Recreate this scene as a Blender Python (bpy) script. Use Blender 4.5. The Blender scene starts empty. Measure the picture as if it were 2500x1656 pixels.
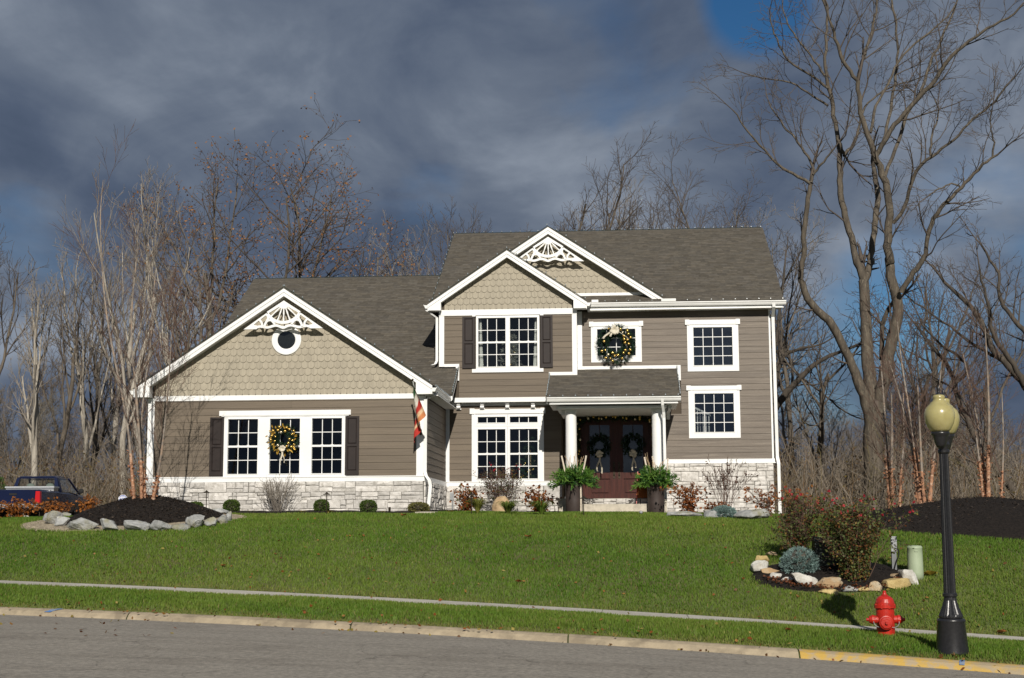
import bpy, math, random
import numpy as np
from mathutils import Vector, Matrix
S = bpy.context.scene
COL = S.collection
RNG = random.Random(7)
rad = math.radians

# ------------------------------------------------------------------ camera
FPX, PSI, PIT, ROL, EYE = 3506.1, rad(4.5963), rad(7.7015), rad(-0.216), 2.0
fw = np.array([-math.sin(PSI)*math.cos(PIT), math.cos(PSI)*math.cos(PIT), math.sin(PIT)])
r0 = np.array([math.cos(PSI), math.sin(PSI), 0.0]); u0 = np.cross(r0, fw)
rt = math.cos(ROL)*r0 + math.sin(ROL)*u0
up = -math.sin(ROL)*r0 + math.cos(ROL)*u0
cam = bpy.data.cameras.new('camera'); cam_o = bpy.data.objects.new('camera', cam); COL.objects.link(cam_o)
cam.sensor_width = 36; cam.lens = FPX/2500*36; cam.clip_start = .1; cam.clip_end = 3000
cam_o.matrix_world = Matrix(((rt[0], up[0], -fw[0], 0), (rt[1], up[1], -fw[1], 0), (rt[2], up[2], -fw[2], EYE), (0, 0, 0, 1)))
S.camera = cam_o

# ------------------------------------------------------------------ light
AZ, EL = rad(9.3), rad(29)
sdir = Vector((math.sin(AZ)*math.cos(EL), -math.cos(AZ)*math.cos(EL), math.sin(EL)))
sun = bpy.data.lights.new('sun', 'SUN'); sun.energy = 4.9; sun.angle = rad(.5); sun.color = (1, .94, .84)
sun_o = bpy.data.objects.new('sun', sun); COL.objects.link(sun_o)
sun_o.rotation_euler = sdir.to_track_quat('Z', 'Y').to_euler(); sun_o.location = (20, -40, 40)

W = bpy.data.worlds.new('World'); S.world = W; W.use_nodes = True
nt = W.node_tree; nt.nodes.clear(); N = nt.nodes.new; L = nt.links.new
out = N('ShaderNodeOutputWorld'); sky = N('ShaderNodeTexSky'); sky.sky_type = 'NISHITA'; sky.sun_disc = False
sky.sun_elevation = EL; sky.sun_rotation = math.pi - AZ; sky.air_density = 1.0; sky.dust_density = .0; sky.ozone_density = 5
b1 = N('ShaderNodeBackground'); b1.inputs[1].default_value = .052; hs = N('ShaderNodeHueSaturation'); hs.inputs['Saturation'].default_value = 1.2; L(sky.outputs[0], hs.inputs['Color']); L(hs.outputs[0], b1.inputs[0])
tc = N('ShaderNodeTexCoord'); sep = N('ShaderNodeSeparateXYZ'); L(tc.outputs['Generated'], sep.inputs[0])
def wmath(op, a, b=None, clamp=False):
    n = N('ShaderNodeMath'); n.operation = op; n.use_clamp = clamp
    for i, v in enumerate((a, b)):
        if v is None: continue
        if isinstance(v, (int, float)): n.inputs[i].default_value = v
        else: L(v, n.inputs[i])
    return n.outputs[0]
zz = wmath('ADD', wmath('MAXIMUM', sep.outputs[2], 0.0), .5)
comb = N('ShaderNodeCombineXYZ'); L(wmath('DIVIDE', sep.outputs[0], zz), comb.inputs[0]); L(wmath('DIVIDE', sep.outputs[1], zz), comb.inputs[1])
def wnoise(scale, detail, rough, loc, dist=0.):
    m = N('ShaderNodeMapping'); m.inputs['Location'].default_value = loc; L(comb.outputs[0], m.inputs[0])
    n = N('ShaderNodeTexNoise'); n.inputs['Scale'].default_value = scale; n.inputs['Detail'].default_value = detail
    n.inputs['Roughness'].default_value = rough; n.inputs['Distortion'].default_value = dist; L(m.outputs[0], n.inputs[0]); return n.outputs[0]
cover = wnoise(2.1, 7, .55, (3.1, 1.7, 0), .3)
shade = wmath('ADD', wmath('MULTIPLY', wnoise(2.3, 9, .52, (7.3, 4.4, 2), .5), .66), wmath('MULTIPLY', wnoise(5.5, 9, .56, (1.3, 9.4, 5), .4), .34))
def gap(px, py, width, amount):
    """a clear opening in the cloud deck round one sky direction"""
    d = rt*(px-1250)/FPX - up*(py-828)/FPX + fw; d = d/np.linalg.norm(d); n = N('ShaderNodeVectorMath'); n.operation = 'DOT_PRODUCT'; L(tc.outputs['Generated'], n.inputs[0]); n.inputs[1].default_value = tuple(d)
    m = N('ShaderNodeMapRange'); m.interpolation_type = 'SMOOTHSTEP'; m.inputs[1].default_value = math.cos(rad(width)); m.inputs[2].default_value = 1; m.inputs[3].default_value = 0; m.inputs[4].default_value = amount; L(n.outputs['Value'], m.inputs[0]); return m.outputs[0]
def ramp(src, pts):
    r = N('ShaderNodeValToRGB'); e = r.color_ramp.elements
    while len(e) < len(pts): e.new(.5)
    for i, (p, c) in enumerate(pts): e[i].position = p; e[i].color = (*c, 1) if not isinstance(c, (int, float)) else (c, c, c, 1)
    L(src, r.inputs[0]); return r.outputs[0]
ccol = ramp(shade, [(.36, (.052, .076, .124)), (.45, (.084, .112, .170)), (.53, (.140, .172, .230)), (.63, (.27, .31, .375))])
b2 = N('ShaderNodeBackground'); L(ccol, b2.inputs[0]); b2.inputs[1].default_value = 1.0
cov = wmath('ADD', cover, .16)
for g_ in ((1850, 0, 2.7, .34), (2420, 650, 7., .34), (2060, 800, 5., .26), (60, 640, 4.5, .12), (960, 520, 3.5, .10)): cov = wmath('SUBTRACT', cov, gap(*g_))
mask = ramp(cov, [(.32, 0.), (.54, 1.)])
mx = N('ShaderNodeMixShader'); L(mask, mx.inputs[0]); L(b1.outputs[0], mx.inputs[1]); L(b2.outputs[0], mx.inputs[2]); L(mx.outputs[0], out.inputs[0])

S.view_settings.view_transform = 'Standard'; S.view_settings.look = 'None'; S.view_settings.exposure = 0; S.view_settings.gamma = 1
S.view_settings.use_curve_mapping = False
S.render.engine = 'CYCLES'; S.cycles.max_bounces = 6; S.cycles.transparent_max_bounces = 12

# ------------------------------------------------------------------ helpers
def ray(x, y): return rt*(x-1250)/FPX - up*(y-828)/FPX + fw
def at(x, y, Y):
    d = ray(x, y); t = Y/d[1]; return (d[0]*t, Y, d[2]*t+EYE)
def pxm(Y): return Y/FPX          # metres per photo pixel at depth Y

def link(o, parent=None):
    COL.objects.link(o)
    if parent is not None:
        o.parent = parent
    return o
def tag(o, label=None, cat=None, group=None, kind=None):
    if label: o['label'] = label
    if cat: o['category'] = cat
    if group: o['group'] = group
    if kind: o['kind'] = kind
    return o
def thing(name, loc, label, cat, group=None):
    o = bpy.data.objects.new(name, None); o.empty_display_size = .2; o.location = loc; link(o)
    return tag(o, label, cat, group)
def wloc(parent):
    """offset that keeps a child's vertices in world coordinates"""
    l = Vector((0, 0, 0)); p = parent
    while p is not None: l += p.location; p = p.parent
    return -l

class MB:
    def __init__(s): s.v = []; s.f = []; s.c = []; s.mi = []; s.curc = None; s.m = 0
    def add(s, vs, fs):
        b = len(s.v); s.v.extend([tuple(map(float, p)) for p in vs]); s.f.extend([tuple(i+b for i in f) for f in fs])
        s.mi.extend([s.m]*len(fs))
        if s.curc is not None: s.c.extend([s.curc]*len(vs))
        return s
    def box(s, x0, x1, y0, y1, z0, z1):
        return s.hexa([(x0, y0, z0), (x1, y0, z0), (x1, y1, z0), (x0, y1, z0), (x0, y0, z1), (x1, y0, z1), (x1, y1, z1), (x0, y1, z1)])
    def hexa(s, p): return s.add(p, [(0, 3, 2, 1), (4, 5, 6, 7), (0, 1, 5, 4), (1, 2, 6, 5), (2, 3, 7, 6), (3, 0, 4, 7)])
    def prism(s, poly, a, b, fr):
        """2-D polygon (u,z) extruded between n=a (back) and n=b (front) in frame fr"""
        n = len(poly); vs = [fr(u, a, z) for u, z in poly] + [fr(u, b, z) for u, z in poly]
        return s.add(vs, [tuple(range(n-1, -1, -1)), tuple(range(n, 2*n))] + [(i, (i+1) % n, n+(i+1) % n, n+i) for i in range(n)])
    def bf(s, fr, a0, a1, n0, n1, z0, z1): return s.prism([(a0, z0), (a1, z0), (a1, z1), (a0, z1)], n0, n1, fr)
    def tube(s, pts, radii, k=6, cap=True):
        P = np.array(pts, float); n = len(P)
        if np.isscalar(radii): radii = [radii]*n
        T = np.gradient(P, axis=0); T /= np.linalg.norm(T, axis=1)[:, None]+1e-9
        ref = np.array([0, 0, 1.]) if abs(T[0][2]) < .9 else np.array([1., 0, 0])
        vs = []
        for i in range(n):
            a = np.cross(T[i], ref); a /= np.linalg.norm(a)+1e-9; b = np.cross(T[i], a)
            for j in range(k):
                t = 2*math.pi*j/k; vs.append(P[i]+radii[i]*(math.cos(t)*a+math.sin(t)*b))
        fs = [(i*k+j, i*k+(j+1) % k, (i+1)*k+(j+1) % k, (i+1)*k+j) for i in range(n-1) for j in range(k)]
        if cap: fs += [tuple(range(k-1, -1, -1)), tuple((n-1)*k+j for j in range(k))]
        return s.add(vs, fs)
    def lathe(s, prof, c=(0, 0, 0), n=20, flute=None, axis='z', cap=True):
        vs = []
        for i, (r, z) in enumerate(prof):
            for j in range(n):
                t = 2*math.pi*j/n; rr = r*(1-(flute[i] if flute else 0)*(j % 2))
                if axis == 'z': vs.append((c[0]+rr*math.cos(t), c[1]+rr*math.sin(t), c[2]+z))
                elif axis == 'x': vs.append((c[0]+z, c[1]+rr*math.cos(t), c[2]+rr*math.sin(t)))
                else: vs.append((c[0]+rr*math.sin(t), c[1]+z, c[2]+rr*math.cos(t)))
        m = len(prof)
        fs = [(i*n+j, i*n+(j+1) % n, (i+1)*n+(j+1) % n, (i+1)*n+j) for i in range(m-1) for j in range(n)]
        if cap: fs += [tuple(range(n-1, -1, -1)), tuple((m-1)*n+j for j in range(n))]
        return s.add(vs, fs)
    def ball(s, c, r, n=10, m=7, sc=(1, 1, 1)):
        pr = [(max(r*math.sin(math.pi*i/m), 1e-4), -r*math.cos(math.pi*i/m)) for i in range(m+1)]
        b = len(s.v); s.lathe(pr, (0, 0, 0), n)
        for i in range(b, len(s.v)): x, y, z = s.v[i]; s.v[i] = (c[0]+x*sc[0], c[1]+y*sc[1], c[2]+z*sc[2])
        return s
    def strip(s, pts, w, a, b, fr):
        """flat band of width w along 2-D polyline, extruded n=a..b"""
        P = np.array(pts, float); T = np.gradient(P, axis=0); T /= np.linalg.norm(T, axis=1)[:, None]+1e-9
        Nn = np.stack([-T[:, 1], T[:, 0]], 1); w = np.array(w if not np.isscalar(w) else [w]*len(P))[:, None]/2
        A = P+Nn*w; B = P-Nn*w; n = len(P); vs = []
        for d in (a, b):
            vs += [fr(p[0], d, p[1]) for p in A] + [fr(p[0], d, p[1]) for p in B]
        o = 2*n; fs = []
        for i in range(n-1):
            fs += [(i, n+i, n+i+1, i+1), (o+i, o+i+1, o+n+i+1, o+n+i), (i, i+1, o+i+1, o+i), (n+i+1, n+i, o+n+i, o+n+i+1)]
        fs += [(0, o, o+n, n), (n-1, 2*n-1, o+2*n-1, o+n-1)]
        return s.add(vs, fs)
    def mesh(s, name, mats, smooth=False):
        me = bpy.data.meshes.new(name); me.from_pydata(s.v, [], s.f)
        for m in (mats if isinstance(mats, (list, tuple)) else [mats]): me.materials.append(m)
        if any(s.mi): me.polygons.foreach_set('material_index', s.mi)
        if smooth: me.polygons.foreach_set('use_smooth', [True]*len(me.polygons))
        if s.c and len(s.c) == len(s.v):
            a = me.color_attributes.new('Col', 'FLOAT_COLOR', 'POINT'); a.data.foreach_set('color', np.array([(*c, 1) for c in s.c], 'f').ravel())
        me.update(); return me
    def build(s, name, mats, parent=None, smooth=False, local=False, **kw):
        o = bpy.data.objects.new(name, s.mesh(name, mats, smooth))
        if parent is not None and not local: o.location = wloc(parent)
        link(o, parent); return tag(o, **kw) if kw else o

def npmesh(name, V, F, mats, cols=None, smooth=False):
    """fast mesh from arrays: V (n,3), F (m,k)"""
    me = bpy.data.meshes.new(name); V = np.asarray(V, 'f'); F = np.asarray(F, 'i'); k = F.shape[1]
    me.vertices.add(len(V)); me.vertices.foreach_set('co', V.ravel())
    me.loops.add(F.size); me.loops.foreach_set('vertex_index', F.ravel())
    me.polygons.add(len(F)); me.polygons.foreach_set('loop_start', np.arange(0, F.size, k, dtype='i')); me.polygons.foreach_set('loop_total', np.full(len(F), k, 'i'))
    for m in (mats if isinstance(mats, (list, tuple)) else [mats]): me.materials.append(m)
    if smooth: me.polygons.foreach_set('use_smooth', np.ones(len(F), bool))
    if cols is not None:
        a = me.color_attributes.new('Col', 'FLOAT_COLOR', 'POINT'); c = np.ones((len(V), 4), 'f'); c[:, :3] = cols; a.data.foreach_set('color', c.ravel())
    me.update(calc_edges=True); return me
def addmesh(name, me, parent=None, loc=None, **kw):
    o = bpy.data.objects.new(name, me)
    if loc is not None: o.location = loc
    elif parent is not None: o.location = wloc(parent)
    link(o, parent); return tag(o, **kw) if kw else o
def FY(Y): return lambda u, n, z: (u, Y-n, z)       # wall facing the street
def FX(X): return lambda u, n, z: (X+n, u, z)       # wall facing +X
def clip(poly, a, b, c):
    """keep a*u+b*z<=c"""
    o = []; n = len(poly)
    for i in range(n):
        p, q = poly[i], poly[(i+1) % n]; dp = a*p[0]+b*p[1]-c; dq = a*q[0]+b*q[1]-c
        if dp <= 0: o.append(p)
        if (dp < 0 < dq) or (dq < 0 < dp): t = dp/(dp-dq); o.append((p[0]+t*(q[0]-p[0]), p[1]+t*(q[1]-p[1])))
    return o
def area(p): return abs(sum(p[i][0]*p[(i+1) % len(p)][1]-p[(i+1) % len(p)][0]*p[i][1] for i in range(len(p))))/2 if len(p) > 2 else 0
def resample(P, n):
    P = np.array(P, float); d = np.r_[0, np.cumsum(np.linalg.norm(np.diff(P, axis=0), axis=1))]
    t = np.linspace(0, d[-1], n); return np.stack([np.interp(t, d, P[:, i]) for i in range(P.shape[1])], 1)
def smoothpts(P, n, it=2):
    P = np.array(P, float)
    for _ in range(it):
        Q = [P[0]]
        for i in range(len(P)-1): Q += [P[i]*.75+P[i+1]*.25, P[i]*.25+P[i+1]*.75]
        P = np.array(Q+[P[-1]])
    return resample(P, n)

# ------------------------------------------------------------------ materials
def mat(name, c1, c2=None, scale=4., rough=.7, bump=0., bscale=40., spec=.4, rnd=0., attr=False, detail=5., metal=0., stretch=(1, 1, 1), c3=None, s3=.6, lo=.38, hi=.62, coat=0., bdist=.02, lo3=.52, hi3=.66):
    m = bpy.data.materials.new(name); m.use_nodes = True; t = m.node_tree; t.nodes.clear(); n = t.nodes.new; l = t.links.new
    o = n('ShaderNodeOutputMaterial'); p = n('ShaderNodeBsdfPrincipled'); l(p.outputs[0], o.inputs[0])
    p.inputs['Roughness'].default_value = rough; p.inputs['Specular IOR Level'].default_value = spec; p.inputs['Metallic'].default_value = metal
    if coat: p.inputs['Coat Weight'].default_value = coat; p.inputs['Coat Roughness'].default_value = .05
    tc = n('ShaderNodeTexCoord'); mp = n('ShaderNodeMapping'); mp.inputs['Scale'].default_value = stretch; l(tc.outputs['Object'], mp.inputs[0])
    oi = None
    if rnd:
        oi = n('ShaderNodeObjectInfo'); va = n('ShaderNodeVectorMath'); va.operation = 'SCALE'; va.inputs[3].default_value = 37.
        cx = n('ShaderNodeCombineXYZ')
        for i in range(3): l(oi.outputs['Random'], cx.inputs[i])
        l(cx.outputs[0], va.inputs[0]); l(va.outputs[0], mp.inputs['Location'])
    def noise(sc, det):
        x = n('ShaderNodeTexNoise'); x.inputs['Scale'].default_value = sc; x.inputs['Detail'].default_value = det; x.inputs['Roughness'].default_value = .6; l(mp.outputs[0], x.inputs[0]); return x.outputs[0]
    def mixc(fac, a, b, bt='MIX'):
        x = n('ShaderNodeMix'); x.data_type = 'RGBA'; x.blend_type = bt
        if isinstance(fac, float): x.inputs[0].default_value = fac
        else: l(fac, x.inputs[0])
        for i, v in ((6, a), (7, b)):
            if isinstance(v, tuple): x.inputs[i].default_value = (*v, 1)
            else: l(v, x.inputs[i])
        return x.outputs[2]
    def mr(src, a, b, c=0., d=1.):
        x = n('ShaderNodeMapRange'); x.inputs[1].default_value = a; x.inputs[2].default_value = b; x.inputs[3].default_value = c; x.inputs[4].default_value = d; l(src, x.inputs[0]); return x.outputs[0]
    col = c1
    if c2 is not None: col = mixc(mr(noise(scale, detail), lo, hi), c1, c2)
    if c3 is not None: col = mixc(mr(noise(scale*s3, 4.), lo3, hi3), col, c3)
    if attr:
        a = n('ShaderNodeAttribute'); a.attribute_name = 'Col'; col = mixc(1., a.outputs[0], col if not isinstance(col, tuple) else col, 'MULTIPLY')
    if rnd:
        g = mr(oi.outputs['Random'], 0, 1, 1-rnd, 1+rnd); h = n('ShaderNodeHueSaturation'); l(g, h.inputs['Value'])
        if isinstance(col, tuple): h.inputs['Color'].default_value = (*col, 1)
        else: l(col, h.inputs['Color'])
        col = h.outputs[0]
    if isinstance(col, tuple): p.inputs['Base Color'].default_value = (*col, 1)
    else: l(col, p.inputs['Base Color'])
    if bump:
        b = n('ShaderNodeBump'); b.inputs['Strength'].default_value = bump; b.inputs['Distance'].default_value = bdist; l(noise(bscale, 6.), b.inputs['Height']); l(b.outputs[0], p.inputs['Normal'])
    return m
def leafmat(name, c1, c2, scale=3., trans=.25, attr=True, rough=.6):
    m = mat(name, c1, c2, scale, rough, attr=attr, spec=.25); t = m.node_tree
    p = next(x for x in t.nodes if x.type == 'BSDF_PRINCIPLED'); o = next(x for x in t.nodes if x.type == 'OUTPUT_MATERIAL')
    tr = t.nodes.new('ShaderNodeBsdfTranslucent'); mx = t.nodes.new('ShaderNodeMixShader'); mx.inputs[0].default_value = trans
    src = p.inputs['Base Color'].links[0].from_socket; t.links.new(src, tr.inputs[0])
    t.links.new(p.outputs[0], mx.inputs[1]); t.links.new(tr.outputs[0], mx.inputs[2]); t.links.new(mx.outputs[0], o.inputs[0]); return m
def glassmat(name, refl=1.0):
    m = bpy.data.materials.new(name); m.use_nodes = True; t = m.node_tree; t.nodes.clear(); n = t.nodes.new; l = t.links.new
    o = n('ShaderNodeOutputMaterial'); tr = n('ShaderNodeBsdfTransparent'); tr.inputs[0].default_value = (.86, .88, .88, 1)
    g = n('ShaderNodeBsdfGlossy'); g.inputs['Roughness'].default_value = .03
    f = n('ShaderNodeFresnel'); f.inputs[0].default_value = 1.55; k = n('ShaderNodeMath'); k.operation = 'MULTIPLY'; k.inputs[1].default_value = 1.0*refl; k.use_clamp = True; l(f.outputs[0], k.inputs[0])
    tc = n('ShaderNodeTexCoord'); no = n('ShaderNodeTexNoise'); no.inputs['Scale'].default_value = 1.3; no.inputs['Detail'].default_value = 1; l(tc.outputs['Object'], no.inputs[0])
    b = n('ShaderNodeBump'); b.inputs['Strength'].default_value = .05; b.inputs['Distance'].default_value = .05; l(no.outputs[0], b.inputs['Height']); l(b.outputs[0], g.inputs['Normal'])
    x = n('ShaderNodeMixShader'); l(k.outputs[0], x.inputs[0]); l(tr.outputs[0], x.inputs[1]); l(g.outputs[0], x.inputs[2]); l(x.outputs[0], o.inputs[0]); return m

M = {}
M['white'] = mat('white_paint', (.80, .80, .79), (.74, .745, .74), 1.5, .45, bump=.02, bscale=25)
M['gutter'] = mat('white_metal', (.78, .78, .77), (.70, .70, .68), 2., .35)
M['siding'] = mat('brown_siding', (.142, .112, .080), (.116, .091, .066), 3., .62, bump=.25, bscale=30, rnd=.09, stretch=(.25, 1, 6))
M['siding_r'] = mat('brown_siding_weathered', (.150, .122, .096), (.120, .097, .077), 2.2, .55, bump=.22, bscale=30, rnd=.07, stretch=(.25, 1, 6), c3=(.185, .155, .125), s3=1.7)
M['siding_s'] = mat('greige_siding_side', (.150, .122, .094), (.130, .106, .082), 3., .6, bump=.15, bscale=30, rnd=.05, stretch=(1, .25, 6))
M['backing'] = mat('wall_backing', (.07, .055, .04), None, rough=.9)
M['scallop'] = mat('tan_shake', (.350, .312, .240), (.295, .262, .202), 5., .7, bump=.2, bscale=30, rnd=.06, stretch=(4, 1, .6))
M['shutter'] = mat('dark_brown_shutter', (.022, .015, .0135), (.018, .0125, .0115), 6., .5, spec=.3)
M['stone'] = mat('limestone_veneer', (.60, .575, .545), (.45, .43, .40), 5., .85, bump=.6, bscale=22, rnd=.2, c3=(.36, .34, .31), s3=1.6, bdist=.03)
M['mortar'] = mat('stone_joint', (.15, .14, .125), (.10, .095, .085), 12., .95)
M['roofcore'] = mat('roof_deck', (.05, .045, .04), None, rough=.9)
M['shingle'] = mat('asphalt_shingle', (.106, .096, .081), (.083, .075, .064), 9., .9, bump=.4, bscale=90, attr=True, spec=.2)
M['door'] = mat('cherry_door', (.062, .017, .012), (.038, .011, .008), 3., .35, spec=.3, stretch=(9, 9, .7), bump=.03)
M['bronze'] = mat('dark_bronze', (.06, .045, .03), (.035, .028, .02), 20., .4, metal=.7)
M['concrete'] = mat('concrete', (.50, .455, .375), (.40, .365, .30), 6., .85, bump=.2, bscale=60, c3=(.32, .29, .24), s3=.5)
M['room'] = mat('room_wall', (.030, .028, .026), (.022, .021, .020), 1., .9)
M['glass'] = glassmat('window_glass', 1.3)
M['glass_r'] = glassmat('window_glass_reflective', 3.6)
M['metalgrey'] = mat('grey_metal', (.30, .31, .32), (.24, .25, .26), 8., .5, metal=.3)
M['cable'] = mat('green_cable', (.012, .03, .022), None, rough=.6)
M['bulb'] = mat('clear_bulb', (.20, .23, .25), None, rough=.25, spec=.6)

# ------------------------------------------------------------------ terrain functions
KX = [-10.8, -8.33, -4.33, -.77, 2.36, 5.36]
PKY = np.polyfit(KX, [24.3, 23.8, 22.9, 22.2, 21.3, 20.6], 2); PKZ = np.polyfit(KX, [.646, .598, .466, .342, .214, .046], 2)
SX = [-12.5, -9.3, -6.2, -1.45, 1.7, 4.28, 6.45]
PSY = np.polyfit(SX, [27.5, 26.9, 26.3, 25.5, 24.9, 24.45, 24.1], 2); PSZ = np.polyfit(SX, [1.05, .975, .85, .65, .475, .362, .226], 2)
def ext(p, X, a=-16., b=9.):
    X = np.asarray(X, float); c = np.clip(X, a, b); return np.polyval(p, c)+np.polyval(np.polyder(p), c)*(X-c)
def kerbY(X): return ext(PKY, X)
def kerbZ(X): return ext(PKZ, X)
def walkY(X): return ext(PSY, X)
def walkZ(X): return ext(PSZ, X)
WALK = 1.2
def ground(X, Y, cut=True):
    X = np.asarray(X, float); Y = np.asarray(Y, float)
    ky, kz, sy, sz = kerbY(X), kerbZ(X), walkY(X), walkZ(X)
    zh = np.interp(X, [-60, -22, -15, -11, -5, 0, 6, 10, 16, 40], [2.2, 2.35, 2.48, 2.58, 2.56, 2.5, 2.40, 2.28, 2.1, 1.6])
    road = kz+.018*np.clip(ky-Y, 0, 4)+.004*np.clip(ky-Y-4, 0, 5)
    strip = kz+.11+(sz-kz-.11)*np.clip((Y-ky-.3)/(sy-ky-.3), 0, 1)
    t = np.clip((Y-sy-WALK)/(40-sy-WALK), 0, 1); lawn = sz+(zh-sz)*(1-(1-t)**2.45)
    lawn = lawn-.012*np.clip(Y-47, 0, 40)
    far = np.clip((Y-75)/120, 0, 1); lawn = lawn+6*far*far*(3-2*far)
    bumps = .012*np.sin(X*1.7+Y*.9)+.01*np.sin(X*.6-Y*1.3)+.006*np.sin(3.1*X+1.)*np.sin(2.7*Y)
    z = np.where(Y < ky, road-(.06 if cut else 0), np.where(Y < sy, strip+.075*np.sin(np.pi*np.clip((Y-ky-.3)/(sy-ky-.3), 0, 1)**.7)+bumps*np.clip((Y-ky-.3)/1., 0, 1)*.5, np.where(Y < sy+WALK, sz-(.05 if cut else 0), lawn+bumps*np.clip((Y-sy-WALK)/1.5, 0, 1))))
    if cut: z = np.where((Y >= ky) & (Y < ky+.3), kz-.05, z)
    return z
def gz(X, Y):
    if Y >= 47: return float(np.interp(X, [-60, -22, -15, -11, -5, 0, 6, 10, 16, 40], [2.2, 2.35, 2.48, 2.58, 2.56, 2.5, 2.40, 2.28, 2.1, 1.6]))-.012*min(max(Y-47, 0), 40)+(lambda f: 6*f*f*(3-2*f))(min(max((Y-75)/120, 0), 1))
    return float(ground(X, Y, False))
def hit(px, py):
    """where the sight line through a photo pixel meets the terrain"""
    d = ray(px, py); Y = np.linspace(15, 75, 6000); X = d[0]/d[1]*Y; Z = d[2]/d[1]*Y+EYE
    G_ = ground(X, Y, False); ok = G_ >= Z; i = int(np.argmax(ok)); lim = np.interp(X, [-13.2, -13, -5.5, -5.3, -1.9, -1.8, 1., 1.1, 5, 5.2], [46, 37.45, 37.45, 41.6, 41.6, 39.55, 39.55, 41.9, 41.9, 47])
    if not ok.any() or Y[i] > lim[i]: i = int(np.argmin(np.where((Y > 30) & (Y < lim), Z-G_, 9e9)))     # grazing sight line: nearest approach in front of the wall
    return (float(X[i]), float(Y[i]), float(ground(X[i], Y[i], False)))
# ================================================================== THE SETTING
M['soil'] = mat('turf', (.105, .125, .032), (.075, .098, .024), 1.2, .9, bump=.5, bscale=60, c3=(.095, .088, .035), s3=.35)
def asphaltmat():
    m = mat('asphalt', (.345, .312, .262), (.19, .172, .147), 17., .88, bump=.9, bscale=45, detail=9., bdist=.02, stretch=(1, .55, 1), lo=.3, hi=.7); t = m.node_tree; n = t.nodes.new; l = t.links.new
    p = next(x for x in t.nodes if x.type == 'BSDF_PRINCIPLED'); src = p.inputs['Base Color'].links[0].from_socket; tc = n('ShaderNodeTexCoord')
    def layer(src, val, lo, hi, col, amt):
        r = n('ShaderNodeMapRange'); r.inputs[1].default_value = lo; r.inputs[2].default_value = hi; r.inputs[3].default_value = 0; r.inputs[4].default_value = amt; l(val, r.inputs[0])
        x = n('ShaderNodeMix'); x.data_type = 'RGBA'; x.blend_type = 'MULTIPLY'; l(r.outputs[0], x.inputs[0]); l(src, x.inputs[6]); x.inputs[7].default_value = (*col, 1); return x.outputs[2]
    def tex(scale, stretch, detail=6):
        mp = n('ShaderNodeMapping'); mp.inputs['Scale'].default_value = stretch; l(tc.outputs['Object'], mp.inputs[0]); k = n('ShaderNodeTexNoise'); k.inputs['Scale'].default_value = scale; k.inputs['Detail'].default_value = detail; k.inputs['Roughness'].default_value = .65; l(mp.outputs[0], k.inputs[0]); return k
    src = layer(src, tex(1.1, (.18, 1.6, 1)).outputs[0], .48, .7, (.80, .79, .78), 1.)          # wheel-polished bands and old patches
    src = layer(src, tex(.7, (1, 1, 1), 8).outputs[0], .52, .7, (.80, .79, .78), 1.)             # stains
    nz = tex(1.6, (1, 1, 1)); ad = n('ShaderNodeMix'); ad.data_type = 'RGBA'; ad.blend_type = 'ADD'; ad.inputs[0].default_value = .5; l(tc.outputs['Object'], ad.inputs[6]); l(nz.outputs[1], ad.inputs[7])
    v = n('ShaderNodeTexVoronoi'); v.feature = 'DISTANCE_TO_EDGE'; v.inputs['Scale'].default_value = .42; l(ad.outputs[2], v.inputs[0])
    src = layer(src, v.outputs[0], .005, .0015, (.62, .61, .60), 1.)                              # hairline cracks
    l(src, p.inputs['Base Color']); return m
M['asphalt'] = asphaltmat()
M['kerb'] = mat('kerb_concrete', (.37, .305, .21), (.28, .23, .16), 5., .9, bump=.4, bscale=40, c3=(.22, .18, .125), s3=.4)
M['mulch'] = mat('black_mulch', (.022, .017, .014), (.010, .008, .007), 16., .95, bump=1., bscale=22, bdist=.06, spec=.2)
M['forest'] = mat('forest_floor', (.075, .055, .036), (.045, .036, .026), .5, .95, c3=(.06, .05, .025))

def axis(fine0, fine1, step, lo, hi, g=1.35):
    a = list(np.arange(fine0, fine1+1e-6, step)); s = step; x = fine0; b = []
    while x > lo: s *= g; x -= s; b.append(x)
    s = step; x = a[-1]
    while x < hi: s *= g; x += s; a.append(x)
    return np.array(b[::-1]+a)
def sheet(name, xs, ys, zf, m, smooth=True, warp=None, **kw):
    A, B = np.meshgrid(xs, ys); X, Y = (A, B) if warp is None else warp(A, B); Z = zf(X, Y); V = np.stack([X, Y, Z], -1).reshape(-1, 3)
    nx, ny = len(xs), len(ys); i = np.arange(nx*ny).reshape(ny, nx)
    F = np.stack([i[:-1, :-1], i[:-1, 1:], i[1:, 1:], i[1:, :-1]], -1).reshape(-1, 4)
    return addmesh(name, npmesh(name, V, F, m, smooth=smooth), **kw)
# ground sheet: v in [..] measured from the kerb so that the grid follows street, verge and walk
def gwarp(A, B): return A, B+kerbY(A)
vs_ = np.r_[axis(0, 0, .3, -150, -.7)[:-1], [-.02, 0.001, .299, .301], np.arange(.6, 26, .3), axis(26, 26, .4, 0, 420, 1.25)[1:]]
vs_ = np.unique(np.round(vs_, 4)); vs_ = vs_[vs_ < 430]
lawn = sheet('lawn', axis(-26, 18, .35, -420, 420), vs_, lambda X, Y: ground(X, Y), M['soil'], warp=gwarp, kind='structure')
tag(lawn, 'green lawn rising from the street towards the house')
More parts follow.
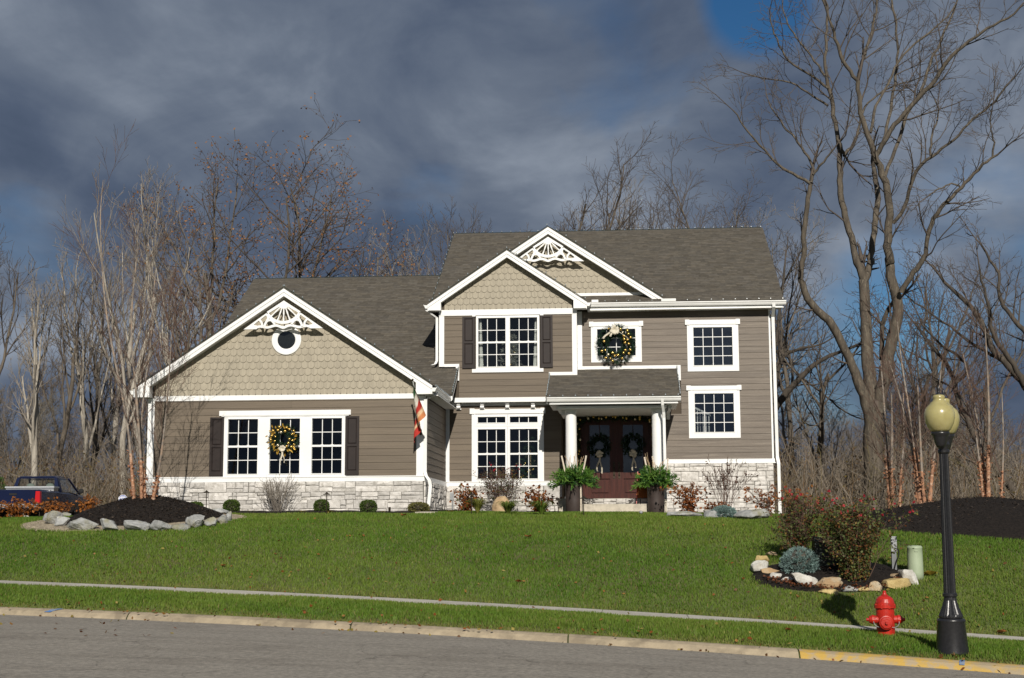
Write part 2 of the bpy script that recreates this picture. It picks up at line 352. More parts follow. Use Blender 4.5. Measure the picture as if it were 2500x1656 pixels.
# far woods floor laid over the turf
sheet('forest_floor', axis(-40, 40, 1.2, -420, 420), axis(0, 40, 1., -.1, 400), lambda X, Y: ground(X, Y)+.05+.05*np.sin(X*.9)*np.sin(Y*.7)+np.clip((Y-62)*.02, 0, 1.5), M['forest'], warp=lambda A, B: (A, B+np.interp(A, [-40, -24, -15, -6, 4, 6, 14, 40], [50, 50, 49, 52, 52, 46, 43, 43])), kind='structure', label='brown leaf-covered ground under the bare trees')
rw = sheet('road', axis(-26, 14, .4, -420, 420), np.r_[-9.5:0.0:.5, 0.], lambda X, Y: ground(X, Y, False)+.0*X, M['asphalt'], warp=lambda A, B: (A, B+kerbY(A)-.001), kind='structure')
tag(rw, 'worn grey asphalt street')

# kerb: separate cast lengths with joints
kerb = bpy.data.objects.new('kerb', None); link(kerb); tag(kerb, 'tan concrete kerb between the street and the verge', kind='structure')
M['kerb_y'] = mat('kerb_worn_yellow', (.46, .30, .07), (.36, .285, .18), 6., .85, bump=.3, bscale=50, lo=.46, hi=.58, c3=(.33, .265, .17), s3=.3, lo3=.49, hi3=.62)
M['blue'] = mat('blue_marking_paint', (.07, .16, .36), (.20, .24, .30), 14., .8)
M['moss'] = mat('moss_in_joint', (.06, .075, .02), (.035, .04, .012), 20., .95)
edges = [-28, -24, -20, -16, -12.2, -8.4, -4.45, -.95, 2.42, 5.9, 9.4, 13, 17]
def kerbsec(mb, x0, x1, lift=0., n=9, sec=None, k0=0, k1=1):
    sec = sec or [(-.005, -.06), (0, .004), (.03, .035), (.09, .082), (.17, .108), (.26, .116), (.31, .112), (.31, -.06)]
    vs = []
    for X in np.linspace(x0, x1, n):
        for d, h in sec: vs.append((X, float(kerbY(X))+d, float(kerbZ(X))+h+lift))
    k = len(sec); mb.add(vs, [(i*k+j, i*k+j+1, (i+1)*k+j+1, (i+1)*k+j) for i in range(n-1) for j in range(k-1)] + [tuple(range(k)), tuple((n-1)*k+j for j in range(k-1, -1, -1))])
for a, b in zip(edges[:-1], edges[1:]):
    mb = MB(); kerbsec(mb, a+.012, b-.012); o = mb.build('kerb_length', M['kerb_y'] if a > 2 and a < 9 else M['kerb'], kerb)
    if 2 < a < 9: o['label'] = 'kerb length with worn yellow paint'
    mb = MB(); kerbsec(mb, b-.02, b+.02, -.018, 2); mb.build('mossy_joint', M['moss'], kerb)
for x0, w in ((-9.98, .12), (4.55, .07)):
    mb = MB(); sec = [(.05, .066), (.13, .104), (.2, .121)]; vs = []
    for i, (d, h) in enumerate(sec):
        for e in (0, w): X = x0+e+.1*i*(1 if x0 < 0 else .2); vs.append((X, float(kerbY(X))+d, float(kerbZ(X))+h+.004))
    mb.add(vs, [(0, 1, 3, 2), (2, 3, 5, 4)]); mb.build('paint_mark', M['blue'], kerb)

# sidewalk slabs
walk = bpy.data.objects.new('sidewalk', None); link(walk); tag(walk, 'narrow pale concrete sidewalk across the lawn', kind='structure')
M['slab'] = mat('sidewalk_concrete', (.49, .46, .405), (.40, .375, .325), 4., .9, bump=.2, bscale=60, rnd=.08)
x = -26.
while x < 16:
    a, b = x+.006, x+1.5-.006; mb = MB(); p = []
    for z in (-.08, .020):
        for X, d in ((a, 0), (b, 0), (b, WALK), (a, WALK)): p.append((X, float(walkY(X))+d, float(walkZ(X))+z))
    mb.hexa(p); mb.build('paving_slab', M['slab'], walk); x += 1.5

# mulch: beds and mounds -----------------------------------------------------
def blob(cx, cy, rx, ry, h, name, label, seed, lift=.02, pw=1.6, rot=0.):
    r = random.Random(seed); ph = [r.uniform(0, 6.28) for _ in range(8)]; nr, na = 18, 64; V = []; F = []
    for i in range(nr+1):
        t = i/nr
        for j in range(na):
            a = 2*math.pi*j/na; k = 1+.05*math.sin(2*a+ph[0])+.04*math.sin(3*a+ph[1])+.02*math.sin(7*a+ph[2])
            ux, uy = rx*t*k*math.cos(a), ry*t*k*math.sin(a); X = cx+ux*math.cos(rot)-uy*math.sin(rot); Y = cy+ux*math.sin(rot)+uy*math.cos(rot)
            z = gz(X, Y)+lift+h*(1-t**pw)*(1-.1*t)+.018*(r.random()-.5)*(1 if t < 1 else 0)-(.06 if i == nr else 0)
            V.append((X, Y, z))
    for i in range(nr):
        for j in range(na): F.append((i*na+j, (i+1)*na+j, (i+1)*na+(j+1) % na, i*na+(j+1) % na))
    o = addmesh(name, npmesh(name, V, F, M['mulch'], smooth=True)); tag(o, label, kind='structure'); return o
blob(-12.02, 35.15, 1.95, 1.45, .60, 'mulch_mound', 'black mulch mound inside the ring of grey rocks', 1)
blob(8.35, 34.4, 3.45, 2.5, .64, 'mulch_mound', 'large black mulch mound on the lawn behind the lamp post', 2)
blob(3.9, 28.3, 1.55, 1.05, .10, 'mulch_bed', 'dark mulch bed inside the tan and white stone ring', 3)
def bed(name, pts_front, back, label, seed):
    """mulch strip between a front edge polyline (X,Y) and a back line function"""
    P = resample(pts_front, 70); r = random.Random(seed); V = []; F = []; n = 9
    for X, Y in P:
        yb = back(X)
        for j in range(n):
            t = j/(n-1); y = Y+(yb-Y)*t; V.append((X, y, gz(X, y)+(.05 if 0 < j else -.02)+.02*r.random()))
    for i in range(len(P)-1):
        for j in range(n-1): F.append((i*n+j, (i+1)*n+j, (i+1)*n+j+1, i*n+j+1))
    tag(addmesh(name, npmesh(name, V, F, M['mulch'], smooth=True)), label, kind='structure')
bed('mulch_bed', [(-13.6, 36.95), (-11, 36.75), (-8, 36.9), (-5.3, 36.9), (-4.7, 38.6), (-4.2, 39.1), (-1.9, 39.3)], lambda X: 38.3 if X < -5.35 else 42.7, 'dark mulch strip along the house front', 4)
bed('mulch_bed', [(.95, 40.3), (3, 40.9), (5.6, 41.6)], lambda X: 43.1, 'dark mulch strip below the right wall', 5)
bed('mulch_bed', [(-25, 40.2), (-19, 40.0), (-15.6, 38.6)], lambda X: 41.6, 'dark mulch strip under the rust-coloured shrubs', 6)

# gravel apron round the left island
M['gravel'] = mat('pea_gravel', (.46, .39, .28), (.20, .165, .115), 14., .9, bump=.8, bscale=60)
V = []; F = []; r = random.Random(4); nstone = 5200
ci, ni = (-12.2, 35.05), 0
for _ in range(nstone):
    a = r.uniform(0, 2*math.pi); t = r.uniform(.98, 1.13); X = ci[0]+2.45*t*math.cos(a); Y = ci[1]+1.85*t*math.sin(a)-.1
    if Y > 36.6: continue
    s = r.uniform(.018, .036); z = gz(X, Y)+.012; b = len(V)
    for k in range(4): q = a+k*1.57+r.uniform(-.4, .4); V.append((X+s*math.cos(q), Y+s*math.sin(q), z+r.uniform(-.01, .005)))
    V.append((X, Y, z+s*.8))
    for k in range(4): F.append((b+k, b+(k+1) % 4, b+4))
g = addmesh('gravel', npmesh('gravel', V, F, M['gravel'])); tag(g, 'tan pea gravel around the left rock ring', 'gravel', kind='stuff')
na = 96; V = []; F = []
for j in range(na):
    a = 2*math.pi*j/na
    for t in (.6, .98, 1.12):
        X = ci[0]+2.45*t*math.cos(a); Y = ci[1]+1.85*t*math.sin(a)-.1; V.append((X, min(Y, 36.7), gz(X, min(Y, 36.7))+(.014 if t < 1.1 else -.01)))
for j in range(na):
    for k in range(2): F.append((j*3+k, j*3+k+1, ((j+1) % na)*3+k+1, ((j+1) % na)*3+k))
tag(addmesh('gravel_bed', npmesh('gravel_bed', V, F, M['gravel'])), 'flat gravel apron under the grey rocks', kind='structure')

# grass blades ------------------------------------------------------------------
def in_ell(X, Y, cx, cy, rx, ry): return ((X-cx)/rx)**2+((Y-cy)/ry)**2 < 1
def grass():
    g = np.random.default_rng(5); n = 680000
    Y = 19.8+24.7*g.random(n)**1.2; half = Y*.43+1.0; X = -Y*.08+(g.random(n)*2-1)*half
    ky, sy = kerbY(X), walkY(X); d0 = Y-ky-.3; keep = (d0 > -.03) & ~((Y > sy-.0) & (Y < sy+WALK+.0))
    keep &= ~in_ell(X, Y, -12.2, 34.95, 2.72, 2.02) & ~in_ell(X, Y, 8.35, 34.4, 3.45, 2.5) & ~in_ell(X, Y, 3.9, 28.3, 1.55, 1.05)
    fe = np.interp(X, [-25, -19, -15.6, -13.6, -11, -8, -5.3, -4.7, -4.2, -1.9, -1.85, .9, .95, 3, 5.6, 5.7, 12], [40.2, 40, 38.6, 36.95, 36.75, 36.9, 36.9, 38.6, 39.1, 39.3, 39.55, 39.9, 40.3, 40.9, 41.6, 47, 45]); keep &= Y < fe
    X, Y = X[keep], Y[keep]; n = len(X); Z = ground(X, Y, False)
    dk = np.clip((Y-kerbY(X)-.3)/.25, 0, 1); ds = np.minimum(np.abs(Y-walkY(X)), np.abs(Y-walkY(X)-WALK)); edge = np.minimum(dk, 1)
    clump = np.sin(X*3.3+np.sin(Y*2.1)*1.5)*np.sin(Y*3.9+np.cos(X*1.7)*1.3)
    h = (.042+.03*g.random(n)+.012*clump)*(.55+.45*edge); h *= np.where((walkY(X)-Y < .22) & (walkY(X) > Y), .7, 1)
    w = .0065+.005*g.random(n)+.0002*(Y-20); a = g.random(n)*6.283; lean = .6*g.random(n)*h; la = g.random(n)*6.283
    V = np.empty((n, 3, 3), 'f'); V[:, 0] = np.stack([X-w*np.cos(a), Y-w*np.sin(a), Z-.004], 1); V[:, 1] = np.stack([X+w*np.cos(a), Y+w*np.sin(a), Z-.004], 1)
    V[:, 2] = np.stack([X+lean*np.cos(la), Y+lean*np.sin(la), Z+h], 1)
    pat = .5+.25*np.sin(X*.55+1.3*np.sin(Y*.4))+.25*np.sin(Y*.7+1.1*np.cos(X*.35)+2); dry = np.clip(1-ds/.35, 0, 1)*.6+np.clip(1-dk, 0, 1)*.8
    tuft = np.sin(X*1.9+2.2*np.sin(Y*1.3))*np.sin(Y*2.3+1.7*np.sin(X*1.1)); pat = np.clip(pat+.35*tuft, 0, 1); rnd_ = g.random(n); dry = np.clip(dry*g.random(n)+(rnd_ > .955)*.8+.26*pat*g.random(n), 0, 1)[:, None]
    base = np.array([.100, .186, .018])*(1-pat[:, None]*.8)+np.array([.158, .240, .030])*(pat[:, None]*.8)
    c = base*(.72+.56*g.random(n)[:, None]); c = c*(1-dry)+np.array([.27, .215, .085])*dry*(.7+.6*g.random(n)[:, None])
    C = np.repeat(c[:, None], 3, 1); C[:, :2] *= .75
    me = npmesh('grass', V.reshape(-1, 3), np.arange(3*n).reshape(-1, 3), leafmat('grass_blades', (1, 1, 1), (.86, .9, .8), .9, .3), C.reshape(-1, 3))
    tag(addmesh('grass', me), 'short green lawn grass with dry tips', 'grass', kind='stuff')
grass()
# ================================================================== THE HOUSE
H = thing('house', (-4.3, 43, 2.5), 'two-storey brown sided house with white trim, stone base and three gables', 'house')
YG, YU, YB, YR = 38.0, 42.4, 42.6, 42.9          # garage front, upper bay, ground-floor bay, right wall
def part(name, mb, m, parent=None, **kw): return mb.build(name, m, parent or H, **kw)
def rect(name, fr, u0, u1, z0, z1, n0, n1, m='white', parent=None, **kw):
    return part(name, MB().bf(fr, u0, u1, n0, n1, z0, z1), M[m], parent, **kw)
def cuts(u0, u1, z0, z1, holes):
    """rectangles left after removing holes"""
    us = sorted({u0, u1, *[min(max(h[i], u0), u1) for h in holes for i in (0, 1)]}); o = []
    for a, b in zip(us[:-1], us[1:]):
        if b-a < .004: continue
        segs = [(z0, z1)]
        for h in holes:
            if h[0] < b-1e-6 and h[1] > a+1e-6:
                ns = []
                for p, q in segs:
                    if h[3] <= p or h[2] >= q: ns.append((p, q)); continue
                    if h[2] > p: ns.append((p, h[2]))
                    if h[3] < q: ns.append((h[3], q))
                segs = ns
        o += [(a, b, p, q) for p, q in segs if q-p > .006]
    # merge horizontally
    o.sort(key=lambda r: (r[2], r[3], r[0])); m = []
    for r in o:
        if m and abs(m[-1][1]-r[0]) < 1e-6 and m[-1][2:] == r[2:]: m[-1] = (m[-1][0], r[1], r[2], r[3])
        else: m.append(r)
    return m
def backing(fr, u0, u1, z0, z1, holes, name='wall'):
    mb = MB()
    for a, b, p, q in cuts(u0, u1, z0, z1, holes): mb.bf(fr, a, b, -.14, -.032, p, q)
    return part(name, mb, M['backing'])
def siding(fr, u0, u1, z0, z1, holes, m, parent, step=.1857, joint=3.6):
    r = random.Random(int(u0*100)+int(z0*10)); z = z0
    while z < z1-.01:
        t = min(z+step, z1)
        for a, b, p, q in cuts(u0, u1, z, t, holes):
            xs = [a]
            if b-a > joint: xs.append(r.uniform(a+1.0, b-1.0))
            xs.append(b)
            for s, e in zip(xs[:-1], xs[1:]):
                f = lambda zz_: .020-.013*(zz_-z)/step
                e2 = e-(.002 if e != b else 0)
                mb = MB(); mb.hexa([fr(s, -.03, p), fr(e2, -.03, p), fr(e2, f(p), p), fr(s, f(p), p), fr(s, -.03, q), fr(e2, -.03, q), fr(e2, f(q), q), fr(s, f(q), q)])
                mb.build('siding_board', M[m], parent)
        z = t
STONES = [0]
def stones(fr, u0, u1, z0, z1, parent, seed, joined=False, holes=(), hrange=(.20, .30)):
    r = random.Random(seed); rect('stone_backing', fr, u0, u1, z0, z1, -.1, .004, 'mortar', parent)
    acc = MB(); z = z0
    def one(a, b, p, q):
        for h in holes:
            if a < h[1] and b > h[0] and p < h[3] and q > h[2]: return
        j = lambda s=.006: r.uniform(-s, s)
        g = .005; a, b, p, q = a+g, b-g, p+g, q-g; d = r.uniform(.028, .058); s = .012
        base = [(a+j(), p+j()), (b+j(), p+j()), (b+j(), q+j()), (a+j(), q+j())]
        if b-a > .35: base.insert(1, ((a+b)/2+j(.05), p+j(.008))); base.insert(4, ((a+b)/2+j(.05), q+j(.008)))
        cu = sum(x for x, _ in base)/len(base); cz = sum(x for _, x in base)/len(base); n = len(base)
        vs = [fr(u, 0, w) for u, w in base]+[fr(u, d*.8+j(.004), w) for u, w in base]
        vs += [fr(u+math.copysign(min(s+abs(j(.01)), (b-a)*.2), cu-u), d+j(.008), w+math.copysign(min(s+abs(j()), (q-p)*.2), cz-w)) for u, w in base]
        vs.append(fr(cu+j(.04), d+.006+j(.006), cz))
        fs = []
        for L_ in (0, n): fs += [(L_+i, L_+(i+1) % n, L_+n+(i+1) % n, L_+n+i) for i in range(n)]
        fs += [(2*n+i, 2*n+(i+1) % n, 3*n) for i in range(n)]
        if joined or STONES[0] >= 298: acc.add(vs, fs)
        else: STONES[0] += 1; MB().add(vs, fs).build('stone', M['stone'], parent)
    while z < z1-.02:
        t = z+r.uniform(*hrange)
        if t > z1-.1: t = z1
        u = u0
        while u < u1-.01:
            w = r.uniform(.22, .62); b = u+w
            if b > u1-.16: b = u1
            k = r.random(); h = t-z
            if k < .22 or h < .13: one(u, b, z, t)
            elif k < .75:
                s = z+h*r.uniform(.36, .64); one(u, b, z, s)
                if (b-u) > .4 and r.random() < .5: c = u+(b-u)*r.uniform(.35, .65); one(u, c, s, t); one(c, b, s, t)
                else: one(u, b, s, t)
            else:
                s1, s2 = z+h*r.uniform(.3, .7), z+h*r.uniform(.3, .7); c = u+(b-u)*r.uniform(.35, .65)
                one(u, c, z, s1); one(u, c, s1, t); one(c, b, z, s2); one(c, b, s2, t)
            u = b
        z = t
    if acc.v: acc.build('stone_veneer', M['stone'], parent, kind='stuff')
    return acc
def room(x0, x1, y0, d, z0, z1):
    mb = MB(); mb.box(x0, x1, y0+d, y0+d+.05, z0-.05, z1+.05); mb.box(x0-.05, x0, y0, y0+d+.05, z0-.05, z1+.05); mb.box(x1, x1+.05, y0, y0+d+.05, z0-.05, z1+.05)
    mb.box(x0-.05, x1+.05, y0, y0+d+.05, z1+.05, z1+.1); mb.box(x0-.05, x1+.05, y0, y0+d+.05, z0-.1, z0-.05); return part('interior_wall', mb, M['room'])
def window(fr, u0, u1, z0, z1, cols, rows, bands=None, fw_=.075, glass='glass', sash=True, n_out=.03):
    """one glazed unit: u0..u1 / z0..z1 is the glass; frame mesh + panes + muntins"""
    mb = MB(); f = fw_; n0, n1 = -.06, n_out
    for a, b, p, q in cuts(u0-f, u1+f, z0-f, z1+f, [(u0, u1, z0, z1)]): mb.bf(fr, a, b, n0, n1, p, q)
    i = .022
    for a, b, p, q in cuts(u0-i, u1+i, z0-i, z1+i, [(u0, u1, z0, z1)]): mb.bf(fr, a, b, n1, n1+.012, p, q)   # inner bead
    wo = part('window', mb, M['white'])
    gb = MB(); t = .0095; us = np.linspace(u0, u1, cols+1); zs = np.linspace(z0, z1, rows+1); mid = rows//2 if sash else None
    mt = .026
    for k, z in enumerate(zs[1:-1], 1):
        if k == mid: gb.bf(fr, u0, u1, -.045, -.004, z-mt, z+mt)
        else: gb.bf(fr, u0, u1, -.036, -.0205, z-t, z+t)
    for u in us[1:-1]: gb.bf(fr, u-t, u+t, -.035, -.019, z0, z1)
    if sash:
        for k in (1/3, 2/3): u = u0+(u1-u0)*k; gb.bf(fr, u-.035, u+.035, -.04, -.002, zs[mid]+mt, zs[mid]+mt+.014)
    gb.build('muntin_bars', M['white'], wo)
    for a, b in zip(us[:-1], us[1:]):
        for p, q in zip(zs[:-1], zs[1:]): MB().bf(fr, a, b, -.034, -.030, p, q).build('pane', M[glass], wo)
    return wo
def shutter(fr, u0, u1, z0, z1, split=.5):
    m = z0+(z1-z0)*split; b = .055; mb = MB(); holes = [(u0+b, u1-b, z0+.11, m-.03), (u0+b, u1-b, m+.03, z1-.05)]
    for a, c, p, q in cuts(u0, u1, z0, z1, holes): mb.bf(fr, a, c, .022, .058, p, q)
    s = part('shutter', mb, M['shutter'])
    for h in holes:
        k = MB(); k.bf(fr, h[0]-.01, h[1]+.01, .022, .036, h[2]-.01, h[3]+.01)
        vs = [fr(u, .036, z) for u, z in ((h[0]+.012, h[2]+.012), (h[1]-.012, h[2]+.012), (h[1]-.012, h[3]-.012), (h[0]+.012, h[3]-.012))]+[fr(u, .052, z) for u, z in ((h[0]+.035, h[2]+.035), (h[1]-.035, h[2]+.035), (h[1]-.035, h[3]-.035), (h[0]+.035, h[3]-.035))]
        k.add(vs, [(4, 5, 6, 7)]+[(i, (i+1) % 4, 4+(i+1) % 4, 4+i) for i in range(4)]); k.build('shutter_panel', M['shutter'], s)

# ---- garage wing front -------------------------------------------------------
g = FY(YG); GW = [(-10.745, -9.925, 3.602, 5.078), (-9.596, -8.776, 3.604, 5.079), (-8.448, -7.633, 3.604, 5.080)]
gholes = [(-10.86, -7.51, 3.51, 5.30)]
wall_g = backing(g, -12.97, -5.42, 2.2, 5.72, [(w[0]-.05, w[1]+.05, w[2]-.05, w[3]+.05) for w in GW])
siding(g, -12.80, -5.615, 3.515, 5.59, gholes, 'siding', wall_g)
stones(g, -12.96, -5.43, 2.42, 3.385, wall_g, 11)
rect('corner_board', g, -12.97, -12.79, 3.38, 5.66, -.03, .030); rect('corner_board', g, -5.62, -5.42, 3.38, 5.66, -.03, .030)
rect('water_table', g, -13.0, -5.395, 3.385, 3.512, -.03, .036); rect('drip_cap', g, -13.01, -5.38, 3.505, 3.53, -.03, .052)
rect('band_board', g, -12.80, -5.61, 5.585, 5.722, -.03, .038)
for w in GW: window(g, *w, 3, 4)
for a, b in ((-10.86, -10.82), (-9.85, -9.671), (-8.701, -8.523), (-7.558, -7.51)): rect('mullion', g, a, b, 3.525, 5.16, -.03, .026)
rect('window_header', g, -10.99, -7.395, 5.168, 5.303, -.03, .055); rect('window_header_bed', g, -10.93, -7.45, 5.145, 5.17, -.03, .045)
rect('window_sill', g, -10.87, -7.50, 3.50, 3.528, -.03, .05)
shutter(g, -11.235, -10.855, 3.555, 5.128, .505); shutter(g, -7.54, -7.165, 3.555, 5.128, .505)
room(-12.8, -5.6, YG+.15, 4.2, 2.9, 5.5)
# garage side wall towards the entry (faces +X)
gs = FX(-5.42); wall_s = backing(gs, 38.03, 42.62, 2.2, 5.72, [])
siding(gs, 38.14, 42.5, 3.515, 5.62, [], 'siding_s', wall_s)
rect('corner_board', gs, 38.0, 38.14, 3.38, 5.66, -.03, .028); rect('water_table', gs, 38.0, 42.55, 3.385, 3.512, -.03, .034)
SIDE_STONES = (gs, 38.0, 42.6, 2.42, 3.385, wall_s)
# ---- ground-floor bay --------------------------------------------------------
bw = FY(YB); bholes = [(-4.60, -2.52, 3.51, 5.56)]
wall_b = backing(bw, -5.42, -1.96, 2.2, 6.0, [(-4.5, -2.62, 3.56, 5.48)])
siding(bw, -5.31, -1.965, 3.515, 5.86, bholes, 'siding', wall_b)
stones(bw, -5.42, -1.96, 2.35, 3.385, wall_b, 13)
rect('corner_board', bw, -5.415, -5.305, 3.38, 5.78, -.03, .03)
rect('water_table', bw, -5.38, -1.955, 3.388, 3.512, -.03, .036); rect('drip_cap', bw, -5.38, -1.95, 3.505, 3.528, -.03, .05)
for a, b in ((-4.456, -3.63), (-3.495, -2.669)):
    window(bw, a, b, 5.268, 5.443, 3, 1, sash=False); window(bw, a, b, 3.602, 5.072, 3, 4)
for a, b in ((-4.637, -4.531), (-2.594, -2.487)): rect('casing', bw, a, b, 3.52, 5.54, -.03, .032)
rect('mullion', bw, -3.557, -3.568+.002, 3.52, 5.54, -.03, .034); rect('transom_rail', bw, -4.53, -2.595, 5.150, 5.190, -.03, .036)
rect('window_header', bw, -4.64, -2.48, 5.535, 5.675, -.03, .045)
for a in (-4.695, -2.575): rect('header_block', bw, a, a+.14, 5.53, 5.695, -.03, .06)
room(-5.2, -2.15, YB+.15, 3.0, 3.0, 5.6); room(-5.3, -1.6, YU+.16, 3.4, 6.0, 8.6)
# ---- upper bay (cantilevered a little over the ground floor) ------------------
ub = FY(YU); uholes = [(-4.52, -2.55, 6.80, 8.46)]
wall_u = backing(ub, -5.6, -1.47, 5.86, 8.7, [(-4.47, -2.6, 6.87, 8.45)])
siding(ub, -5.60, -1.47, 5.985, 8.50, uholes+[(-5.7, -5.0, 5.7, 6.99), (-5.7, -5.445, 6.9, 9), (-1.612, -1.3, 6.6, 9), (-2.315, -1.3, 5.6, 6.73)], 'siding', wall_u)
rect('corner_board', ub, -5.60, -5.447, 6.94, 8.50, -.03, .03); rect('corner_board', ub, -1.612, -1.468, 6.63, 8.50, -.03, .03)
rect('flashing_board', ub, -5.445, -5.095, 6.935, 7.02, -.03, .033); rect('flashing_board', ub, -5.094, -4.992, 6.52, 7.021, -.03, .034)
rect('flashing_board', ub, -2.222, -1.614, 6.635, 6.74, -.03, .033); rect('flashing_board', ub, -2.312, -2.223, 6.02, 6.741, -.03, .034)
rect('band_board', ub, -5.605, -1.465, 8.477, 8.654, -.03, .04)
for a, b in ((-4.42, -3.60), (-3.468, -2.651)): window(ub, a, b, 6.925, 8.395, 3, 4, fw_=.066)
rect('window_sill', ub, -4.605, -2.47, 6.752, 6.858, -.03, .05)
for a in (-4.6, -2.56): rect('header_block', ub, a, a+.1, 8.445, 8.474, -.03, .05)
shutter(ub, -4.897, -4.520, 6.882, 8.438); shutter(ub, -2.556, -2.19, 6.878, 8.446)
rect('belt_board', ub, -5.16, -2.30, 5.862, 6.0, -.05, .06); part('soffit', MB().box(-5.41, -1.96, YU-.0, YB+.02, 5.868, 5.885), M['white'])
rect('frieze_board', bw, -5.30, -1.97, 5.775, 5.866, -.03, .024)
for px in (1120.5, 1178, 1239.5, 1302, 1371.5):
    X = at(px, 985, YB)[0]; mb = MB(); mb.bf(bw, X-.05, X+.05, .0245, .17, 5.80, 5.866)
    mb.prism([(X-.05, 5.70), (X+.05, 5.70), (X+.05, 5.80), (X-.05, 5.80)], .0245, .12, bw); mb.lathe([(.045, -.055), (.045, .055)], (X, YB-.115, 5.735), 12, axis='x'); mb.box(X-.075, X+.075, YB-.07, YB-.026, 5.66, 5.70)
    part('corbel', mb, M['white'])
# right side of the upper bay and left body walls
rect('wall_return', FX(-1.47), YU+.035, YR+.01, 6.6, 8.66, -.05, .0, 'white')
part('body_wall', MB().box(-5.58, -5.5, 42.55, 53, 2.2, 8.9), M['siding_s']); part('body_wall', MB().box(4.22, 4.28, 42.95, 53, 2.2, 8.9), M['siding_s'])
part('body_wall', MB().box(-5.5, 4.22, 52.9, 53, 2.2, 8.9), M['siding_s']); part('body_wall', MB().box(-12.9, -12.82, 38.14, 52, 2.2, 5.9), M['siding_s'])
# ---- right wall ---------------------------------------------------------------
rw_ = FY(YR); RW = [(1.998, 3.150, 6.94, 8.085), (1.998, 3.145, 4.948, 6.096), (-.875, .27, 7.265, 8.075)]
rholes = [(1.86, 3.28, 6.77, 8.32), (1.86, 3.28, 4.78, 6.34), (-1.01, .41, 7.08, 8.30)]
entry = (-1.96, 1.06, 2.0, 5.62)
wall_r = backing(rw_, -1.96, 4.26, 2.2, 8.7, [(w[0]-.05, w[1]+.05, w[2]-.05, w[3]+.05) for w in RW]+[(-2, 1.0, 2, 5.6)])
siding(rw_, -1.47, 4.232, 4.155, 8.60, rholes+[(-1.5, 1.06, 4.0, 5.7), (-1.5, 1.60, 5.5, 6.955)], 'siding_r', wall_r)
stones(rw_, 1.06, 4.26, 2.25, 4.028, wall_r, 17)
rect('corner_board', rw_, 4.232, 4.285, 4.02, 8.62, -.03, .03); rect('corner_board', rw_, -1.468, -1.33, 6.86, 8.62, -.03, .026)
rect('water_table', rw_, 1.06, 4.31, 4.030, 4.152, -.03, .036); rect('drip_cap', rw_, 1.06, 4.44, 4.022, 4.045, -.03, .055)
rect('flashing_board', rw_, -1.329, 1.60, 6.858, 6.957, -.03, .032); rect('flashing_board', rw_, 1.513, 1.601, 6.50, 6.857, -.03, .031)
for i, (w, fz0, fz1, hz) in enumerate(((RW[0], 6.76, 8.17, 8.323), (RW[1], 4.77, 6.20, 6.338), (RW[2], 7.07, 8.16, 8.305))):
    wo = window(rw_, *w, 4, 4 if i < 2 else 3, fw_=.085, glass='glass_r' if i < 2 else 'glass', sash=False)
    mb = MB(); u0, u1 = w[0]-.187, w[1]+.182
    for a, b, p, q in cuts(u0, u1, fz0, fz1, [(w[0]-.086, w[1]+.086, w[2]-.086, w[3]+.086)]): mb.bf(rw_, a, b, -.03, .034, p, q)
    mb.build('casing', M['white'], wo)
    MB().bf(rw_, u0-.01, u1+.01, -.03, .048, fz1+.001, hz-.012).build('window_header', M['white'], wo)
    for a in (u0-.055, u1-.075):
        k = MB(); k.bf(rw_, a, a+.13, -.03, .062, fz1-.006, hz); k.lathe([(.03, 0), (.03, .008)], (a+.065, YR-.07, (fz1+hz)/2), 14, axis='y'); k.build('corner_block', M['white'], wo)
    room(w[0]-.9, w[1]+.8, YR+.15, 3.2, w[2]-.6, w[3]+.35)
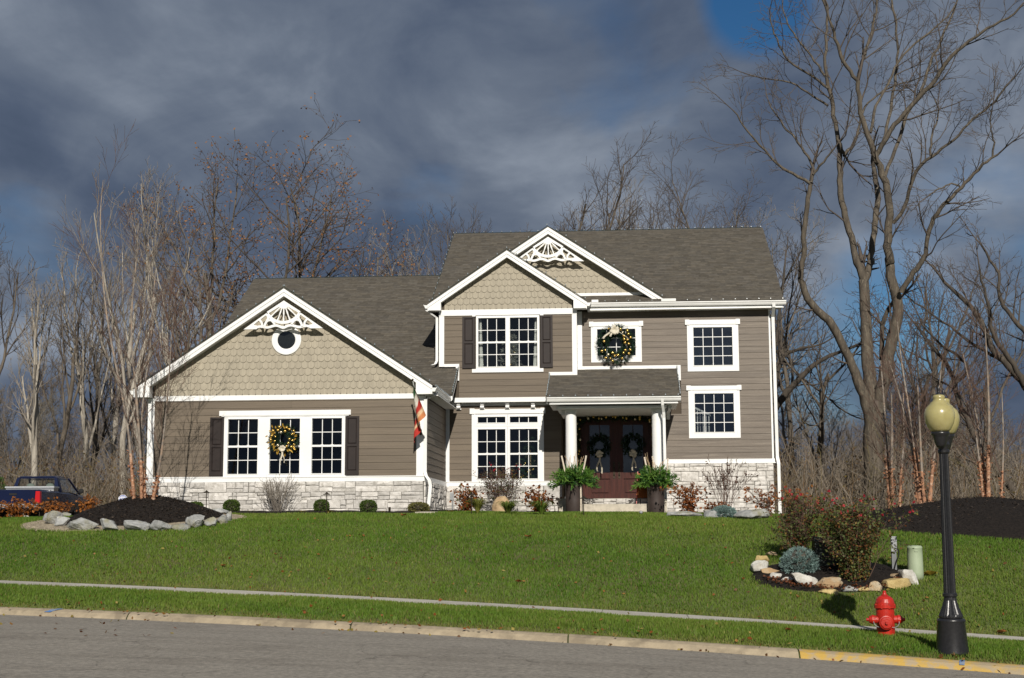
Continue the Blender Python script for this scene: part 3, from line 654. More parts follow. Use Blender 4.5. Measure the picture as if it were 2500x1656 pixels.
# ---- entry recess --------------------------------------------------------------
ZF = 2.955
part('entry_wall', MB().box(-2.05, -1.96, YB+.02, 43.7, 2.3, 5.6), M['siding']); part('entry_wall', MB().box(1.0, 1.06, YR+.035, 43.7, 2.3, 5.6), M['siding'])
mb = MB(); fd = FY(43.6)
for a, b, p, q in cuts(-1.96, 1.0, ZF, 5.6, [(-1.40, .70, ZF, 5.44)]): mb.bf(fd, a, b, -.1, 0, p, q)
part('entry_wall', mb, M['backing'])
part('entry_ceiling', MB().box(-2.0, 1.1, 40.6, 43.7, 5.50, 5.56), M['white'])
mb = MB()
for a, b, p, q in cuts(-1.44, .74, ZF, 5.48, [(-1.36, .66, ZF, 5.40)]): mb.bf(fd, a, b, -.08, .03, p, q)
part('door_frame', mb, M['door'])
for k, (a, b) in enumerate(((-1.355, -.352), (-.348, .655))):
    hs = (a+.20, b-.20); gz0, gz1 = 3.80, 5.24; pz = (ZF+.2, 3.62); mb = MB()
    for s, e, p, q in cuts(a, b, ZF+.012, 5.395, [(hs[0], hs[1], gz0, gz1), (hs[0], hs[1], *pz)]): mb.bf(fd, s, e, -.05, 0, p, q)
    d = part('door', mb, M['door'])
    q = MB(); q.bf(fd, hs[0]-.005, hs[1]+.005, -.049, -.04, pz[0]-.005, pz[1]+.005); q.prism([(hs[0]+.05, pz[0]+.05), (hs[1]-.05, pz[0]+.05), (hs[1]-.05, pz[1]-.05), (hs[0]+.05, pz[1]-.05)], -.04, -.006, fd); q.build('door_panel', M['door'], d)
    c = (hs[0]+hs[1])/2; zc = gz1-.36
    for s, e, p, r_ in ((hs[0], c-.012, zc+.012, gz1), (c+.012, hs[1], zc+.012, gz1), (hs[0], hs[1], gz0, zc-.012)): MB().bf(fd, s, e, -.034, -.028, p, r_).build('pane', M['glass'], d)
    q = MB(); q.bf(fd, c-.012, c+.012, -.04, -.01, zc+.012, gz1); q.bf(fd, hs[0], hs[1], -.04, -.01, zc-.012, zc+.012); q.build('muntin_bars', M['door'], d)
    hx = b-.075 if k == 0 else a+.075; q = MB(); q.bf(fd, hx-.03, hx+.03, .0, .012, 3.62, 4.12)
    q.tube([(hx, 43.59, 3.70), (hx, 43.53, 3.73), (hx, 43.52, 3.82), (hx, 43.53, 3.92), (hx, 43.59, 3.96)], .012, 8); q.lathe([(.028, 0), (.028, .03)], (hx, 43.56, 4.06), 12, axis='y'); q.build('door_handle', M['bronze'], d)
room(-1.9, .95, 43.75, 3.0, ZF, 5.5)
# porch floor, riser stones, steps
M['stoop'] = M['concrete']
part('porch_floor', MB().box(-1.96, 1.06, 40.52, 43.6, 2.3, ZF), M['stoop'])
st = FY(40.52); stones(st, -1.30, .62, 2.74, ZF-.01, H, 23, hrange=(.16, .2))
part('step', MB().box(-1.36, .50, 39.98, 40.45, 2.2, 2.79), M['stoop']); part('step', MB().box(-1.24, .42, 39.62, 39.975, 2.2, 2.585), M['stoop'])
part('step_cheek', MB().box(.55, 1.02, 40.0, 40.515, 2.2, 2.72), M['stoop'])
# columns
for X in (-1.612, .842):
    mb = MB(); mb.lathe([(.20, 0), (.20, .06), (.175, .07), (.165, .12), (.162, .13), (.160, 1.0), (.153, 2.45)], (X, 41.0, ZF), 32); part('column', mb, M['white'], smooth=False)
    c = MB(); c.lathe([(.153, 2.451), (.163, 2.46), (.163, 2.49)], (X, 41.0, ZF), 32); c.box(X-.168, X+.168, 40.835, 41.165, ZF+2.491, 5.505); part('capital', c, M['white'])
# ---- roofs ----------------------------------------------------------------------
def tabs(P0, U, V_, poly, seed, expo=.145, thick=.012):
    """asphalt shingle courses over a roof plane: P0 origin, U along eave, V_ up the slope (unit), poly in (u,v)"""
    r = random.Random(seed); P0, U, V_ = map(np.array, (P0, U, V_)); Nn = np.cross(U, V_); us = [p[0] for p in poly]; vs = [p[1] for p in poly]
    mb = MB(); v = min(vs); row = 0; n = len(poly); ccw = sum(poly[i][0]*poly[(i+1) % n][1]-poly[(i+1) % n][0]*poly[i][1] for i in range(n)) > 0
    while v < max(vs):
        u = min(us)-r.random()*.3; row += 1
        while u < max(us):
            w = r.uniform(.14, .34); q = [(u, v), (u+w, v), (u+w, v+expo), (u, v+expo)]
            for i in range(n):
                a, b = poly[i], poly[(i+1) % n]; nx, nz = (b[1]-a[1], -(b[0]-a[0])) if ccw else (-(b[1]-a[1]), b[0]-a[0]); q = clip(q, nx, nz, nx*a[0]+nz*a[1])
                if len(q) < 3: break
            if len(q) >= 3 and area(q) > 2e-4:
                k = r.random(); h = thick*(1.0 if k < .55 else .45); g_ = (.87+.28*r.random())*(1.07 if k < .55 else .90); t = r.random(); tint = (1+.03*t, 1., 1-.06*t)
                mb.curc = (g_*tint[0], g_*tint[1], g_*tint[2]); m_ = len(q)
                lift = lambda p: h*(1-.85*(p[1]-v)/expo)+.002
                top = [P0+U*p[0]+V_*p[1]+Nn*lift(p) for p in q]; bot = [P0+U*p[0]+V_*p[1]-Nn*.004 for p in q]
                mb.add(top+bot, [tuple(range(m_))]+[(i, m_+i, m_+(i+1) % m_, (i+1) % m_) for i in range(m_)])
            u += w
        v += expo
    return mb
def slope_roof(name, x0, x1, ye, ze, yr, s, seed, poly=None, thick=.05):
    """plane rising away from the street"""
    L_ = math.hypot(1, s); zr = ze+s*(yr-ye); mb = MB()
    mb.hexa([(x0, ye, ze-thick), (x1, ye, ze-thick), (x1, yr, zr-thick), (x0, yr, zr-thick), (x0, ye, ze), (x1, ye, ze), (x1, yr, zr), (x0, yr, zr)])
    o = part(name, mb, M['roofcore']); ln = (yr-ye)*L_
    tb = tabs((x0, ye-.012, ze-.008), (1, 0, 0), (0, 1/L_, s/L_), poly or [(0, 0), (x1-x0, 0), (x1-x0, ln), (0, ln)], seed); tb.build('shingle_courses', M['shingle'], o, kind='stuff'); return o
SM, SG = .587, .605
slope_roof('roof', -5.86, 4.655, 42.45, 8.83, 48.20, SM, 1); ZRM = 8.83+SM*(48.2-42.45)
part('roof_back', MB().hexa([(-5.86, 48.2, ZRM-.05), (4.655, 48.2, ZRM-.05), (4.655, 54, ZRM-3.45), (-5.86, 54, ZRM-3.45), (-5.86, 48.2, ZRM), (4.655, 48.2, ZRM), (4.655, 54, ZRM-3.4), (-5.86, 54, ZRM-3.4)]), M['roofcore'])
M['ridge'] = mat('ridge_shingle', (.085, .075, .06), (.065, .058, .047), 12., .9, rnd=.15)
def ridge(x0, x1, y, z):
    x = x0; mb = MB()
    while x < x1:
        e = min(x+.16, x1); mb.hexa([(x, y-.13, z-.065), (e, y-.13, z-.07), (e, y+.13, z-.07), (x, y+.13, z-.065), (x, y-.005, z+.022), (e, y-.005, z+.014), (e, y+.005, z+.014), (x, y+.005, z+.022)]); x = e
    part('ridge_cap', mb, M['ridge'], kind='stuff')
ridge(-5.86, 4.655, 48.2, ZRM)
zge = 6.905-SG*(42.4-40.86); ZRG = zge+SG*(49.0-40.86)
slope_roof('roof', -13.06, -5.005, 40.86, zge, 42.39, SG, 2); slope_roof('roof', -13.06, -5.60, 42.392, zge+SG*(42.392-40.86), 49.0, SG, 3)
part('roof_back', MB().hexa([(-13.06, 49, ZRG-.05), (-5.6, 49, ZRG-.05), (-5.6, 55, ZRG-3.65), (-13.06, 55, ZRG-3.65), (-13.06, 49, ZRG), (-5.6, 49, ZRG), (-5.6, 55, ZRG-3.6), (-13.06, 55, ZRG-3.6)]), M['roofcore'])
ridge(-13.06, -5.6, 49.0, ZRG)
slope_roof('porch_roof', -2.285, 1.49, 40.42, 5.80, 42.88, (6.862-5.80)/(42.88-40.42), 4)
# stub eave at the end of the garage roof
part('stub_fascia', MB().box(-5.42, -5.03, 40.87, 40.90, zge-.2, zge-.06), M['white']); part('stub_rake', MB().hexa([(-5.045, 40.88, zge-.17), (-5.012, 40.88, zge-.17), (-5.012, 42.38, zge-.17+SG*1.5), (-5.045, 42.38, zge-.17+SG*1.5), (-5.045, 40.88, zge-.052), (-5.012, 40.88, zge-.052), (-5.012, 42.38, zge-.052+SG*1.5), (-5.045, 42.38, zge-.052+SG*1.5)]), M['white'])
part('soffit', MB().box(-5.40, -5.05, 38.05, 42.38, 5.66, 5.68), M['white'])

def gable(ax, az, s, xl, xr, yf, yw, yb, seed, ret=.44, fh=.225, zb=None):
    """front-facing gable roof: rake boards, soffits, roof slabs. ax,az apex; xl,xr eave ends"""
    fr = FY(yf)
    for sg, xe in ((-1, xl), (1, xr)):
        ze = az-s*abs(xe-ax)
        def ln(d0, d1, n0, n1, nm, m, x_in=0., xe_=None):
            e = xe if xe_ is None else xe_; a = ax+sg*x_in
            P = [(a, az-s*x_in-d0), (e, az-s*abs(e-ax)-d0), (e, az-s*abs(e-ax)-d1), (a, az-s*x_in-d1)]
            part(nm, MB().prism(P if sg < 0 else P[::-1], n0, n1, fr), M[m])
        ln(.02, .118, -.03, .028, 'rake_board', 'white'); ln(.119, fh, -.03, .010, 'rake_board', 'white')
        if ret:
            xi = xe-sg*ret; b = zb if zb is not None else ze-.23
            P = [(xe, b), (xi, b), (xi, az-s*abs(xi-ax)-fh+.01), (xe, ze-fh+.02)]; part('eave_return', MB().prism(P if sg < 0 else P[::-1], -.35, .006, fr), M['white'])
        # soffit
        P = [(ax, az-.20), (xe, ze-.20), (xe, ze-.21), (ax, az-.21)]; part('soffit', MB().prism(P if sg < 0 else P[::-1], -(yw-yf)-.02, -.031, fr), M['white'])
        # slab
        P = [(ax, az-.02), (xe, ze-.02), (xe, ze+.0), (ax, az+.0)]; o = part('roof', MB().prism(P if sg < 0 else P[::-1], -(yb-yf), .03, fr), M['roofcore'])
        L_ = math.hypot(1, s); ln_ = abs(xe-ax)*L_
        U = (0, 1, 0) if sg > 0 else (0, -1, 0); P0 = (xe, yf-.035, ze+.001) if sg > 0 else (xe, yb, ze+.001)
        tabs(P0, U, (-sg/L_, 0, s/L_), [(0, 0), (yb-yf+.035, 0), (yb-yf+.035, ln_), (0, ln_)], seed+(sg > 0)).build('shingle_courses', M['shingle'], o, kind='stuff')
SC = [0]
def scallops(fr, ax, az, s, zbase, parent, u0, u1, w=.1785, e=.1845, off=0., keep=None):
    """rows of half-round shakes under the rake"""
    acc = MB(); row = 0; z = zbase; cache = {}
    def shape(wd, h):
        R_ = wd/2-.0015; pts = [(-R_, h)]+[(R_*math.cos(t), R_*.95+R_*.95*math.sin(t)) for t in np.linspace(math.pi, 2*math.pi, 11)]+[(R_, h)]
        return pts
    base = shape(w, e*1.55); full = None
    while z < az:
        k = 0; u = u0-w+(w/2 if row % 2 else 0)+off
        while u < u1+w:
            poly = [(x+u, y+z) for x, y in base]
            q = clip(clip(poly, -s, 1, az-s*ax), s, 1, az+s*ax); q = clip(clip(q, -1, 0, -u0), 1, 0, u1) if q else q
            if len(q) > 2 and area(q) > .004:
                tz = lambda y: .036-.028*(y-z)/(e*1.55)
                inside = len(q) == len(poly) and abs(area(q)-area(poly)) < 1e-6
                ind = SC[0] < 298 and (keep is None or keep(u, z))
                if inside and ind:
                    if full is None:
                        n = len(base); full = MB().add([(x, 0.002-.0, y) for x, y in base]+[(x, -(.036-.028*y/(e*1.55)), y) for x, y in base], [tuple(range(n, 2*n))[::-1]]+[(i, (i+1) % n, n+(i+1) % n, n+i) for i in range(n)]).mesh('scallop_shingle', M['scallop'])
                    o = bpy.data.objects.new('scallop_shingle', full); p0 = fr(u, 0, z); o.location = Vector(p0)+wloc(parent); link(o, parent); SC[0] += 1
                else:
                    n = len(q); vs = [fr(x, -.002, y) for x, y in q]+[fr(x, tz(y), y) for x, y in q]; fs = [tuple(range(n, 2*n))]+[(i, (i+1) % n, n+(i+1) % n, n+i) for i in range(n)]
                    if ind: MB().add(vs, fs).build('scallop_shingle', M['scallop'], parent); SC[0] += 1
                    else: acc.add(vs, fs)
            u += w
        z += e; row += 1
    if acc.v: acc.build('scallop_shingles', M['scallop'], parent, kind='stuff')
def tri_wall(fr, ax, az, s, z0, u0, u1):
    P = clip(clip([(u0, z0), (u1, z0), (u1, az+1), (u0, az+1)], -s, 1, az-s*ax), s, 1, az+s*ax)
    return part('gable_wall', MB().prism(P, -.12, -.006, fr), M['backing'])
# garage gable
GA = (-9.215, 8.602, .6615)
gable(*GA, -13.297, -5.161, 37.70, YG, 45.6, 10, zb=5.676)
gw = tri_wall(g, GA[0], GA[1]-.21, GA[2], 5.70, -12.97, -5.42)
scallops(g, GA[0], GA[1]-.212, GA[2], 5.69, gw, -12.78, -5.62)
# bay gable
BA = (-3.535, 10.417, .6725)
gable(*BA, -5.923, -1.154, 42.15, YU, 46.0, 20, zb=8.616, ret=.40)
gw2 = tri_wall(ub, BA[0], BA[1]-.21, BA[2], 8.64, -5.6, -1.47)
scallops(ub, BA[0], BA[1]-.212, BA[2], 8.62, gw2, -5.44, -1.61, off=.04, keep=lambda u, z: False)
# second gable behind it
CA = (-2.322, 11.205, .658)
gable(*CA, -5.82, 1.19, 42.62, 42.95, 47.4, 30, ret=0)
cw = FY(42.95); gw3 = tri_wall(cw, CA[0], CA[1]-.21, CA[2], 8.95, -3.6, .8)
scallops(cw, CA[0], CA[1]-.212, CA[2], 9.15, gw3, -4.0, .8, off=.02, keep=lambda u, z: False)
rect('band_board', cw, -1.9, .62, 9.10, 9.19, -.03, .04)
# round window in the garage gable
mb = MB(); ring = [(.245, .0), (.405, .0), (.405, .055), (.39, .062), (.265, .062), (.245, .05)]; n = 40; vs = []
for j in range(n):
    t = 2*math.pi*j/n
    for r_, d in ring: vs.append((-9.183+r_*math.cos(t), YG-d, 7.212+r_*math.sin(t)))
k = len(ring); mb.add(vs, [(j*k+i, j*k+(i+1) % k, ((j+1) % n)*k+(i+1) % k, ((j+1) % n)*k+i) for j in range(n) for i in range(k)]); rwin = part('window', mb, M['white'], label='round white framed window in the garage gable')
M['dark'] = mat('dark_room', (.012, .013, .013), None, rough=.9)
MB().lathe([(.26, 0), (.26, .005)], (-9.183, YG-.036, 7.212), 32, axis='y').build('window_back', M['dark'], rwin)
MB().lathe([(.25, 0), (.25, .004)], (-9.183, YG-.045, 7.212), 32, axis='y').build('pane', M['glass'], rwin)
# sunburst gable ornaments
def ornament(ax, zb, yf, inner):
    fr = FY(yf); c = .00206; P = lambda x, y: (ax+(x-2055)*c, zb+(600-y)*c); mb = MB(); T = .035; d = [0.]
    def nxt(): d[0] += .0023; return d[0]
    def sides(f):
        for mir in (False, True): f((lambda x, y: P(x, y)) if not mir else (lambda x, y: P(4110-x, y)))
    e = nxt(); hub = [(1830, 375), (2055, 228), (2280, 375), (2262, 398), (2115, 312)]+[(2055+60*math.cos(t), 305+32*math.sin(t)) for t in np.linspace(0, math.pi, 9)]+[(1995, 312), (1848, 398)]
    # top plate following the rake
    mb.prism([P(*p) for p in hub], 0, T+e, fr)
    for a, b in (((2003, 322), (1880, 442)), ((2030, 332), (1975, 492)), ((2056, 336), (2058, 512)), ((2084, 332), (2140, 490)), ((2110, 322), (2232, 442))):
        e = nxt(); A, B = np.array(P(*a)), np.array(P(*b)); pts = [A+(B-A)*t for t in np.linspace(0, 1, 7)]; mb.strip(pts, [.034, .030, .042, .030, .026, .038, .026], .004, T-.006+e*.5, fr)
    e = nxt(); mb.strip([P(2055+250*math.sin(t), 275+245*math.cos(t)) for t in np.linspace(-1.02, 1.02, 25)], .082, 0, T+e, fr)
    e = nxt(); wave = [(1690, 585), (1740, 566), (1790, 572), (1840, 586), (1890, 574), (1940, 556), (1990, 562), (2030, 582), (2056, 592)]
    wv = wave+[(4110-x, y) for x, y in wave[-2::-1]]; mb.strip(smoothpts([P(*p) for p in wv], 41), .066, 0, T+e, fr)
    def side(Q):
        e = nxt(); mb.prism([Q(*p) for p in ((1528, 604), (1790, 420), (1830, 392), (1838, 412), (1700, 512), (1662, 546), (1720, 560), (1700, 604))], 0, T+e, fr)
        e = nxt(); mb.strip(smoothpts([Q(*p) for p in ((1740, 482), (1772, 520), (1775, 552), (1755, 585))], 9), .055, 0, T+e, fr)
        e = nxt(); mb.strip(smoothpts([Q(*p) for p in ((1836, 412), (1862, 455), (1822, 520), (1800, 575))], 9), .06, 0, T+e, fr)
        e = nxt(); mb.strip(smoothpts([Q(*p) for p in ((1800, 575), (1830, 500), (1890, 478), (1945, 545))], 9), .05, 0, T+e, fr)
    sides(side); return part('gable_ornament', mb, M['white'])
ornament(GA[0], 7.49, 37.74, 0)
ornament(CA[0], 10.125, 42.66, 0)
# ---- gutters, downspouts ---------------------------------------------------------
def gutter(p0, p1, outd, h=.12, w=.12, name='gutter'):
    """K-style gutter from p0 to p1 (top back edge); outd = outward unit (x,y)"""
    prof = [(0, 0), (0, -h), (w*.55, -h), (w*.72, -h*.72), (w*.80, -h*.45), (w*.95, -h*.28), (w, -h*.26), (w, .0), (w-.012, .0), (w-.012, -.02), (.01, -.02)]
    mb = MB(); vs = []
    for p in (p0, p1):
        for d, z in prof: vs.append((p[0]+outd[0]*d, p[1]+outd[1]*d, p[2]+z))
    k = len(prof); mb.add(vs, [(i, (i+1) % k, k+(i+1) % k, k+i) for i in range(k)]+[tuple(range(k)), tuple(range(2*k-1, k-1, -1))]); return part(name, mb, M['gutter'])
gutter((-1.06, 42.54, 8.815), (4.725, 42.54, 8.80), (0, -1)); rect('fascia_board', FY(42.545), -1.15, 4.62, 8.60, 8.78, -.03, 0.)
part('soffit', MB().box(-1.15, 4.62, 42.55, 42.9, 8.60, 8.62), M['white']); rect('soffit_edge', FY(42.545), -1.05, 4.655, 8.595, 8.625, .001, .02)
gutter((-5.165, 37.72, 5.862), (-5.165, 40.95, 5.862), (1, 0)); part('fascia_board', MB().box(-5.20, -5.168, 37.73, 41.0, 5.68, 5.85), M['white'])
gutter((-13.30, 37.72, 5.875), (-13.30, 41, 5.875), (-1, 0)); gutter((-5.925, 42.17, 8.80), (-5.925, 44.5, 8.80), (-1, 0)); gutter((-1.15, 42.17, 8.80), (-1.15, 42.5, 8.80), (1, 0))
gutter((-2.27, 40.43, 5.795), (1.50, 40.43, 5.79), (0, -1)); rect('fascia_board', FY(40.44), -2.20, 1.42, 5.62, 5.76, -.03, 0.); rect('soffit_edge', FY(40.44), -2.19, 1.42, 5.60, 5.63, .001, .03)
part('porch_soffit', MB().box(-2.2, 1.42, 40.45, 42.6, 5.605, 5.62), M['white'])
part('porch_beam', MB().box(-1.90, 1.10, 40.88, 41.12, 5.506, 5.604), M['white']); part('porch_beam', MB().box(-1.90, -1.70, 41.121, 42.58, 5.36, 5.604), M['white']); part('porch_beam', MB().box(.92, 1.10, 41.121, 42.88, 5.36, 5.604), M['white'])
for X0, X1 in ((-2.28, -2.25), (1.46, 1.49)):
    part('rake_board', MB().hexa([(X0, 40.43, 5.63), (X1, 40.43, 5.63), (X1, 42.38 if X0 < 0 else 42.87, 6.49 if X0 < 0 else 6.70), (X0, 42.38 if X0 < 0 else 42.87, 6.49 if X0 < 0 else 6.70), (X0, 40.43, 5.745), (X1, 40.43, 5.745), (X1, 42.38 if X0 < 0 else 42.87, 6.58 if X0 < 0 else 6.80), (X0, 42.38 if X0 < 0 else 42.87, 6.58 if X0 < 0 else 6.80)]), M['white'])
part('corbel', MB().prism([(40.95, 5.605), (42.85, 5.605), (42.85, 5.33), (42.7, 5.33), (42.6, 5.5), (40.95, 5.5)], -.05, .05, FX(1.2)), M['white'])
def spout(pts, name='downspout', w=.075, d=.055):
    mb = MB(); P = np.array(pts, float); vs = []
    for i in range(len(P)):
        for a, b in ((-w/2, -d/2), (w/2, -d/2), (w/2, d/2), (-w/2, d/2)): vs.append((P[i][0]+a, P[i][1]+b, P[i][2]))
    fs = [(i*4+j, i*4+(j+1) % 4, (i+1)*4+(j+1) % 4, (i+1)*4+j) for i in range(len(P)-1) for j in range(4)]+[(3, 2, 1, 0), tuple((len(P)-1)*4+j for j in range(4))]
    mb.add(vs, fs); return part(name, mb, M['gutter'])
spout([(4.36, 42.46, 8.70), (4.36, 42.47, 8.60), (4.36, 42.82, 8.35), (4.375, 42.83, 4.2), (4.40, 42.76, 4.0), (4.40, 42.76, 2.5)], w=.09)
spout([(-5.11, 38.2, 5.76), (-5.13, 38.15, 5.70), (-5.37, 37.93, 5.55), (-5.375, 37.93, 3.62), (-5.345, 37.90, 3.52), (-5.25, 37.86, 3.40), (-5.22, 37.86, 3.25), (-5.27, 37.84, 2.72), (-5.30, 37.78, 2.62)], w=.085)
spout([(.98, 40.36, 5.70), (.985, 40.40, 5.55), (1.015, 40.55, 5.36), (1.025, 40.60, 5.2), (1.03, 40.60, 2.6)], w=.075)
spout([(-5.99, 42.25, 8.70), (-5.95, 42.26, 8.62), (-5.66, 42.34, 8.42), (-5.66, 42.34, 7.12), (-5.70, 42.30, 7.02), (-5.80, 42.25, 6.98)], w=.075)
# splash guard strips on the main gutter
for a, b in ((-1.02, -.82), (1.05, 1.48)): part('splash_guard', MB().box(a, b, 42.405, 42.415, 8.82, 8.90), M['gutter'])
# meter conduit at the inside corner
mb = MB(); mb.box(-5.28, -5.17, YB-.1, YB-.04, 2.98, 3.2); mb.tube([(-5.2, YB-.08, 2.98), (-5.2, YB-.08, 2.4)], .022, 8); part('conduit_box', mb, M['metalgrey'])
stones(*SIDE_STONES, 19, joined=True)

# clip-on holiday light strings along roof edges
def lights(pts, label, gap=.27, tilt=(0, 0), sz=.75):
    P = np.array(pts, float); L_ = np.r_[0, np.cumsum(np.linalg.norm(np.diff(P, axis=0), axis=1))]; n = max(3, int(L_[-1]/gap)); t = np.linspace(.02, L_[-1]-.02, n)
    Q = np.stack([np.interp(t, L_, P[:, i]) for i in range(3)], 1); root = thing('light_string', tuple(P[0]), label, 'string lights', 'holiday light strings on the roof edges')
    MB().tube(Q, .008, 4).build('cable', M['cable'], root); mb = MB(); sk = MB(); r = random.Random(n)
    for q in Q:
        dx, dy = r.uniform(-.02, .02), r.uniform(-.02, .01)
        sk.tube([q, (q[0]+dx*.4, q[1]+dy*.4, q[2]+.03*sz)], .011, 5); mb.lathe([(.010, .03*sz), (.017, .045*sz), (.014, .07*sz), (.003, .10*sz)], (q[0]+dx*.4, q[1]+dy*.4, q[2]), 6)
    sk.build('sockets', M['cable'], root, kind='stuff'); mb.build('bulbs', M['bulb'], root, kind='stuff')
e = .03
lights([(GA[0]-4.0, 37.68, GA[1]-4.0*GA[2]+e), (GA[0], 37.68, GA[1]+e)], 'clear bulbs clipped along the left slope of the garage gable', .28)
lights([(GA[0], 37.68, GA[1]+e), (GA[0]+4.0, 37.68, GA[1]-4.0*GA[2]+e)], 'clear bulbs clipped along the right slope of the garage gable', .28)
lights([(BA[0]-2.35, 42.13, BA[1]-2.35*BA[2]+e), (BA[0], 42.13, BA[1]+e), (BA[0]+2.35, 42.13, BA[1]-2.35*BA[2]+e)], 'clear bulbs clipped along the rakes of the front bay gable', .32)
lights([(-3.5, 42.6, CA[1]-1.18*CA[2]+e), (CA[0], 42.6, CA[1]+e), (1.1, 42.6, CA[1]-3.42*CA[2]+e)], 'clear bulbs clipped along the rakes of the rear upper gable', .32)
lights([(-5.8, 48.2, ZRM+e), (4.6, 48.2, ZRM+e)], 'clear bulbs standing along the high main roof ridge', .30, sz=.55)
lights([(-13.0, 49.0, ZRG+e), (-6.2, 49.0, ZRG+e)], 'clear bulbs standing along the low garage roof ridge', .30, sz=.55)
lights([(-1.0, 42.46, 8.835), (4.65, 42.46, 8.835)], 'clear bulbs clipped along the high right-hand gutter', .33, sz=.55)
lights([(-2.2, 40.36, 5.80), (1.45, 40.36, 5.80)], 'clear bulbs clipped along the porch gutter', .33)
lights([(-5.08, 37.8, 5.865), (-5.08, 40.9, 5.865)], 'clear bulbs along the gutter beside the flag', .25)
lights([(-5.02, 40.9, zge+.03), (-5.02, 42.35, zge+.03+SG*1.45)], 'clear bulbs up the short roof edge beside the bay wall', .14)
lights([(1.49, 40.45, 5.84), (1.49, 42.85, 6.88)], 'clear bulbs up the right edge of the porch roof', .14)
lights([(-2.28, 40.45, 5.84), (-2.28, 42.36, 6.66)], 'clear bulbs up the left edge of the porch roof', .14)
lights([(-5.865, 42.7, 9.02), (-5.865, 48.1, 12.2)], 'clear bulbs up the left edge of the main roof', .4)
# ================================================================== THINGS
def needles(mb, c, d, n, ln, r, spread=.5, w=.006, cols=((.02, .06, .025), (.035, .09, .03))):
    """spray of thin needle blades from c along d"""
    d = np.array(d, float); d /= np.linalg.norm(d)+1e-9
    for _ in range(n):
        v = d+np.array([r.gauss(0, spread) for _ in range(3)]); v /= np.linalg.norm(v)+1e-9; l_ = ln*r.uniform(.6, 1.15); s = np.cross(v, [r.gauss(0, 1) for _ in range(3)]); s /= np.linalg.norm(s)+1e-9
        k = r.random(); a, b = cols; mb.curc = tuple(a[i]+(b[i]-a[i])*k for i in range(3)); c_ = np.array(c)
        mb.add([c_-s*w, c_+s*w, c_+v*l_+s*w*.3, c_+v*l_-s*w*.3], [(0, 1, 2, 3)])
M['needle'] = leafmat('evergreen_needles', (1, 1, 1), (.85, .9, .85), 6., .15)
M['gold'] = mat('gold_ball', (.62, .43, .13), (.55, .37, .10), 8., .22, metal=.85)
M['silver'] = mat('champagne_ball', (.70, .62, .45), None, rough=.25, metal=.8)
M['ribbon'] = mat('cream_ribbon', (.62, .57, .46), (.52, .47, .37), 20., .6)
M['leafgold'] = mat('gold_leaf_pick', (.55, .36, .07), (.42, .27, .05), 30., .35, metal=.5)

def bow(root, c, s, tails, r, name='bow'):
    mb = MB(); cx, cy, cz = c
    for k in range(9):
        a = k*2*math.pi/9+r.uniform(-.2, .2); L_ = s*r.uniform(.7, 1.05); pts = []
        for t in np.linspace(0, 1, 7):
            q = math.sin(math.pi*t); pts.append((cx+math.cos(a)*L_*math.sin(math.pi*t*.5)*(1 if t < .6 else 1-.3*(t-.6)), cy-.05*s/.15*q-.01*k*.1, cz+math.sin(a)*L_*math.sin(math.pi*t*.5)))
        vs = []; w = s*.22
        for p in pts: n_ = (-math.sin(a), 0, math.cos(a)); vs += [(p[0]+n_[0]*w, p[1], p[2]+n_[2]*w), (p[0]-n_[0]*w, p[1]-.01, p[2]-n_[2]*w)]
        mb.add(vs, [(2*i, 2*i+1, 2*i+3, 2*i+2) for i in range(6)])
    for dx, ln, sw in tails:
        vs = []
        for t in np.linspace(0, 1, 9): x = cx+dx*(t**.6)+sw*.02*math.sin(6*t); vs += [(x-s*.16, cy-.02-.02*math.sin(5*t), cz-ln*t), (x+s*.16, cy-.03+.015*math.sin(4*t+1), cz-ln*t-.02)]
        mb.add(vs, [(2*i, 2*i+1, 2*i+3, 2*i+2) for i in range(8)])
    return mb.build(name, M['ribbon'], root)
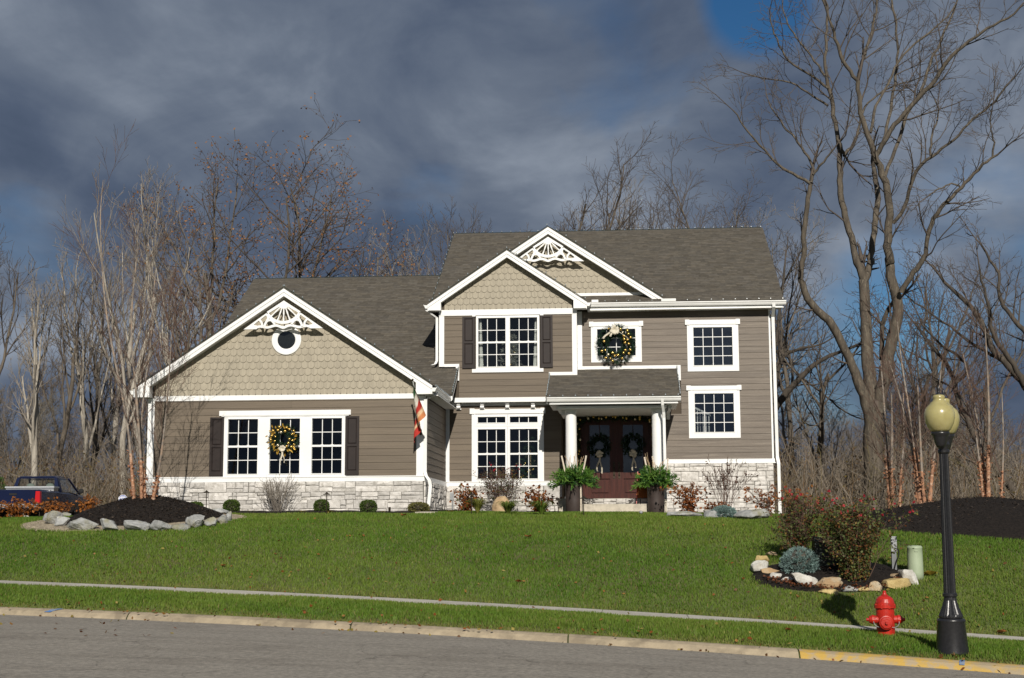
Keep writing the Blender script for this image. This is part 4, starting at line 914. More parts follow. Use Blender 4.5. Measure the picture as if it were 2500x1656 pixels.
def wreath(c, R_, tube_, label, seed, nball, rb, bowspec, dark=False, goldleaf=0):
    r = random.Random(seed); root = thing('wreath', c, label, 'wreath'); mb = MB(); tw = MB(); tw.tube([(c[0]+R_*math.cos(t), c[1], c[2]+R_*math.sin(t)) for t in np.linspace(0, 2*math.pi, 33)], .03, 6); tw.build('wire_ring', M['cable'], root)
    for k in range(int(420*R_/.45)):
        a = r.uniform(0, 2*math.pi); q = r.uniform(-1, 1); b = r.uniform(-1.6, 1.6); rr = R_+tube_*.55*math.sin(b)
        p = (c[0]+rr*math.cos(a), c[1]-tube_*.5*math.cos(b), c[2]+rr*math.sin(a)); d = (math.cos(a)*math.sin(b)-math.sin(a)*q, -math.cos(b)*.8, math.sin(a)*math.sin(b)+math.cos(a)*q)
        needles(mb, p, d, 9, tube_*.75, r, .35, .0055, ((.008, .022, .014), (.03, .07, .035)))
    mb.build('evergreen_needles', M['needle'], root)
    k = 0; tries = 0; used = []
    while k < nball and tries < 2000:
        tries += 1; a = r.uniform(0, 2*math.pi); rr = R_+r.uniform(-.7, .7)*tube_; x, z = c[0]+rr*math.cos(a), c[2]+rr*math.sin(a)
        if any(math.hypot(x-p, z-q) < rb*2.1 for p, q in used): continue
        if bowspec and abs(a-bowspec[0]) < .35: continue
        used.append((x, z)); s = rb*r.choice((1, 1, .8)); MB().ball((x, c[1]-tube_*.95, z), s, 14, 9).build('ornament', M['gold'] if r.random() < .78 else M['silver'], root, smooth=True); k += 1
    if goldleaf:
        mb = MB()
        for _ in range(goldleaf):
            a = r.uniform(0, 6.28); rr = R_+tube_*r.uniform(-.2, 1.0); x, z = c[0]+rr*math.cos(a), c[2]+rr*math.sin(a); b = a+r.uniform(-.8, .8); l_ = .1; n_ = (-math.sin(b)*.02, math.cos(b)*.02)
            y = c[1]-tube_*.9; mb.add([(x, y, z), (x+math.cos(b)*l_*.5+n_[0], y-.02, z+math.sin(b)*l_*.5+n_[1]), (x+math.cos(b)*l_, y, z+math.sin(b)*l_), (x+math.cos(b)*l_*.5-n_[0], y-.01, z+math.sin(b)*l_*.5-n_[1])], [(0, 1, 2, 3)])
        mb.build('gold_leaves', M['leafgold'], root, kind='stuff')
    if bowspec:
        a, s, tails = bowspec; bow(root, (c[0]+R_*math.cos(a), c[1]-tube_*1.05, c[2]+R_*math.sin(a)), s, tails, r)
    return root
wreath((-.328, 42.74, 7.60), .41, .185, 'big green wreath with gold balls on the high window', 3, 27, .045, (1.62, .17, [(-.34, .26, 1), (.40, .30, -1), (-.12, .2, 1)]))
wreath((-9.18, 37.86, 4.52), .27, .14, 'gold-balled wreath with white bow on the garage window', 5, 22, .042, (4.7, .11, [(-.03, .42, 1), (.05, .36, -1)]), goldleaf=40)
wreath((-.86, 43.50, 4.62), .26, .12, 'dark wreath with cream bow on the left front door', 8, 0, .03, (4.71, .135, [(-.05, .52, 2), (.06, .58, -1)]))
wreath((.16, 43.50, 4.62), .26, .12, 'dark wreath with cream bow on the right front door', 9, 0, .03, (4.71, .135, [(-.03, .50, 1), (.05, .42, -1)]))
# garland around the doorway
r = random.Random(12); gp = [(-1.52, 43.40, ZF+.5), (-1.52, 43.40, 5.30), (-1.1, 43.40, 5.42), (.4, 43.40, 5.42), (.82, 43.40, 5.30), (.82, 43.40, ZF+.4)]
G = thing('garland', (-1.52, 43.4, ZF), 'evergreen garland with gold balls round the front doors', 'garland'); P = resample(gp, 120); mb = MB()
MB().tube(P, .02, 5).build('garland_wire', M['cable'], G)
for p in P:
    for _ in range(4): needles(mb, p, (r.gauss(0, 1), r.gauss(-.6, .5), r.gauss(0, 1)), 9, .15, r, .4, .006, ((.01, .028, .014), (.03, .075, .03)))
mb.build('evergreen_needles', M['needle'], G)
for i in range(2, 118, 3):
    p = P[i]; MB().ball((p[0]+r.uniform(-.09, .09), p[1]-.10, p[2]+r.uniform(-.05, .05)), r.choice((.035, .045)), 10, 7).build('ornament', M['gold'] if r.random() < .7 else M['silver'], G, smooth=True)

# planters with evergreens and birch poles
M['pot'] = mat('brown_planter', (.050, .036, .032), (.040, .029, .026), 5., .55)
M['birchpole'] = mat('birch_pole', (.62, .54, .44), (.30, .22, .16), 14., .8, stretch=(1, 1, 2.5), lo=.55, hi=.65)
M['cutwood'] = mat('cut_birch', (.55, .40, .25), None, rough=.8)
def planter(cx, cy, z0, label, seed, poles):
    r = random.Random(seed); root = thing('planter', (cx, cy, z0), label, 'planter', 'tall planters beside the front steps')
    p = MB(); p.lathe([(.215, 0), (.225, .02), (.235, .4), (.240, .86), (.25, .88), (.25, .92), (.22, .92), (.215, .86)], (cx, cy, z0), 36, cap=False); p.add([(cx+.22*math.cos(t), cy+.22*math.sin(t), z0+.87) for t in np.linspace(0, 6.1, 20)], [tuple(range(20))])
    p.build('pot', M['pot'], root, smooth=True)
    mb = MB(); top = z0+.92
    for k in range(210):
        a = r.uniform(0, 6.283); e = r.uniform(-.15, 1.4); L_ = r.uniform(.26, .56); d = np.array([math.cos(a)*math.cos(e), math.sin(a)*math.cos(e), math.sin(e)])
        p0 = np.array([cx+.12*math.cos(a), cy+.12*math.sin(a), top]); col = r.choice((((.05, .13, .02), (.13, .25, .035)), ((.03, .09, .025), (.07, .16, .035)), ((.08, .17, .03), (.17, .29, .05))))
        for t in np.linspace(.15, 1, 8):
            q = p0+d*L_*t-np.array([0, 0, .22*L_*t*t]); needles(mb, q, d+np.array([0, 0, -.25]), 4, .12, r, .6, .013, col)
    mb.build('evergreen_boughs', M['needle'], root)
    tw = MB()
    for k in range(10):
        a = r.uniform(0, 6.28); tw.tube([(cx+.1*math.cos(a), cy+.1*math.sin(a), top), (cx+.2*math.cos(a), cy+.2*math.sin(a), top+.4+.2*r.random()), (cx+.28*math.cos(a+.3), cy+.28*math.sin(a+.3), top+.5+.35*r.random())], [.008, .006, .004], 4)
    tw.build('twigs', M['cutwood'], root)
    for (x0, b0, x1, b1, rr) in poles:
        q = MB(); y0, y1 = cy-.12+r.uniform(-.08, .05), cy-.16+r.uniform(-.08, .1); q.tube(smoothpts([(cx+x0, y0, z0+b0), (cx+(x0+x1)/2+.02, (y0+y1)/2, z0+(b0+b1)/2), (cx+x1, y1, z0+b1)], 8), [rr*1.05, rr, rr*1.1, rr, rr, rr*.95, rr, rr], 9); q.build('birch_pole', M['birchpole'], root)
planter(-1.50, 39.85, 2.49, 'brown planter of evergreens and birch poles left of the steps', 2, [(-.21, .9, -.33, 1.62, .024), (.05, .9, .02, 1.62, .018), (-.05, .72, .06, 1.2, .022), (.17, .9, .35, 1.62, .024)])
planter(.745, 39.85, 2.44, 'brown planter of evergreens and birch poles right of the steps', 6, [(-.2, .9, -.30, 1.62, .024), (.04, .72, -.08, 1.64, .026), (.25, .9, .34, 1.58, .02)])
q = MB(); q.tube([(-1.31, 39.58, 2.46), (-1.305, 39.58, 2.95), (-1.31, 39.585, 3.33)], .024, 9)
o = q.build('birch_log', M['birchpole']); tag(o, 'pale birch log leaning on the left brown planter', 'log')

# wooden sled leaning beside the door
M['sledwood'] = mat('orange_sled_wood', (.33, .09, .02), (.26, .07, .017), 4., .6, spec=.2, stretch=(8, 8, .8)); M['red'] = mat('red_paint', (.42, .02, .015), None, rough=.4)
ZS = 2.795
SL = thing('sled', (.38, 40.2, ZS), 'orange wooden sled leaning upright beside the right front door', 'sled'); sf = lambda u, n, z: (.37+u+.06*(z-ZS), 40.16-n+.28*(z-ZS), z)
for a, b in ((-.15, -.055), (-.05, .05), (.055, .15)): MB().prism([(a, ZS+.18), ((a+b)/2, ZS+.15), (b, ZS+.18), (b, ZS+.85), (a, ZS+.85)], 0, .014, sf).build('deck_slat', M['sledwood'], SL)
for a in (-.17, .15): MB().prism([(a, ZS), (a+.02, ZS), (a+.02, ZS+.9), (a, ZS+.9)], -.06, -.035, sf).build('runner', M['red'], SL)
for z in (.25, .75): MB().prism([(-.18, ZS+z), (.18, ZS+z), (.18, ZS+z+.04), (-.18, ZS+z+.04)], -.033, -.002, sf).build('crossbar', M['sledwood'], SL)

# flag on an angled pole
M['flagcloth'] = None
def flag():
    m = bpy.data.materials.new('flag_cloth'); m.use_nodes = True; t = m.node_tree; p = t.nodes['Principled BSDF']; p.inputs['Roughness'].default_value = .8
    a = t.nodes.new('ShaderNodeAttribute'); a.attribute_name = 'Col'; n = t.nodes.new('ShaderNodeTexNoise'); n.inputs['Scale'].default_value = 26; n.inputs['Detail'].default_value = 4
    r = t.nodes.new('ShaderNodeValToRGB'); r.color_ramp.elements[0].position = .36; r.color_ramp.elements[0].color = (.55, .33, .14, 1); r.color_ramp.elements[1].position = .5; r.color_ramp.elements[1].color = (1, 1, 1, 1)
    x = t.nodes.new('ShaderNodeMix'); x.data_type = 'RGBA'; x.blend_type = 'MULTIPLY'; x.inputs[0].default_value = .45; t.links.new(n.outputs[0], r.inputs[0]); t.links.new(a.outputs[0], x.inputs[6]); t.links.new(r.outputs[0], x.inputs[7]); t.links.new(x.outputs[2], p.inputs['Base Color'])
    bx, by, bz = -5.50, 37.96, 4.69; tip = np.array(at(954*1.0562, 878*1.0562, 36.95)); base = np.array([bx, by, bz])
    root = thing('flag', (bx, by, bz), 'red, white and green flag hanging on an angled pole at the garage corner', 'flag')
    MB().tube([base, base+(tip-base)*.5, tip], .014, 8).build('pole', M['white'], root); MB().ball(tip, .028, 10, 7).build('finial', M['bronze'], root)
    k = MB(); k.box(bx-.03, bx+.03, by-.05, by-.0, bz-.09, bz+.06); k.tube([base, base+(tip-base)*.07], .022, 8); k.build('bracket', M['bronze'], root)
    mb = MB(); d = (tip-base); nu, nv = 15, 17; R = random.Random(3); vs = []; cs = []
    for j in range(nv):
        v = j/(nv-1)                                   # down the hang
        for i in range(nu):
            u = i/(nu-1); s = .98-.62*u                  # along the pole, tip first
            top = base+d*s; fold = .06*math.sin(u*11+v*1.6)*(.3+.7*v)
            length = 1.08*(1-.12*u); gather = (.5-u)*.42*v
            p = top+np.array([-.03+fold*.9+.20*v*(1-.6*u)+gather*.6, -.05*v+fold*.8, -length*v*.84])
            vs.append(tuple(p))
            c = (.03, .13, .04) if v < .2 else (.80, .76, .68) if v < .42+.10*math.sin(5*u) else (.46, .03, .02) if (u < .55) == (v < .75) or v < .62 else (.72, .50, .30) if v < .82 else (.05, .06, .22) if u > .5 else (.60, .22, .08)
            cs.append(c)
    mb.v = vs; mb.c = cs; mb.f = [(j*nu+i, j*nu+i+1, (j+1)*nu+i+1, (j+1)*nu+i) for j in range(nv-1) for i in range(nu-1)]; mb.mi = [0]*len(mb.f)
    mb.build('flag_cloth', m, root, smooth=True)
flag()

# lamp post ----------------------------------------------------------------------
M['black'] = mat('black_cast_iron', (.012, .012, .013), (.018, .018, .02), 30., .32, bump=.08, bscale=60, spec=.5)
M['globe'] = mat('yellowed_globe', (.38, .34, .155), (.33, .29, .125), 6., .22, bump=.06, bscale=30, spec=.6)
pg = M['globe'].node_tree.nodes; pb = next(x for x in pg if x.type == 'BSDF_PRINCIPLED'); pb.inputs['Subsurface Weight'].default_value = .25; pb.inputs['Subsurface Radius'].default_value = (.1, .1, .05)
lx, ly = 4.605, 21.5; lz = gz(lx, ly)-.02
LP = thing('street_lamp', (lx, ly, lz), 'black fluted street lamp with two yellowed globes', 'street lamp'); o_ = .33-.30
b_ = MB(); b_.lathe([(.235, 0), (.232, .03), (.195, .47), (.200, .49), (.203, .51), (.185, .53), (.15, .545)], (lx, ly, lz), 40); b_.build('base', M['black'], LP, smooth=True)
b_ = MB(); fl = [.0, .03, .06, .06, .06, .0]; b_.lathe([(.168, .545), (.172, .57), (.160, .60), (.120, .70), (.092, .80), (.086, .85)], (lx, ly, lz), 48, flute=fl); b_.lathe([(.088, .85), (.104, .865), (.104, .90), (.090, .915)], (lx, ly, lz), 32); b_.build('bell_foot', M['black'], LP)
b_ = MB(); b_.lathe([(.088, .915), (.084, 1.2), (.072, 2.4), (.066, 3.02)], (lx, ly, lz), 32, flute=[.13]*4); b_.build('shaft', M['black'], LP)
b_ = MB(); b_.lathe([(.070, 3.02), (.085, 3.04), (.085, 3.07), (.07, 3.09), (.09, 3.16), (.075, 3.2)], (lx, ly, lz), 24)
dx, dy = .10, .30
b_.box(lx-.03, lx+.03, ly-.03, ly+.03, lz+3.1, lz+3.22); b_.tube([(lx-dx, ly-dy, lz+3.16), (lx, ly, lz+3.12), (lx+dx, ly+dy, lz+3.16)], .028, 8); b_.build('crossarm', M['black'], LP)
for k, s in enumerate((-1, 1)):
    X, Y, Z = lx+s*dx, ly+s*dy, lz+3.10
    q = MB(); q.lathe([(.055, .0), (.075, .04), (.10, .14), (.105, .17), (.13, .20), (.13, .235)], (X, Y, Z), 28); q.build('globe_fitter', M['black'], LP, smooth=True)
    q = MB(); q.lathe([(.115, .236), (.15, .27), (.195, .36), (.216, .46), (.215, .53), (.19, .60), (.15, .645), (.135, .655), (.128, .675), (.095, .70), (.082, .72), (.082, .74), (.088, .76), (.084, .785), (.06, .80)], (X, Y, Z), 40); q.build('globe', M['globe'], LP, smooth=True)
    q = MB(); q.lathe([(.05, .80), (.045, .815), (.02, .83), (.016, .86), (.022, .89), (.012, .93), (.003, .955)], (X, Y, Z), 14); q.build('finial', M['black'], LP, smooth=True)

LP.scale = (1, 1, .953)
# hydrant ---------------------------------------------------------------------------
M['hyd'] = mat('red_hydrant_paint', (.45, .020, .010), (.36, .016, .009), 9., .38, bump=.25, bscale=22, coat=.15, c3=(.22, .016, .012), s3=1.6, lo3=.56, hi3=.7)
hx, hy = at(2163, 1551, 23.4)[0], 23.4; hz = gz(hx, hy)+.0; HY = thing('fire_hydrant', (hx, hy, hz), 'glossy red fire hydrant in the verge', 'hydrant')
q = MB(); q.lathe([(.150, -.03), (.150, .02), (.142, .025), (.142, .42), (.146, .43)], (hx, hy, hz), 32); q.build('barrel', M['hyd'], HY, smooth=False)
q = MB(); q.lathe([(.146, .430), (.168, .435), (.168, .485), (.150, .49), (.148, .52), (.13, .575), (.095, .61), (.05, .63), (.05, .64), (.036, .645), (.03, .665), (.026, .70), (.014, .705)], (hx, hy, hz), 32)
for k in range(8): a = k*.785+.3; q.lathe([(.014, .425), (.014, .50)], (hx+.155*math.cos(a), hy+.155*math.sin(a), hz), 6)
q.build('bonnet', M['hyd'], HY)
for s in (-1, 1):
    q = MB(); q.lathe([(.062, 0), (.062, s*.055), (.072, s*.06), (.072, s*.10), (.062, s*.105), (.05, s*.14), (.028, s*.143), (.024, s*.18), (.01, s*.182)], (hx+s*.12, hy-.02, hz+.255), 20, axis='x'); q.build('side_nozzle', M['hyd'], HY)
q = MB(); q.lathe([(.095, 0), (.095, -.05), (.108, -.055), (.108, -.085), (.095, -.09), (.085, -.105), (.028, -.108), (.024, -.14)], (hx-.02, hy-.12, hz+.215), 28, axis='y'); q.build('front_nozzle', M['hyd'], HY)

q = MB()
for s_ in (-1, 1): q.tube(smoothpts([(hx+s_*.2, hy-.07, hz+.25), (hx+s_*.19, hy-.12, hz+.17), (hx+s_*.1, hy-.15, hz+.13), (hx+s_*.03, hy-.15, hz+.17)], 10), .006, 5)
q.build('chain', M['metalgrey'], HY)
# pedestals in the stone ring --------------------------------------------------------
M['greenped'] = mat('pale_green_plastic', (.34, .40, .275), (.29, .35, .235), 3., .5, bump=.03, bscale=10)
px_, py_, pz_ = hit(2236, 1412); PD = thing('utility_pedestal', (px_, py_, pz_), 'pale green round utility pedestal', 'pedestal')
q = MB(); q.lathe([(.150, -.05), (.147, .1), (.142, .45), (.140, .555), (.143, .56), (.143, .575), (.138, .59), (.12, .61), (.06, .617)], (px_, py_, pz_), 40); q.build('dome', M['greenped'], PD, smooth=True)
q = MB(); q.box(px_-.03, px_+.03, py_-.152, py_-.135, pz_+.50, pz_+.52); q.build('latch', M['greenped'], PD)
px_, py_, pz_ = hit(2186, 1398); UP = thing('utility_post', (px_, py_+.1, pz_), 'grey meter post with cables beside the green pedestal', 'utility post'); py_ += .1
q = MB(); M['postgrey'] = mat('weathered_post', (.17, .18, .19), (.12, .125, .13), 8., .6); q.box(px_-.045, px_+.045, py_-.04, py_+.04, pz_-.05, pz_+.66); q.build('post', M['postgrey'], UP)
q = MB(); q.box(px_-.055, px_+.055, py_-.07, py_-.041, pz_+.40, pz_+.665); q.box(px_-.06, px_+.06, py_-.075, py_+.05, pz_+.666, pz_+.69); q.build('cover', M['metalgrey'], UP)
q = MB(); q.tube(smoothpts([(px_+.07, py_-.06, pz_+.45), (px_+.09, py_-.1, pz_+.35), (px_+.02, py_-.1, pz_+.2), (px_-.03, py_-.08, pz_)], 12), .012, 6); q.tube(smoothpts([(px_+.04, py_-.05, pz_+.62), (px_+.15, py_-.04, pz_+.6), (px_+.12, py_-.04, pz_+.5)], 8), .006, 5); q.build('cable', M['black'], UP)
M['txgreen'] = mat('dark_green_enamel', (.016, .026, .02), (.022, .032, .026), 6., .45)
bx_, by_, bz_ = 3.95, 28.75, gz(3.95, 28.75); TX = thing('transformer_box', (bx_, by_, bz_), 'dark green transformer box behind the rose bushes', 'utility box')
q = MB(); q.box(bx_-.36, bx_+.36, by_-.2, by_+.3, bz_-.05, bz_+.52); q.build('cabinet', M['txgreen'], TX); q = MB(); q.hexa([(bx_-.39, by_-.24, bz_+.521), (bx_+.39, by_-.24, bz_+.521), (bx_+.39, by_+.33, bz_+.521), (bx_-.39, by_+.33, bz_+.521), (bx_-.36, by_-.2, bz_+.59), (bx_+.36, by_-.2, bz_+.59), (bx_+.36, by_+.3, bz_+.61), (bx_-.36, by_+.3, bz_+.61)]); q.build('lid', M['txgreen'], TX)

# path lights -------------------------------------------------------------------------
def pathlight(px, py, h, label):
    X, Y, Z = hit(px, py); t = thing('path_light', (X, Y, Z), label, 'path light', 'bronze path lights in the beds'); q = MB(); q.lathe([(.012, -.05), (.011, h-.04)], (X, Y, Z), 8); q.build('stem', M['bronze'], t)
    q = MB(); q.lathe([(.10, h-.055), (.095, h-.045), (.045, h-.02), (.02, h), (.012, h+.012), (.003, h+.02)], (X, Y, Z), 20, cap=True); q.build('cap', M['bronze'], t)
pathlight(503, 1256, .60, 'bronze path light between the mound and the first clipped bush'); pathlight(797, 1258, .57, 'bronze path light in front of the middle clipped bush')
pathlight(1151, 1258, .55, 'bronze path light in front of the left rust hydrangea'); pathlight(1363, 1258, .42, 'bronze path light beside the left planter'); pathlight(1425, 1262, .50, 'bronze path light at the foot of the steps')
X, Y, Z = hit(951, 1250); t = thing('spotlight', (X, Y, Z), 'small bronze spotlight under the garage wall', 'spotlight'); q = MB(); q.lathe([(.01, -.03), (.01, .06)], (X, Y, Z), 8); q.build('stake', M['bronze'], t); q = MB(); q.lathe([(.022, .06), (.03, .08), (.032, .16), (.028, .18)], (X, Y, Z), 14); q.build('head', M['bronze'], t)
X, Y, Z = hit(1565, 1258); t = thing('spotlight', (X, Y, Z), 'small silver spotlight on the right end of the low step', 'spotlight'); q = MB(); q.lathe([(.008, -.05), (.008, .05)], (X, Y, Z), 8); q.build('stake', M['metalgrey'], t); q = MB(); q.ball((X, Y-.02, Z+.07), .045, 14, 9); q.build('head', M['metalgrey'], t, smooth=True)
X, Y, Z = hit(1040, 1256); mb = MB(); mb.hexa([(X-.28, Y-.15, Z), (X+.26, Y-.1, Z), (X+.28, Y+.3, Z), (X-.2, Y+.3, Z), (X-.26, Y-.13, Z+.06), (X+.24, Y-.09, Z+.06), (X+.26, Y+.29, Z+.075), (X-.19, Y+.29, Z+.075)]); tag(mb.build('stepping_stone', M['concrete']), 'flat pale stone slab below the downspout', 'stone slab')

# security sign --------------------------------------------------------------------------
M['signblue'] = mat('blue_sign', (.035, .07, .36), None, rough=.4); M['signwhite'] = mat('white_sign_print', (.80, .81, .82), None, rough=.5)
X, Y, _ = -12.75, 36.1, 0; c = at(300, 1220, 36.1); X = c[0]; Zc = c[2]; SG_ = thing('yard_sign', (X, Y, gz(X, Y)), 'blue and white octagonal security sign behind the mulch mound', 'sign'); sf = FY(Y)
octa = lambda r_: [(X+r_*math.cos(a), Zc+r_*math.sin(a)) for a in np.arange(8)*math.pi/4+math.pi/8]
MB().prism(octa(.128), 0, .008, sf).build('plate', M['signwhite'], SG_); MB().prism(octa(.117), .008, .010, sf).build('plate_face', M['signblue'], SG_)
q = MB(); q.bf(sf, X-.06, X+.06, .010, .012, Zc+.072, Zc+.086); q.build('security_line', M['signwhite'], SG_); q = MB(); q.prism([(X-.105, Zc-.05), (X+.105, Zc-.05), (X+.105, Zc+.045), (X+.06, Zc+.06), (X-.06, Zc+.06), (X-.105, Zc+.045)], .010, .0115, sf); q.build('logo_panel', M['signwhite'], SG_)
cu = bpy.data.curves.new('lettering', 'FONT'); cu.body = 'ADT'; cu.size = .10; cu.align_x = 'CENTER'; cu.align_y = 'CENTER'; cu.extrude = .001; cu.offset = .003; to = bpy.data.objects.new('lettering', cu); to.location = Vector((X, Y-.0135, Zc))+wloc(SG_); to.rotation_euler = (rad(90), 0, 0); link(to); lm_ = bpy.data.meshes.new_from_object(to.evaluated_get(bpy.context.evaluated_depsgraph_get())); lm_.materials.clear(); lm_.materials.append(M['signblue']); bpy.data.objects.remove(to); to = bpy.data.objects.new('lettering', lm_); to.location = Vector((X, Y-.0135, Zc))+wloc(SG_); to.rotation_euler = (rad(90), 0, 0); link(to, SG_)
q = MB(); q.tube([(X, Y+.02, gz(X, Y)), (X, Y+.02, Zc)], .012, 6); q.build('stake', M['metalgrey'], SG_)

# rocks -------------------------------------------------------------------------------------
M['rockgrey'] = mat('grey_limestone', (.39, .395, .385), (.25, .255, .25), 3.2, .9, bump=1., bscale=9, rnd=.10, c3=(.25, .24, .17), s3=.8, bdist=.06)
M['rockwhite'] = mat('white_limestone', (.58, .57, .53), (.44, .42, .38), 4., .9, bump=.8, bscale=9, rnd=.1, c3=(.36, .33, .27), s3=.8, bdist=.05)
M['rocktan'] = mat('tan_sandstone', (.46, .34, .20), (.36, .24, .13), 4., .9, bump=.8, bscale=9, rnd=.12, c3=(.42, .36, .26), s3=.9, bdist=.05)
M['rockyellow'] = mat('yellow_sandstone', (.50, .39, .18), (.42, .31, .13), 4., .9, bump=.8, bscale=9, rnd=.1, bdist=.05)
def rock_mesh(w, d, h, seed, name='rock', ks=(.50, .86)):
    r = np.random.default_rng(seed); nu, nv = 30, 20; V = []; ph_ = r.uniform(0, 6.28, 9)
    cuts_ = [(v/np.linalg.norm(v), r.uniform(*ks)) for v in r.normal(size=(24, 3))]
    for j in range(nv+1):
        ph = math.pi*j/nv
        for i in range(nu):
            t = 2*math.pi*i/nu; p = np.array([math.sin(ph)*math.cos(t), math.sin(ph)*math.sin(t), math.cos(ph)]); p = np.sign(p)*np.abs(p)**.62
            for n_, k in cuts_:
                e = p@n_-k
                if e > 0: p = p-n_*e
            q0 = p.copy(); p = p+(.030*math.sin(7*q0[0]+ph_[0])*math.sin(8*q0[1]+ph_[1])*math.sin(9*q0[2]+ph_[2])+.022*math.sin(16*q0[0]+ph_[3])*math.sin(17*q0[2]+ph_[4]))*q0/np.linalg.norm(q0)+r.normal(size=3)*.007*(0 < j < nv)
            V.append(p*np.array([w/2, d/2, h/2]))
    F = [(j*nu+i, (j+1)*nu+i, (j+1)*nu+(i+1) % nu, j*nu+(i+1) % nu) for j in range(nv) for i in range(nu)]
    V = np.array(V); V = V/np.array([(V[:, 0].max()-V[:, 0].min())/w, (V[:, 1].max()-V[:, 1].min())/d, (V[:, 2].max()-V[:, 2].min())/h]); return npmesh(name, V, F, M['rockgrey'], smooth=False)
RK = [0]
def rock(x0, x1, yt, yb, m, label, group=None, Y=None, deep=.75, name='rock', ks=(.50, .86)):
    X, Yh, Z = hit((x0+x1)/2, yb-1)
    if Y: p = at((x0+x1)/2, yb, Y); X, Yh, Z = p[0], Y, p[2]
    k = pxm(Yh); w, h = (x1-x0)*k, (yb-yt)*k; d = max(min(w, 1.)*deep, h*.8); RK[0] += 1
    me = rock_mesh(w*1.04, d, h*1.12, RK[0]*7+3, ks=ks); me.materials[0] = M[m]
    o = bpy.data.objects.new(name, me); o.location = (X, Yh+d*.35, Z+h*.47); o.rotation_euler = (RNG.uniform(-.06, .06), RNG.uniform(-.06, .06), RNG.uniform(-.2, .2)); link(o); return tag(o, label, 'rock', group)
z3 = lambda a, b, c, d: (a/3.0986, b/3.0986, 1150+c/3.0986, 1150+d/3.0986)
for i, (bx, lab) in enumerate([((300, 470, 312, 412), 'grey rock at the left end of the island ring'), ((400, 505, 352, 426), 'small grey rock tucked against the leftmost ring rock'), ((475, 735, 360, 462), 'longest grey rock at the front left of the island ring'), ((735, 892, 364, 464), 'rounded grey rock right of the longest ring rock'),
    ((892, 1125, 370, 462), 'wide flat grey rock at the front centre of the island ring'), ((1115, 1290, 378, 464), 'grey rock just right of the front centre ring rock'), ((1287, 1432, 398, 456), 'low flat grey rock in the island ring'), ((1400, 1545, 330, 438), 'tallest grey boulder in the island ring'),
    ((1532, 1642, 350, 426), 'grey rock right of the tallest ring boulder'), ((1636, 1722, 338, 410), 'small lichen-stained rock near the right end of the ring'), ((1702, 1750, 312, 388), 'upright grey rock at the right end of the ring'), ((1575, 1712, 292, 336), 'flat grey rock at the back right of the ring'), ((450, 545, 300, 338), 'pale flat rock at the back left of the ring')]):
    rock(*z3(*bx), 'rockgrey', lab, 'rocks of the left island ring')
z4 = lambda a, b, c, d: (1780+a/3.0986, 1780+b/3.0986, 1150+c/3.0986, 1150+d/3.0986)
for bx, m, lab in [((270, 365, 615, 655), 'rocktan', 'small rock at the far left back of the stone ring'), ((205, 310, 645, 708), 'rockyellow', 'yellowish rock at the left end of the stone ring'), ((155, 292, 690, 778), 'rockwhite', 'pale rock at the far left of the stone ring'), ((245, 382, 738, 796), 'rocktan', 'pinkish rock behind the pale left stones'), ((310, 407, 775, 830), 'rockwhite', 'white stone left of the flat oval one'),
    ((400, 487, 808, 860), 'rockwhite', 'small oval white stone in the ring'), ((485, 682, 783, 892), 'rockwhite', 'largest white wedge rock in front of the blue spruce'), ((655, 862, 818, 908), 'rocktan', 'broad brown rock right of the white wedge rock'), ((845, 988, 878, 928), 'rockgrey', 'dark grey flat stone in the lamp shadow'), ((690, 835, 893, 938), 'rockyellow', 'thin tan slab under the broad brown rock'),
    ((985, 1062, 884, 924), 'rockyellow', 'small yellow stone behind the hydrant'), ((1060, 1168, 848, 920), 'rocktan', 'brown stone just left of the hydrant top'), ((1170, 1388, 813, 900), 'rockyellow', 'large yellow-brown rock right of the hydrant'), ((1225, 1380, 783, 838), 'rocktan', 'brown slab on top of the yellow-brown rock'), ((1300, 1432, 742, 868), 'rockwhite', 'tall white rock leaning on the green pedestal'), ((1388, 1432, 690, 745), 'rockyellow', 'cream rock behind the green pedestal')]:
    rock(*z4(*bx), m, lab, 'stones of the right ring')
rock(1200, 1243, 1213, 1268, 'rocktan', 'smooth tan boulder under the bay window', Y=40.3, deep=.9, ks=(.86, 1.1), name='boulder')
for a, b, c, d, lab in ((1634, 1722, 1248, 1266, 'low grey boulder under the right hydrangea'), (1718, 1790, 1244, 1268, 'grey boulder left of the dwarf spruce'), (1798, 1885, 1245, 1272, 'grey boulder at the right house corner')): rock(a, b, c, d, 'rockgrey', lab, 'boulders below the right wall')
rock(53, 70, 1257, 1266, 'rockwhite', 'small white stone below the rust shrubs')

